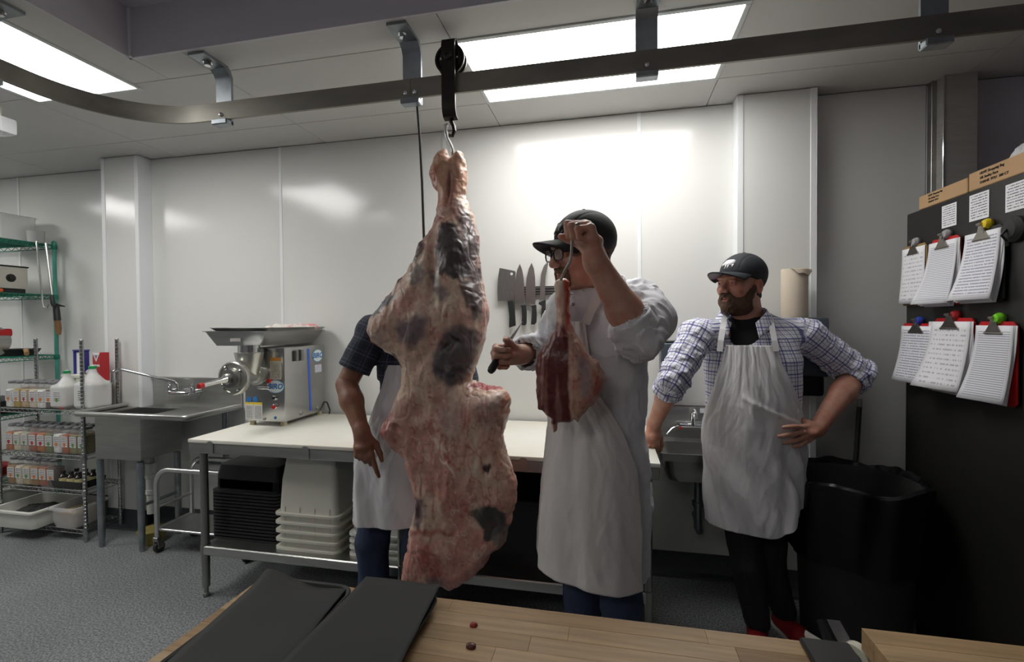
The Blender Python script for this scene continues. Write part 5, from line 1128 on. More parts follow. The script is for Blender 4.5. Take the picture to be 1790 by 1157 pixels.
# scraps of meat
for (px, py, r, n) in ((827, 1094, .003, 'left'), (822, 1131, .0042, 'near')):
    q = PZ(px, py, BZ1+.0005); tag(sdf_obj('meat_scrap', [el((q.x, q.y, q.z+.0005), (r, r*.55, .0016)), el((q.x+r*.6, q.y+.002, q.z+.0004), (r*.6, r*.5, .0012))], .0006, mat('scrap_'+n, (.30, .03, .02) if n == 'left' else (.10, .03, .02), .4), None), 'tiny %s scrap of meat on the butcher block' % ('bright red' if n == 'left' else 'dark brown'), 'scrap')
# trays with black sheets
M_SHEET = mat('black_steak_sheet', (.019, .019, .0195), .7, var=.15, vscale=5)
def tray(cx, cy, w, d, z, label, rz=0):
    t = thing('serving_tray', label, 'tray', (cx, cy, z), rz); m = MB()
    R = lambda e, zz, r=.035: m.rrect(-w/2+e, w/2-e, -d/2+e, d/2-e, r, zz, 6)
    m.loft([R(.016, 0, .03), R(.004, .018), R(.0, .021), R(.002, .0235), R(.007, .0215), R(.018, .003, .028)]); m.obj('tray_body', M_BLACK, t); return t
tray(-.635, .70, .205, .41, BZ1+.0008, 'left black plastic tray with raised rim on the butcher block')
tray(-.434, .71, .178, .41, BZ1+.0008, 'right black plastic tray beside the left one, under a sheet', 0)
def sheet(pts, z, label, lift):
    m = MB(); n = 14
    A, Bq, Cq, Dq = [PZ(x, y, z) for x, y in pts]
    far = .16
    def fn(u, v):
        p = A.lerp(Bq, u).lerp(Dq.lerp(Cq, u), v); d = (Dq.lerp(Cq, u)-A.lerp(Bq, u)); p = p+d*max(0, v-.0)*.25
        return (p.x, p.y, p.z+lift(u, v)+.0012*math.sin(u*5+v*4))
    o = m.grid(fn, n, n).obj('black_sheet', M_SHEET); solid(o, .001); return tag(o, label, 'sheet')
sheet([(466, 1003), (606, 1026), (505, 1157), (292, 1157)], BZ1+.0262, 'left matt black food sheet lying over the left tray', lambda u, v: .012*max(0, 1-v*6)*math.exp(-((u-.05)/.25)**2)-.010*max(0, 1-v*5)*math.exp(-((u-.65)/.3)**2))
sheet([(640, 1011), (770, 1023), (704, 1157), (492, 1157)], BZ1+.0300, 'right matt black food sheet overlapping the left sheet', lambda u, v: .004*max(0, 1-v*5)*(1-u)+.003*math.exp(-((u-1)/.1)**2))
# ---------------------------------------------------------------- second block at the right
s2 = thing('side_block', 'thick maple block standing at the right front corner', 'bench', (.8, .6, 0)); S2 = Vector(s2.location)
yb = .926; zt_ = .942; x0 = .428
for i in range(11):
    for j, (a, b_) in enumerate(((x0, x0+.36+.1*(i % 2)), (x0+.361+.1*(i % 2), x0+.9))):
        o = MB().bbox(a+.0002, b_-.0002, yb-.04*(i+1)+.0001, yb-.04*i-.0001, zt_-.038, zt_, .0006, 1).obj('stave', woods[(i*2+j) % 4+(0)], s2); o.location = -S2
o = MB().box(x0+.03, x0+.88, yb-.42, yb-.02, zt_-.09, zt_-.039).obj('steel_frame', M_STEEL, s2, smooth=False); o.location = -S2
for x in (x0+.06, x0+.84):
    for yy in (yb-.38, yb-.06): o = MB().bbox(x-.02, x+.02, yy-.02, yy+.02, 0, zt_-.09, .003, 1).obj('leg', M_STEELD, s2); o.location = -S2
# ---------------------------------------------------------------- tape dispenser
tdp = thing('tape_dispenser', 'bag tape dispenser with steel plate and white tape roll', 'dispenser')
z = BZ1+.001
def D3(px, py, d): return PD(px, py, d)
pA, pB, pC, pD_ = D3(1406, 1109, .90), D3(1472, 1149, .86), D3(1500, 1190, .84), D3(1428, 1175, .87)
m = MB(); m.prism([pA, pB, pC, pD_], (.006, .012, .002)); m.obj('steel_plate', mat('satin_plate', (.42, .39, .36), .45, .4), tdp, smooth=False)
r0, r1 = D3(1508, 1150, .86), D3(1488, 1146, .87); ax = Vector((.72, .60, .0)).normalized(); cR = D3(1497, 1150, .865)
def ring(c, ax, r0, r1, h, n=30):
    m = MB(); R = ax.to_track_quat('Z', 'Y').to_matrix().to_4x4(); m.lathe([(r0, -h/2), (r1, -h/2), (r1, h/2), (r0, h/2), (r0, -h/2)], n=n); m.xf(Matrix.Translation(c) @ R); return m
ring(cR, ax, .014, .026, .018).obj('tape_roll', mat('ivory_tape', (.70, .68, .55), .4), tdp); ring(cR, ax, .003, .014, .02).obj('roll_core', M_STEELD, tdp)
tipL, tipR = D3(1447, 1083, .89), D3(1468, 1085, .90); bl_, br_ = D3(1474, 1137, .87), D3(1495, 1133, .88)
m = MB(); m.prism([tipL, tipR, br_, bl_], (.0, .004, -.002)); m.obj('tape_strip', mat('grey_tape', (.30, .30, .33), .25), tdp, smooth=False)
for a, b_ in ((tipL, bl_), (tipR, br_)):
    n_ = Vector((.0, .02, -.012)); w_ = Vector((.002, .0, .0)); s_ = -1 if a is tipL else 1
    m = MB(); m.prism([a+n_*.4, b_+n_*.4, b_+n_+Vector((0, .02, -.04)), a+n_+Vector((0, .015, -.01))], w_*s_*3); m.obj('side_arm', M_BLACK, tdp)
m = MB(); m.prism([bl_+Vector((-.03, .03, -.09)), br_+Vector((.03, .03, -.09)), br_+Vector((.01, -.05, -.085)), bl_+Vector((-.05, -.05, -.085))], (0, 0, -.004)); 
bz = BZ1
MB().bbox(.33, .41, .80, .93, BZ1+.0008, BZ1+.012, .003, 1).obj('base', M_BLACK, tdp)
# ================================================================== PEOPLE
V = lambda p: np.array([p[0], p[1], p[2]], float)
def head_prims(beard=False):
    P = [el((0, .018, .048), (.077, .097, .086), .02), el((0, -.02, -.02), (.068, .075, .075), .03), el((0, -.032, -.068), (.054, .058, .05), .03), el((0, -.078, -.100), (.026, .022, .018), .02),
         el((0, -.088, .028), (.050, .018, .014), .02)]
    for s in (-1, 1):
        P += [el((s*.045, -.064, -.020), (.021, .018, .019), .025), el((s*.05, -.02, -.075), (.02, .04, .028), .025), el((s*.079, .012, -.008), (.011, .020, .033), .008), el((s*.086, .008, -.006), (.006, .011, .021), .004, 'sub'),
              el((s*.032, -.098, .006), (.019, .014, .012), .012, 'sub'), el((s*.032, -.083, .006), (.015, .0125, .0125), .004), rc((s*.022, -.0935, .0125), (s*.043, -.089, .0115), .0052, .0048, .004), rc((s*.023, -.0925, -.003), (s*.042, -.088, -.0025), .0045, .0042, .004)]
    P += [rc((0, -.090, .018), (0, -.116, -.026), .0085, .013, .010), el((-.013, -.106, -.031), (.010, .011, .009), .006), el((.013, -.106, -.031), (.010, .011, .009), .006)]
    P += [rc((-.022, -.089, -.060), (.022, -.089, -.060), .0055, .0055, .006), rc((0, -.096, -.059), (0, -.096, -.059), .008, .008, .006), rc((-.017, -.089, -.071), (.017, -.089, -.071), .0065, .0065, .006), el((0, -.100, -.0655), (.024, .010, .0017), .002, 'sub')]
    P += [rc((0, .030, -.06), (0, .052, -.20), .056, .064, .03)]
    return P
def Mh(pos, phi, pitch, roll=0, s=1.0):
    return Matrix.Translation(pos) @ Matrix.Rotation(phi, 4, 'Z') @ Matrix.Rotation(pitch, 4, 'X') @ Matrix.Rotation(roll, 4, 'Y') @ Matrix.Scale(s, 4)
def M_skin(name, c): return mat(name, c, .48, attr='tint', var=.10, vscale=40, bump=.08, bscale=90, sss=.12)
def skin_col(c, P, lips=None, pink=(0.55, .22, .17), amt=.5):
    out = np.tile(np.array(c), (len(P), 1)); out = mixc(out, tuple(np.array(c)*np.array([1.02, .72, .66])), sst(.45, .65, fbm(P, 28, 3, 3))*amt)
    if lips is not None:
        k = np.exp(-((P[:, 0]/.024)**2+((P[:, 2]+.0655)/.010)**2))*(P[:, 1] < -.075); out = mixc(out, (.40, .14, .12), k*.85)
        ck = np.exp(-(((np.abs(P[:, 0])-.045)/.022)**2+((P[:, 2]+.024)/.022)**2))*(P[:, 1] < -.02); out = mixc(out, pink, ck*.35)
        er = sst(.074, .082, np.abs(P[:, 0])); out = mixc(out, pink, er*.5)
        eb = np.exp(-((((np.abs(P[:, 0])-.033)/.020)**2)**2+((P[:, 2]-.031-.004*np.sin(np.abs(P[:, 0])*60))/.0055)**2))*(P[:, 1] < -.06); out = mixc(out, (.07, .04, .025), eb*.85)
    return out
def hand_prims(wr, f, n, right=True, curl=None, spread=(.10, .03, -.04, -.12), th=None, s=1.0, thdir=None):
    f = np.array(f, float); f /= np.linalg.norm(f); n = np.array(n, float); n -= f*(n@f); n /= np.linalg.norm(n); sd = np.cross(f, n)*(1 if right else -1)
    w = V(wr); P = []
    curl = curl or [(30, 40, 25)]*4
    P.append(rc(w-f*.01, w+f*.03*s, .027*s, .026*s, .02)); P.append(el(w+f*.05*s+n*.004*s, (.036*s, .036*s, .02*s), .012))
    kx = (.088, .093, .088, .079); ks = (.028, .0095, -.0095, -.027); fl = (.98, 1.08, 1.0, .8)
    for i in range(4):
        K = w+f*kx[i]*s+sd*ks[i]*s; P.append(rc(w+sd*ks[i]*.55*s+f*.01*s, K, .0155*s, .0118*s, .010))
        th_ = 0; p = K; rad = (.0102, .0093, .0085, .0068)
        for j, l in enumerate((.043, .027, .022)):
            th_ += math.radians(curl[i][j]); d = f*math.cos(th_)+n*math.sin(th_)+sd*spread[i]*(1 if j == 0 else .6)*math.cos(min(th_, 1.5)); d /= np.linalg.norm(d)
            q = p+d*l*fl[i]*s; P.append(rc(p, q, rad[j]*s*(.88 if i == 3 else 1), rad[j+1]*s*(.88 if i == 3 else 1), .003 if j else .005)); p = q
    b = w+f*.022*s+sd*.02*s; c = w+f*.050*s+sd*.043*s+n*.014*s; P.append(rc(b, c, .0175*s, .0135*s, .010))
    t1, t2 = thdir if thdir else ((.85, .45, .25), (.9, .1, .35))
    d1 = f*t1[0]+sd*t1[1]+n*t1[2]; d1 /= np.linalg.norm(d1); q = c+d1*.036*s; P.append(rc(c, q, .0125*s, .0105*s, .006)); d2 = f*t2[0]+sd*t2[1]+n*t2[2]; d2 /= np.linalg.norm(d2); P.append(rc(q, q+d2*.028*s, .0108*s, .0078*s, .004))
    return P
def arm_prims(E, W, r0=.046, r1=.029):
    E, W = V(E), V(W); d = W-E; return [rc(E, E+d*.35, r0, r0*1.02, .02), rc(E+d*.35, W, r0*.98, r1, .02)]
def join(objs, name):
    """several evaluated pieces of one figure -> one mesh"""
    bm = bmesh.new()
    for o in objs: bm.from_mesh(o.data)
    me = bpy.data.meshes.new(name); bm.to_mesh(me); bm.free()
    for m in objs[0].data.materials: me.materials.append(m)
    par = objs[0].parent
    for o in objs: bpy.data.objects.remove(o, do_unlink=True)
    return link(name, me, par)
def seg_param(P, segs):
    """nearest arm segment: distance, metres along, angle*radius"""
    best = np.full(len(P), 1e9); al = np.zeros(len(P)); an = np.zeros(len(P)); base = 0
    for (a, b, r) in segs:
        a, b = V(a), V(b); d = b-a; L = np.linalg.norm(d); d /= L; t = np.clip((P-a)@d, 0, L); q = P-a-t[:, None]*d; ds = np.linalg.norm(q, axis=1)-r
        u = np.cross(d, [0, 1, .2]); u /= np.linalg.norm(u); v = np.cross(d, u); ang = np.arctan2(q@u, q@v)*r; m = ds < best
        best[m] = ds[m]; al[m] = (base+(P-a)@d)[m]; an[m] = ang[m]; base += L
    return best, al, an
def plaid(name, base, line, sp=.045, w=.085, w2=.03, line2=None, rough=.8):
    m = mat(name, base, rough, bump=.05, bscale=300); N, L, B = nodes(m); at = N.new('ShaderNodeAttribute'); at.attribute_name = 'weave'; se = N.new('ShaderNodeSeparateXYZ'); L.new(at.outputs['Vector'], se.inputs[0])
    cur = None; prev = (*base, 1)
    for ax in (0, 1):
        for (o_, ww, cc, aa) in ((.15, w, line, .8), (.40, w*.55, line, .8), (.75, w2, line2 or line, .75)):
            d = N.new('ShaderNodeMath'); d.operation = 'MULTIPLY_ADD'; d.inputs[1].default_value = 1/sp; d.inputs[2].default_value = 50+o_; L.new(se.outputs[ax], d.inputs[0])
            f = N.new('ShaderNodeMath'); f.operation = 'FRACT'; L.new(d.outputs[0], f.inputs[0]); lt = N.new('ShaderNodeMath'); lt.operation = 'LESS_THAN'; lt.inputs[1].default_value = ww*1.6; L.new(f.outputs[0], lt.inputs[0])
            k = N.new('ShaderNodeMath'); k.operation = 'MULTIPLY'; k.inputs[1].default_value = aa; L.new(lt.outputs[0], k.inputs[0])
            mx = N.new('ShaderNodeMix'); mx.data_type = 'RGBA'; L.new(k.outputs[0], mx.inputs[0]); mx.inputs[7].default_value = (*cc, 1)
            if cur is None: mx.inputs[6].default_value = prev
            else: L.new(cur, mx.inputs[6])
            cur = mx.outputs[2]
    L.new(cur, B.inputs['Base Color']); return m
def local_xy(P, org, phi):
    c, s = math.cos(phi), math.sin(phi); X = (P[:, 0]-org[0])*c+(P[:, 1]-org[1])*s; Y = -(P[:, 0]-org[0])*s+(P[:, 1]-org[1])*c; return X, Y
def apron(name, org, phi, rows, hem, m, parent, folds, nu=110, nv=170, amp=.008):
    """rows: z, half angle (deg), rx, ry, cx, cy from the bib down; hem(u) lifts the bottom edge"""
    T = np.array(rows, float); T = T[::-1]; z0, z1 = T[0, 0], T[-1, 0]
    U, Vv = np.meshgrid(np.linspace(-1, 1, nu), np.linspace(0, 1, nv)); hz = hem(U); Z = hz+(z1-hz)*Vv
    ip = lambda i: np.interp(Z, T[:, 0], T[:, i])
    A = np.radians(ip(1))*U; rx, ry = ip(2), ip(3); pts = np.stack([U.ravel()*.4, Z.ravel()*.5, 0*Z.ravel()], 1)
    k = folds(U, Z)+((fbm(pts, (14, 9, 1), 3, 5)-.5)*amp+(wrinkle(pts+pts[:, [1, 0, 2]]*.5, (9, 11, 1), 23, 4)+.35*wrinkle(pts-pts[:, [1, 0, 2]]*.6, (18, 20, 1), 31, 6)-.6)*amp*.32).reshape(U.shape)
    X = ip(4)+(rx+k)*np.sin(A); Y = ip(5)-(ry+k)*np.cos(A)
    c, s = math.cos(phi), math.sin(phi); P = np.stack([org[0]+X*c-Y*s, org[1]+X*s+Y*c, Z], -1).reshape(-1, 3)
    i = np.arange(nu*nv).reshape(nv, nu); F = np.stack([i[:-1, :-1], i[:-1, 1:], i[1:, 1:], i[1:, :-1]], -1).reshape(-1, 4)
    o = link(name, qmesh(name, P, F, m), parent); solid(o, .0035, 1); return o
def ribbon(pts, w, nrm, m, parent, name='strap', th=.003):
    b = MB(); k = len(pts); pts = [Vector(p) for p in pts]; vs = []
    for i in range(k):
        t = (pts[min(i+1, k-1)]-pts[max(i-1, 0)]).normalized(); s = t.cross(Vector(nrm[i] if isinstance(nrm, list) else nrm)).normalized(); vs += [pts[i]-s*w/2, pts[i]+s*w/2]
    b.add(vs, [(2*i, 2*i+1, 2*i+3, 2*i+2) for i in range(k-1)]); o = b.obj(name, m, parent, smooth=False); solid(o, th, 0); return o
def cap_parts(M, parent, m, under, crown_s=1.0, emblem=None, brim_l=.078, brim_drop=.018, brim_c=.030):
    P = [el((0, .012, .052), (.0885, .107, .090), .01), pl((0, -.095, .048), (0, -.30, -1)), ]
    cp = sdf_obj('cap', P, .0035, m, parent, xf=M, rl=2, disp=lambda P: .0012*np.exp(-(P[:, 0]/.0025)**2)-.0012*np.exp(-(np.abs(np.abs(P[:, 0])-.05-.0*P[:, 1])/.003)**2)*(P[:, 2] > .06))
    b = MB()
    def fn(u, v):
        a = math.radians((u-.5)*2*64); r = 1+v*.0; x = .0885*math.sin(a); y = .012-.107*math.cos(a)
        ext = brim_l*(math.cos(a*1.15)**.6 if math.cos(a*1.15) > 0 else 0)
        q = abs(2*u-1); return (x*(1+.06*v*(1-q)), y-ext*v+.004, .050-.016*q**2-brim_drop*v-brim_c*v*q**1.6)
    b.grid(fn, 27, 9); me = b.mesh('brim', [m, under]); me.transform(M); br = link('brim', me, cp); solid(br, .0045, 0)
    # visor lining
    b = MB(); b.grid(lambda u, v: tuple(Vector(fn(.03+.94*u, .97*v))-Vector((0, 0, .0034))), 27, 9); me = b.mesh('brim_lining', under); me.transform(M); link('brim_lining', me, br)
    MBn = MB().lathe([(.006, 0), (.005, .003), (0, .004)], (0, .012, .1415), 12).mesh('cap_button', m); MBn.transform(M); link('cap_button', MBn, cp)
    if emblem:
        def on(x, z): # point of the crown front
            q = 1-(x/.0885)**2-((z-.052)/.090)**2; return Vector((x, .012-.107*math.sqrt(max(q, 0))-.0012, z))
        for poly, mm_ in emblem:
            b = MB(); pts = [on(*p) for p in poly]; cxy = on(sum(p[0] for p in poly)/len(poly), sum(p[1] for p in poly)/len(poly)); n = len(pts)
            b.add(pts+[cxy+Vector((0, -.001, 0))], [(i, (i+1) % n, n) for i in range(n)]); me = b.mesh('emblem', mm_); me.transform(M); o = link('emblem', me, cp); solid(o, .0012)
    return cp
def eyes(M, parent):
    for s in (-1, 1):
        b = MB(); b.lathe([(0, .0), (.004, -.0004), (.0085, -.0035), (.0122, -.0115)], (s*.032, -.0985, .006), 18, 'y'); b.v = [(x, -.0985-( y+.0985)*1.0 if False else y, z) for x, y, z in b.v]
        e = MB().lathe([(.0, -.0118), (.006, -.0102), (.0102, -.006), (.0118, 0), (.0102, .006), (.006, .0102), (0, .0118)], (s*.032, -.0835, .006), 16); me = e.mesh('eye', mat('eye_white', (.55, .52, .5), .25)); me.transform(M); o = link('eye', me, parent)
        e = MB().lathe([(.0056, 0), (.0045, .0012), (0, .0016)], (s*.032-.0, -.0945, .0055), 14, 'y'); me = e.mesh('iris', mat('iris_dark', (.03, .025, .02), .2)); me.transform(M); link('iris', me, o)
def trousers(P_, m, parent, vox=.008, seed=3, name='trousers'):
    return sdf_obj(name, P_, vox, m, parent, rl=2, disp=lambda P: (fbm(P, (14, 14, 9), 3, seed)-.5)*.022)
def shoe(name, a, toe, m, m2, parent, top=.11):
    a, toe = V(a), V(toe); d = (toe-a); d[2] = 0; L = np.linalg.norm(d); d /= L; s = np.array([-d[1], d[0], 0])
    P = [rc(a+d*-.02+[0, 0, .045], a+d*.10+[0, 0, .045], .040, .042, .02), rc(a+d*.10+[0, 0, .040], a+d*(L-.04)+[0, 0, .033], .042, .032, .02), rc(a+[0, 0, .06], a+[0, 0, top], .042, .040, .02), pl((0, 0, .012), (0, 0, -1))]
    o = sdf_obj(name, P, .006, m, parent)
    S_ = [rc(a+d*-.02+[0, 0, .012], a+d*.09+[0, 0, .012], .043, .046, .01), rc(a+d*.09+[0, 0, .012], a+d*(L-.035)+[0, 0, .012], .046, .038, .01), pl((0, 0, .001), (0, 0, -1)), pl((0, 0, .024), (0, 0, 1))]
    sdf_obj('sole', S_, .005, m2, o); return o
M_WCOT = mat('white_cotton', (.66, .65, .66), .85, var=.05, vscale=6, bump=.12, bscale=220)
M_COAT = mat('white_coat_cloth', (.70, .70, .73), .8, bump=.1, bscale=260)
M_CAPB = mat('black_cap_cloth', (.012, .013, .014), .75, bump=.2, bscale=400)
M_CAPU = mat('grey_cap_lining', (.30, .27, .29), .8)
M_JEAN = mat('dark_denim', (.025, .04, .085), .8, var=.3, vscale=12, bump=.2, bscale=300)
M_BLKT = mat('black_trouser', (.010, .011, .015), .85, bump=.15, bscale=250)
def torso(tab, s=1.0, e=0.0): return [(z*s, cx, cy, rx+e, ry+e) for z, cx, cy, rx, ry in tab]

# ------------------------------------------------------------------ man in the plaid shirt (right)
def man_right():
    org = (.655, 2.43); phi = -.24; d = 2.235
    t = thing('person', 'person in blue plaid shirt, white apron and black cap, hand on hip', 'person', (org[0], org[1], 0)); LO = Vector(t.location)
    sk = (.47, .235, .165); MS = M_skin('skin_ruddy', sk)
    hp = PD(1296, 499, d-.02); M = Mh(hp, math.radians(-54), math.radians(-2), 0, 1.08)
    Sr, Er, Wr = PD(1217, 588, d), PD(1176, 664, d-.09), PD(1143, 742, d+.06)
    Sl, El, Wl = PD(1408, 586, d+.02), PD(1497, 652, d+.02), PD(1427, 750, d-.155)
    parts = [sdf_obj('b', head_prims(), .0028, MS, t, rl=1, xf=M, col=lambda P: skin_col(sk, P, True, (.50, .16, .12)))]
    # right hand rests on the table end, left hand on the hip
    fr = V(PD(1137, 785, d+.05))-V(Wr)
    parts.append(sdf_obj('b', arm_prims(Er, Wr, .047, .031)+hand_prims(Wr, fr+np.array([-.0, -.02, 0]), (-.25, 1, .1), True, [(25, 30, 25), (30, 35, 25), (35, 35, 25), (40, 40, 30)], thdir=((.9, .35, .1), (.9, 0, .3)), s=1.05), .003, MS, t, col=lambda P: skin_col(sk, P)))
    fl_ = V(PD(1374, 773, d-.275))-V(Wl)
    parts.append(sdf_obj('b', arm_prims(El, Wl, .052, .033)+hand_prims(Wl, fl_, (.15, 1, -.05), False, [(8, 12, 10), (22, 18, 14), (30, 22, 16), (38, 28, 20)], spread=(.30, .04, -.22, -.55), thdir=((.3, .6, .7), (.3, .3, .9)), s=1.08), .003, MS, t, col=lambda P: skin_col(sk, P)))
    tab = [(.84, 0, 0, .175, .135), (.95, 0, -.01, .19, .15), (1.08, 0, -.02, .192, .155), (1.2, 0, -.012, .195, .148), (1.32, 0, 0, .20, .135), (1.42, 0, .01, .165, .11), (1.48, 0, .015, .10, .08), (1.53, 0, .02, .066, .066)]
    core = [lo(torso(tab, .985, -.03), org, phi), rc(Sr, Er, .055, .045), rc(Sl, El, .055, .048), rc(V(Sr), (org[0], org[1]+.02, 1.40), .05, .045), rc(V(Sl), (org[0], org[1]+.02, 1.40), .05, .045)]
    hipR, hipL = (org[0]-.085, org[1]-.01, .87), (org[0]+.095, org[1]+.02, .87)
    kR, kL = PD(1305, 985, d-.07), PD(1345, 985, d+.02); aR, aL = (.655, 2.335, .09), (.80, 2.44, .10)
    for h_, k_, a_ in ((hipR, kR, aR), (hipL, kL, aL)): core += [rc(h_, k_, .075, .05), rc(k_, a_, .05, .035)]
    parts.append(sdf_obj('b', core, .010, MS, t, col=lambda P: skin_col(sk, P)))
    body = join(parts, 'body')
    eyes(M, body)
    # beard, hair
    MB_ = mat('brown_beard', (.10, .052, .028), .8, bump=.6, bscale=260)
    RG = [el((0, -.075, -.088), (.058, .060, .046), .02), rc((-.058, -.045, -.075), (-.070, -.004, -.012), .026, .012, .02), rc((.058, -.045, -.075), (.070, -.004, -.012), .026, .012, .02), rc((-.05, -.03, -.105), (.05, -.03, -.105), .03, .03, .02), rc((-.024, -.10, -.046), (.024, -.10, -.046), .010, .010, .01), el((0, -.112, -.0655), (.0215, .03, .0095), .003, 'sub'), el((0, -.13, -.030), (.020, .035, .012), .004, 'sub')]
    sdf_obj('beard', RG, .0032, MB_, t, xf=M, both=head_prims()+[off(.0055)], disp=lambda P: (fbm(P, 160, 2, 3)-.5)*.005)
    H_ = [q for q in head_prims()]+[off(.005), dict(el((0, .042, .012), (.10, .088, .080), .01), op='int'), el((.085, .005, -.01), (.03, .03, .045), .006, 'sub'), el((-.085, .005, -.01), (.03, .03, .045), .006, 'sub')]
    sdf_obj('hair', H_, .0035, mat('dark_hair', (.03, .018, .012), .7, bump=.5, bscale=240), t, xf=M, disp=lambda P: (fbm(P, (150, 150, 50), 2, 3)-.5)*.004)
    W_ = M_WCOT
    em = [([(-.022, .093), (-.018, .103), (.0, .106), (.02, .105), (.03, .100), (.031, .086), (.022, .080), (.0, .082), (-.016, .082)], W_), ([(-.032, .088), (-.022, .098), (-.016, .086), (-.026, .076)], W_), ([(-.008, .083), (-.002, .083), (-.006, .066), (-.011, .066)], W_), ([(.004, .083), (.009, .083), (.008, .068), (.003, .066)], W_), ([(.022, .083), (.030, .085), (.028, .072), (.023, .07)], W_)]
    cap_parts(M, t, mat('navy_black_cap', (.012, .015, .020), .75, bump=.2, bscale=400), M_CAPU, emblem=em, brim_drop=.006, brim_l=.084, brim_c=.016)
    # black tee at the neck, plaid shirt
    nb = V(PD(1300, 572, d-.02))
    sdf_obj('black_tee', [lo([(1.28, 0, -.0, .155, .12), (1.38, 0, -.0, .14, .118), (1.44, 0, .002, .112, .106), (1.475, 0, .008, .094, .096), (1.50, 0, .012, .086, .088)], (org[0]-.01, org[1]), phi)], .007, mat('black_cotton', (.006, .006, .006), .9), t)
    cR = V(Er)+(V(Wr)-V(Er))*.22; cL = V(El)+(V(Wl)-V(El))*.13
    S_ = [lo(torso(tab, .985, .012), org, phi, .03), rc(Sr, (org[0]-.08, org[1]+.01, 1.43), .074, .07, .05), rc(Sl, (org[0]+.08, org[1]+.02, 1.43), .076, .07, .05), rc(Sr, Er, .075, .070, .035), rc(Er, cR, .068, .064, .02), rc(Sl, El, .078, .074, .035), rc(El, cL, .072, .068, .02)]
    S_ += [el(V(hp)+np.array([.005, .0, -.22]), (.075, .085, .10), .015, 'sub'), rc(cR, V(Er)+(V(Wr)-V(Er))*.6, .052, .052, .004, 'sub'), rc(cL, V(El)+(V(Wl)-V(El))*.6, .056, .056, .004, 'sub')]
    # open V at the front of the collar
    fdir = np.array([math.sin(phi), -math.cos(phi), 0]); vc = V((org[0]-.012, org[1], 1.40))+fdir*.14
    S_ += [el(vc+np.array([0, -.02, .075]), (.050, .085, .098), .008, 'sub')]
    sg = [(Sr, Er, .07), (Er, cR, .066), (Sl, El, .075), (El, cL, .07)]
    def wv(P):
        b, al, an = seg_param(P, sg); X, Y = local_xy(P, org, phi); tor = (np.sqrt((X/.21)**2+(Y/.155)**2)-1)*.155 < b-.005
        tor |= (P[:, 2] > 1.40) & (np.abs(X) < .17)
        ang = np.arctan2(X, -Y)*.18; return np.stack([np.where(tor, ang, an), np.where(tor, P[:, 2], al), 0*al], 1)
    def dp(P):
        b, al, an = seg_param(P, sg); arm = sst(.03, .0, b); r = np.sin(al*75+6*fbm(P, 12, 2, 3))*.006*sst(.12, .24, al % .34)
        return (fbm(P, (16, 16, 12), 3, 11)-.5)*.016+arm*(r+(fbm(P, 30, 2, 7)-.5)*.012+(wrinkle(P, 26, 47, 5)-.4)*.008)
    PL = plaid('blue_check_cloth', (.70, .70, .74), (.05, .055, .27), .052, .075, .025)
    sh = sdf_obj('plaid_shirt', S_, .0062, PL, t, rl=2, disp=dp, vec=wv)
    # collar wings
    for s in (-1, 1):
        c0 = V(hp)+np.array([.01, .0, -.155]); base = math.radians(-12)
        b = MB()
        def fn(u, v, s=s):
            a = math.pi*(1.0-.84*u)*s+phi; r = .092+.030*v+.010*u; q = Vector((c0[0]+math.sin(a)*r, c0[1]-math.cos(a)*r+.008, c0[2]+.055-.048*v*(1+.5*u*u)-.075*u**3)); return q
        b.grid(fn, 14, 5); me_ = b.mesh('collar', PL); at_ = me_.attributes.new('weave', 'FLOAT_VECTOR', 'POINT'); at_.data.foreach_set('vector', np.array([[v[0]+v[1]*.3, v[2], 0] for v in b.v], np.float32).ravel()); o = link('collar', me_, sh); solid(o, .004)
    # apron
    rows = [(1.372, 28, .215, .162, -.01, -.006), (1.30, 34, .214, .168, -.005, -.010), (1.20, 46, .212, .176, 0, -.016), (1.1, 62, .214, .182, 0, -.02), (1.0, 76, .218, .186, 0, -.015), (.9, 78, .218, .186, 0, -.01), (.75, 70, .222, .19, 0, -.01), (.5, 62, .23, .195, 0, -.01)]
    hx_ = lambda U: .535+.12*sst(.25, 1.0, U)**1.5
    def fol(U, Z):
        g = np.exp(-((U-.62)/.10)**2)*sst(.95, .62, Z)*.03; d1 = (U-.62)+(Z-.92)*1.5; d2 = (U-.55)+(Z-.92)*2.6
        return g+.014*np.exp(-(d1/.07)**2)*sst(.95, .8, Z)-.010*np.exp(-((d1+.16)/.07)**2)*sst(.95, .8, Z)+.010*np.exp(-(d2/.08)**2)*sst(.95, .85, Z)-.012*np.exp(-((d2+.25)/.12)**2)*sst(.95, .8, Z)+.006*np.sin(U*7+Z*22)*sst(.0, .3, np.abs(Z-1.05))+.006*np.exp(-(((Z-1.12)+U*.12)/.012)**2)*(U > -.2)
    ap = apron('apron', org, phi, rows, hx_, M_WCOT, t, fol, amp=.016)
    X0 = lambda u, z, e=.0: Vector((org[0]+math.cos(phi)*math.sin(u)*(.214+e)-math.sin(phi)*(-(.018)-math.cos(u)*(.176+e)), org[1]+math.sin(phi)*math.sin(u)*(.214+e)+math.cos(phi)*(-(.018)-math.cos(u)*(.176+e)), z))
    for px in ((1258, 1260, 1263, 1266, 1272), (1357, 1354, 1350, 1347, 1342)):
        pts = [PD(px[0], 614, d-.168), PD(px[1], 595, d-.158), PD(px[2], 575, d-.132), PD(px[3], 557, d-.075), PD(px[4], 547, d-.01)]
        ribbon(pts, .024, (0, -1, .3), M_WCOT, ap, th=.002)
    # trousers and shoes
    T_ = [lo([(.80, 0, 0, .16, .125), (.86, 0, 0, .185, .145), (.97, 0, 0, .185, .15)], org, phi, .03)]
    for h_, k_, a_ in ((hipR, kR, aR), (hipL, kL, aL)): T_ += [rc(h_, k_, .098, .072, .03), rc(k_, a_, .07, .056, .02)]
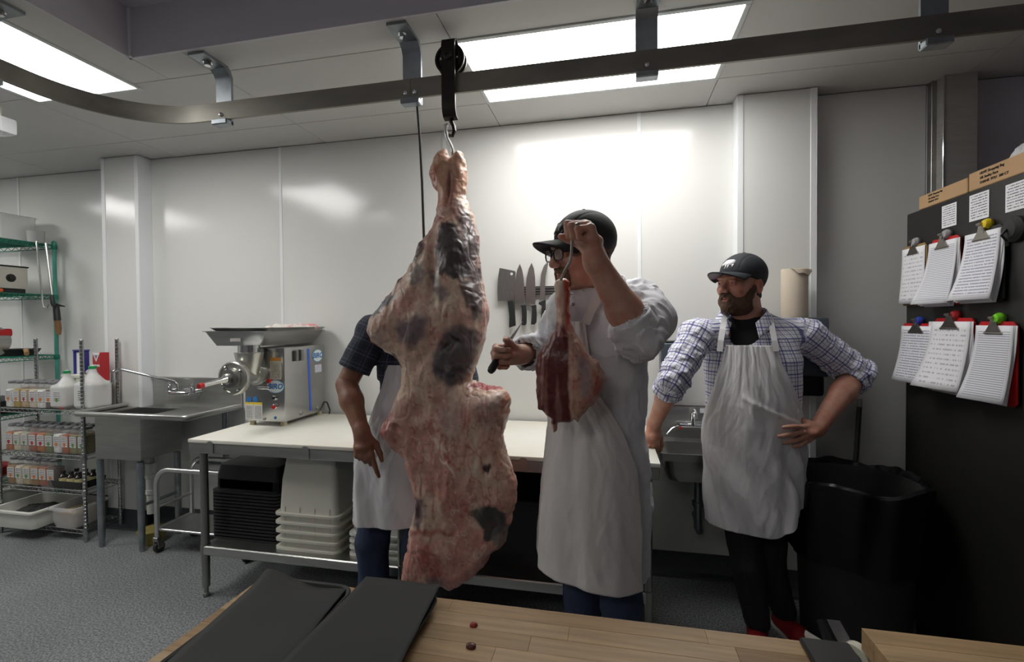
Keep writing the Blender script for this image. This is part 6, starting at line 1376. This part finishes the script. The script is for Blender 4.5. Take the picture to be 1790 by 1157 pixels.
    T_ += [pl((0, 0, .075), (0, 0, -1))]
    trousers(T_, M_BLKT, t)
    MR = mat('red_canvas', (.30, .008, .012), .6); MWS = mat('white_rubber', (.55, .53, .5), .6)
    shoe('shoe', (aR[0], aR[1], 0), (.60, 2.16, 0), MR, MWS, t); shoe('shoe', (aL[0], aL[1], 0), (.87, 2.235, 0), MR, MWS, t)
    at_base(t, LO); return t
man_right()

# ------------------------------------------------------------------ butcher in the white coat (centre)
def man_mid():
    org = (-.045, 1.735); phi = -.50; d = 1.72
    t = thing('person', 'person in white coat, apron and black cap with glasses, raising a hook', 'person', (org[0], org[1], 0)); LO = Vector(t.location)
    sk = (.56, .32, .235); MS = M_skin('skin_fair', sk)
    hp = PD(1020, 444, 1.70); M = Mh(hp, math.radians(-56), math.radians(6), math.radians(3), 1.10)
    Sl, El, Wl = PD(1112, 530, 1.74), PD(1118, 588, 1.47), PD(1040, 455, 1.42)
    Sr, Er, Wr = PD(994, 548, 1.68), PD(962, 610, 1.84), PD(908, 620, 1.60)
    parts = [sdf_obj('b', head_prims(), .0028, MS, t, rl=1, xf=M, col=lambda P: skin_col(sk, P, True))]
    fL = V(PD(1028, 404, 1.41))-V(Wl)
    HL = hand_prims(Wl, fL, (-1, -.35, -.1), False, [(72, 95, 60), (75, 98, 62), (78, 98, 62), (80, 98, 60)], thdir=((.55, -.1, .85), (.35, -.55, .75)), s=1.2)
    parts.append(sdf_obj('b', arm_prims(El, Wl, .054, .035)+HL, .0029, MS, t, col=lambda P: skin_col(sk, P)))
    fR = V(PD(862, 622, 1.55))-V(Wr)
    HR = hand_prims(Wr, fR, (.18, -1, -.15), True, [(60, 85, 50), (68, 90, 55), (72, 92, 55), (74, 92, 55)], thdir=((.65, .45, .6), (.6, .1, .8)), s=1.05)
    parts.append(sdf_obj('b', arm_prims(Er, Wr, .048, .032)+HR, .0029, MS, t, col=lambda P: skin_col(sk, P)))
    tab = [(.60, -.005, 0, .180, .160), (.80, -.003, 0, .180, .158), (.95, 0, 0, .172, .146), (1.1, 0, -.005, .158, .128), (1.25, 0, -.005, .165, .125), (1.40, 0, 0, .175, .12), (1.50, 0, .005, .14, .10), (1.555, 0, .01, .085, .075), (1.60, 0, .012, .064, .064)]
    core = [lo(torso(tab, 1, -.03), org, phi), rc(Sl, El, .052, .046), rc(Sr, Er, .052, .045), rc(Sl, (org[0]+.03, org[1]+.03, 1.47), .045, .04), rc(Sr, (org[0]+.0, org[1]+.03, 1.46), .045, .04)]
    legs = []
    for sx, ad in ((-1, 0), (1, 0)):
        c, s = math.cos(phi), math.sin(phi); h_ = (org[0]+sx*.09*c, org[1]+sx*.09*s, .92); k_ = (org[0]+.005+sx*.080*c, org[1]-.03+sx*.080*s, .50); a_ = (org[0]+.02+sx*.085*c, org[1]+.01+sx*.09*s, .09); legs.append((h_, k_, a_)); core += [rc(h_, k_, .075, .05), rc(k_, a_, .05, .035)]
    parts.append(sdf_obj('b', core, .010, MS, t, col=lambda P: skin_col(sk, P)))
    body = join(parts, 'body'); eyes(M, body)
    RG = [el((0, -.092, -.094), (.030, .030, .024), .015), rc((-.027, -.095, -.048), (.027, -.095, -.048), .011, .011, .01), rc((-.032, -.088, -.055), (-.028, -.085, -.09), .011, .014, .01), rc((.032, -.088, -.055), (.028, -.085, -.09), .011, .014, .01), el((0, -.112, -.0655), (.020, .03, .0085), .003, 'sub')]
    sdf_obj('beard', RG, .0030, mat('sandy_beard', (.15, .085, .045), .8, bump=.6, bscale=260), t, xf=M, both=head_prims()+[off(.006)], disp=lambda P: (fbm(P, 160, 2, 3)-.5)*.004)
    H_ = [q for q in head_prims()]+[off(.005), dict(el((0, .060, .008), (.10, .080, .085), .01), op='int'), el((.085, .005, -.01), (.03, .03, .045), .006, 'sub'), el((-.085, .005, -.01), (.03, .03, .045), .006, 'sub')]
    sdf_obj('hair', H_, .0035, mat('brown_hair', (.06, .032, .018), .7, bump=.5, bscale=240), t, xf=M, disp=lambda P: (fbm(P, (150, 150, 50), 2, 3)-.5)*.004)
    em = [([(-.026, .070), (-.026, .104), (-.022, .108), (.022, .108), (.026, .104), (.026, .070), (.022, .067), (-.022, .067)], mat('patch_grey', (.32, .32, .32), .8)), ]
    cp = cap_parts(M, t, M_CAPB, mat('black_lining', (.01, .01, .01), .8), emblem=em, brim_drop=.006, brim_l=.085)
    b = MB()
    def on(x, z): q = 1-(x/.0885)**2-((z-.052)/.090)**2; return Vector((x, .012-.107*math.sqrt(max(q, 0))-.0035, z))
    n = 10; pts = [on(-.022+.044*i/n, .071+.033*j) for j in (0, 1) for i in range(n+1)]; b.add(pts, [(i, i+1, n+2+i, n+1+i) for i in range(n)]); me = b.mesh('patch_field', M_CAPB); me.transform(M); solid(link('patch_field', me, cp), .001)
    for (x, w_) in ((-.012, .006), (-.002, .005), (.008, .007)): b = MB(); b.add([on(x, .078), on(x+w_, .078), on(x+w_, .098), on(x, .098)], [(0, 1, 2, 3)]); b.v = [(p[0], p[1]-.001, p[2]) for p in b.v]; me = b.mesh('patch_mark', mat('patch_grey', (.32, .32, .32), .8)); me.transform(M); solid(link('patch_mark', me, cp), .0008)
    # glasses
    gl = None; MG = mat('black_frame', (.012, .012, .013), .25)
    g_ = MB()
    for s in (-1, 1):
        pts = []
        for k in range(25):
            a = 2*math.pi*k/24; ca, sa = math.cos(a), math.sin(a); pts.append((s*.034+.025*math.copysign(abs(ca)**.7, ca), -.116+.012*abs(s*.034+.025*ca)/.06*.6, .002+.0185*math.copysign(abs(sa)**.75, sa)))
        g_.tube(pts, .0024, 8, cap=False); g_.tube([(s*.059, -.108, .008), (s*.078, -.085, .008), (s*.083, -.01, .006), (s*.084, .02, -.006)], .0022, 8)
    g_.tube([(-.010, -.116, .006), (0, -.120, .009), (.010, -.116, .006)], .0022, 8); me = g_.mesh('glasses', MG); me.transform(M); gl = link('glasses', me, t)
    for s in (-1, 1):
        l_ = MB(); n = 24; l_.add([(s*.034+.0245*math.copysign(abs(math.cos(2*math.pi*k/n))**.7, math.cos(2*math.pi*k/n)), -.1155+.006*abs(s*.034+.0245*math.cos(2*math.pi*k/n))/.05, .002+.018*math.copysign(abs(math.sin(2*math.pi*k/n))**.75, math.sin(2*math.pi*k/n))) for k in range(n)], [tuple(range(n))]); me = l_.mesh('lens', mat('lens_glass', (.8, .82, .84), .05, alpha=.18)); me.transform(M); link('lens', me, gl)
    # coat
    cL = V(El)+(V(Wl)-V(El))*.13; cR = V(Er)+(V(Wr)-V(Er))*.76
    S_ = [lo(torso(tab, 1, .012), org, phi, .03), rc(Sl, (org[0]+.05, org[1]+.03, 1.52), .076, .07, .05), rc(Sr, (org[0]-.05, org[1]-.02, 1.52), .072, .068, .05), rc(Sl, V(Sl)*.45+V(El)*.55+np.array([.035, 0, .0]), .082, .086, .04), rc(V(Sl)*.45+V(El)*.55+np.array([.035, 0, 0]), El, .086, .078, .03), rc(El, cL, .076, .070, .02),
          rc(Sr, Er, .080, .074, .035), rc(Er, cR, .070, .060, .02)]
    S_ += [el(V(hp)+np.array([.02, .03, -.235]), (.075, .08, .085), .012, 'sub'), rc(cL, V(El)+(V(Wl)-V(El))*.6, .056, .05, .004, 'sub'), rc(cR, V(Er)+(V(Wr)-V(Er))*1.1, .045, .045, .004, 'sub')]
    sg = [(Sr, Er, .07), (Er, cR, .06), (Sl, El, .08), (El, cL, .072)]
    def dp(P):
        b, al, an = seg_param(P, sg); arm = sst(.03, .0, b); r = np.sin(al*60+8*fbm(P, 10, 2, 3)+an*8)*.007
        return (fbm(P, (12, 12, 6), 3, 11)-.5)*.020+(wrinkle(P, (13, 13, 9), 41, 5)-.4)*.008+arm*(r*.8+(fbm(P, 22, 2, 7)-.5)*.016+(wrinkle(P, 24, 47, 5)-.4)*.008)
    co = sdf_obj('white_coat', S_, .0062, M_COAT, t, rl=2, disp=dp)
    for (E_, W_, k, r) in ((El, Wl, .19, .074), (Er, Wr, .74, .062)):   # turned-back cuffs
        a = V(E_)+(V(W_)-V(E_))*k; dd = (V(W_)-V(E_)); dd /= np.linalg.norm(dd)
        sdf_obj('cuff', [rc(a-dd*.030, a+dd*.012, r, r*.99, .01), rc(a-dd*.1, a+dd*.1, r-.015, r-.015, .003, 'sub'), pl(a+dd*.016, dd), pl(a-dd*.042, -dd)], .0045, M_COAT, co, disp=lambda P: (fbm(P, 20, 3, 5)-.5)*.007)
    c0 = V(PD(1050, 492, 1.735)); b = MB()
    b.grid(lambda u, v: (c0[0]+math.sin(phi+(u-.5)*5.2+math.pi)*(.085+.014*v), c0[1]-math.cos(phi+(u-.5)*5.2+math.pi)*(.085+.014*v), c0[2]+.03-.06*v-.075*abs(u-.5)**2*4), 24, 5); o = b.obj('coat_collar', M_COAT, co); solid(o, .005)
    for px, py in ((1002, 532), ): q = PD(px, py, 1.56); MB().lathe([(.006, 0), (.006, .002), (0, .003)], q, 12, 'y').obj('snap_button', M_STEELD, co)
    # apron
    rows = [(1.485, 25, .205, .155, -.01, -.006), (1.36, 32, .208, .165, -.01, -.010), (1.25, 42, .200, .168, -.005, -.014), (1.12, 66, .194, .158, 0, -.012), (1.0, 80, .206, .176, 0, -.01), (.8, 82, .222, .198, 0, -.01), (.5, 80, .240, .214, 0, -.01)]
    hx_ = lambda U: .615+.10*sst(-.3, -1.0, U)
    fol = lambda U, Z: .006*np.sin(U*9+Z*3)*sst(1.1, .6, Z)+.010*np.exp(-((U+.35+(Z-.9)*.3)/.12)**2)*sst(1.1, .7, Z)-.008*np.exp(-((U-.2)/.15)**2)*sst(1.1, .7, Z)
    ap = apron('apron', org, phi-.22, rows, hx_, mat('worn_apron_cotton', (.62, .58, .56), .85, var=.08, vscale=4, bump=.12, bscale=220), t, fol, amp=.012)
    for pts in ([(1023, 566, 1.545), (1032, 545, 1.55), (1045, 520, 1.575), (1056, 500, 1.62), (1062, 488, 1.68)], ):
        ribbon([PD(*p) for p in pts], .03, (0, -1, .2), MATS['worn_apron_cotton'], ap)
    for (px, py, r) in ((1043, 872, .006), (1041, 897, .008)):   # blood spots on the apron cloth
        pass
    T_ = [lo([(.84, 0, 0, .15, .12), (.95, 0, 0, .155, .125), (1.03, 0, 0, .15, .12)], org, phi, .03)]
    for h_, k_, a_ in legs: T_ += [rc(h_, k_, .080, .068, .03), rc(k_, a_, .070, .064, .02)]
    trousers(T_+[pl((0, 0, .06), (0, 0, -1))], M_JEAN, t, seed=9)
    for h_, k_, a_ in legs: shoe('shoe', (a_[0], a_[1], 0), (a_[0]+math.sin(phi)*.2, a_[1]-math.cos(phi)*.2, 0), M_BLACK, M_RUBBER, t)
    at_base(t, LO)
    # knife in the right hand
    kn = thing('boning_knife', 'boning knife with black handle held in the butcher\'s fist', 'knife'); fRn = fR/np.linalg.norm(fR); nR = np.array([.18, -1, -.15]); nR -= fRn*(nR@fRn); nR /= np.linalg.norm(nR)
    gc = V(Wr)+fRn*.098+nR*.032; h0 = V(PD(852, 641, 1.525)); h1 = V(PD(869, 613, 1.575)); ax = (h1-h0)/np.linalg.norm(h1-h0)
    h0, h1 = gc-ax*.062, gc+ax*.055
    MB().tube([h0, h0+ax*.012, h0+ax*.05, h0+ax*.10, h1], [.010, .0135, .0125, .0125, .010], 12).obj('handle', M_BLACK, kn)
    tip = h1+ax*.10+np.array([.012, .05, .02]); sv = np.array([.35, .9, .1]); sv -= ax*(sv@ax); sv /= np.linalg.norm(sv); b = MB(); b.prism([h1-sv*.008, h1+sv*.009, (h1+tip)/2+sv*.008, tip, (h1+tip)/2-sv*.004], np.cross(ax, sv)*.0018); b.obj('blade', M_BLADE, kn)
    # hook in the left hand, carrying the cut
    hk = thing('hand_hook', 'steel hand hook gripped in the raised fist and stuck through the beef', 'hook'); fLn = fL/np.linalg.norm(fL); nL = np.array([-1, -.35, -.1]); nL -= fLn*(nL@fLn); nL /= np.linalg.norm(nL); sL = np.cross(nL, fLn)
    g0 = V(Wl)+fLn*.112+nL*.037
    MB().tube([g0-sL*.036, g0-sL*.02, g0+sL*.03, g0+sL*.045], [.006, .009, .009, .006], 12).obj('grip', M_STEELD, hk)
    pts = [g0, g0+nL*.012-fLn*.02, PD(999, 442, 1.405), PD(996, 458, 1.405), PD(988, 472, 1.41), PD(981, 487, 1.42), PD(979, 498, 1.44), PD(983, 510, 1.455), PD(993, 515, 1.44), PD(1003, 513, 1.42)]
    MB().tube([Vector(p) for p in pts], [.0045]*(len(pts)-2)+[.004, .001], 10).obj('hook_rod', M_STEEL, hk)
man_mid()

# ------------------------------------------------------------------ person behind the carcass (left)
def man_left():
    org = (-.87, 2.0); phi = .33
    t = thing('person', 'person in dark plaid shirt and apron mostly hidden behind the carcass', 'person', (org[0], org[1], 0)); LO = Vector(t.location)
    sk = (.27, .125, .075); MS = M_skin('skin_tan', sk)
    hp = Vector((-.80, 1.98, 1.615)); M = Mh(hp, math.radians(15), math.radians(8), 0, 1.0)
    Sr, Er, Wr = PD(652, 578, 2.10), PD(606, 672, 2.06), PD(633, 757, 1.93)
    Sl, El, Wl = Vector((-.70, 2.03, 1.43)), Vector((-.64, 2.04, 1.16)), Vector((-.70, 1.97, .93))
    parts = [sdf_obj('b', head_prims(), .0035, MS, t, rl=1, xf=M, col=lambda P: skin_col(sk, P, True))]
    parts.append(sdf_obj('b', arm_prims(Er, Wr, .047, .030)+hand_prims(Wr, V(PD(637, 800, 1.90))-V(Wr), (-.25, 1, .05), True, [(18, 14, 10), (62, 70, 40), (70, 78, 45), (74, 80, 45)], thdir=((.9, .25, .2), (.95, .1, .2)), s=1.08), .003, MS, t, col=lambda P: skin_col(sk, P)))
    parts.append(sdf_obj('b', arm_prims(El, Wl, .046, .030)+hand_prims(Wl, (0, -.1, -1), (-.3, .6, 0), False), .0045, MS, t, col=lambda P: skin_col(sk, P)))
    tab = [(.84, 0, 0, .155, .115), (1.0, 0, 0, .15, .112), (1.15, 0, .025, .16, .115), (1.3, 0, .045, .17, .112), (1.40, .01, .045, .15, .10), (1.46, .02, .03, .09, .075), (1.50, .03, .02, .062, .062)]
    core = [lo(torso(tab, 1, -.025), org, phi), rc(Sr, Er, .05, .045), rc(Sl, El, .05, .045), rc(Sr, (org[0], org[1], 1.41), .05, .05), rc(Sl, (org[0], org[1], 1.41), .05, .05)]
    legs = []
    for sx in (-1, 1):
        h_ = (org[0]-.03+sx*.10, org[1]+.005, .88); k_ = (org[0]-.10+sx*.115, org[1]-.03, .48); a_ = (org[0]-.10+sx*.12, org[1]-.0, .09); legs.append((h_, k_, a_)); core += [rc(h_, k_, .07, .048), rc(k_, a_, .048, .035)]
    parts.append(sdf_obj('b', core, .010, MS, t, col=lambda P: skin_col(sk, P))); body = join(parts, 'body'); eyes(M, body)
    sdf_obj('hair', [q for q in head_prims()]+[off(.008), dict(el((0, .03, .07), (.10, .105, .085), .01), op='int')], .005, mat('black_hair', (.012, .010, .009), .6), t, xf=M)
    cR = V(Sr)+(V(Er)-V(Sr))*.74; cL = V(Sl)+(V(El)-V(Sl))*.74
    S_ = [lo(torso(tab, 1, .010), org, phi, .03), rc(Sr, (org[0]-.05, org[1], 1.42), .066, .062, .04), rc(Sl, (org[0]+.06, org[1], 1.42), .066, .062, .04), rc(Sr, cR, .066, .072, .03), rc(Sl, cL, .066, .07, .03), rc(cR, V(Er)+(V(Er)-V(Sr))*.4, .060, .060, .004, 'sub'), rc(cL, V(El), .056, .056, .004, 'sub')]
    dR = (V(Er)-V(Sr)); dR /= np.linalg.norm(dR)
    S_ += [dict(bx(cR+dR*.10, (.12, .12, .10), .005, .002, 'sub'), R=np.stack([np.cross(dR, [0, 1, 0])/np.linalg.norm(np.cross(dR, [0, 1, 0])), np.cross(np.cross(dR, [0, 1, 0]), dR)/np.linalg.norm(np.cross(np.cross(dR, [0, 1, 0]), dR)), dR], 1))]
    sg = [(Sr, cR, .07), (Sl, cL, .07)]
    def wv(P):
        b, al, an = seg_param(P, sg); X, Y = local_xy(P, org, phi); tor = (np.sqrt((X/.17)**2+(Y/.12)**2)-1)*.12 < b-.005; ang = np.arctan2(X, -Y)*.15
        return np.stack([np.where(tor, ang, an), np.where(tor, P[:, 2], al), 0*al], 1)
    sdf_obj('plaid_shirt', S_, .0065, plaid('navy_check_cloth', (.028, .034, .055), (.10, .11, .15), .06, .05, .02, (.006, .007, .012)), t, rl=2, disp=lambda P: (fbm(P, (18, 18, 12), 3, 4)-.5)*.018, vec=wv)
    rows = [(1.30, 40, .178, .128, 0, .040), (1.2, 52, .182, .132, 0, .028), (1.05, 76, .20, .135, -.01, .006), (.9, 80, .235, .138, -.03, -.006), (.6, 74, .255, .142, -.04, -.006)]
    fol = lambda U, Z: .008*np.sin(U*11+Z*5)*sst(1.1, .7, Z)+.010*np.exp(-((U+.75+(Z-.8)*.6)/.07)**2)*sst(1.0, .75, Z)
    apron('apron', org, phi, rows, lambda U: .612+.0*U, M_WCOT, t, fol, amp=.014)
    T_ = [lo([(.80, 0, 0, .14, .11), (.9, 0, 0, .15, .115), (.98, 0, 0, .15, .115)], org, phi, .03)]
    for h_, k_, a_ in legs: T_ += [rc(h_, k_, .088, .072, .03), rc(k_, a_, .074, .068, .02)]
    trousers(T_+[pl((0, 0, .05), (0, 0, -1))], M_JEAN, t, seed=14)
    for h_, k_, a_ in legs: shoe('shoe', (a_[0], a_[1], 0), (a_[0]+math.sin(phi)*.19, a_[1]-math.cos(phi)*.19, 0), M_BLACK, M_RUBBER, t)
    at_base(t, LO)
man_left()
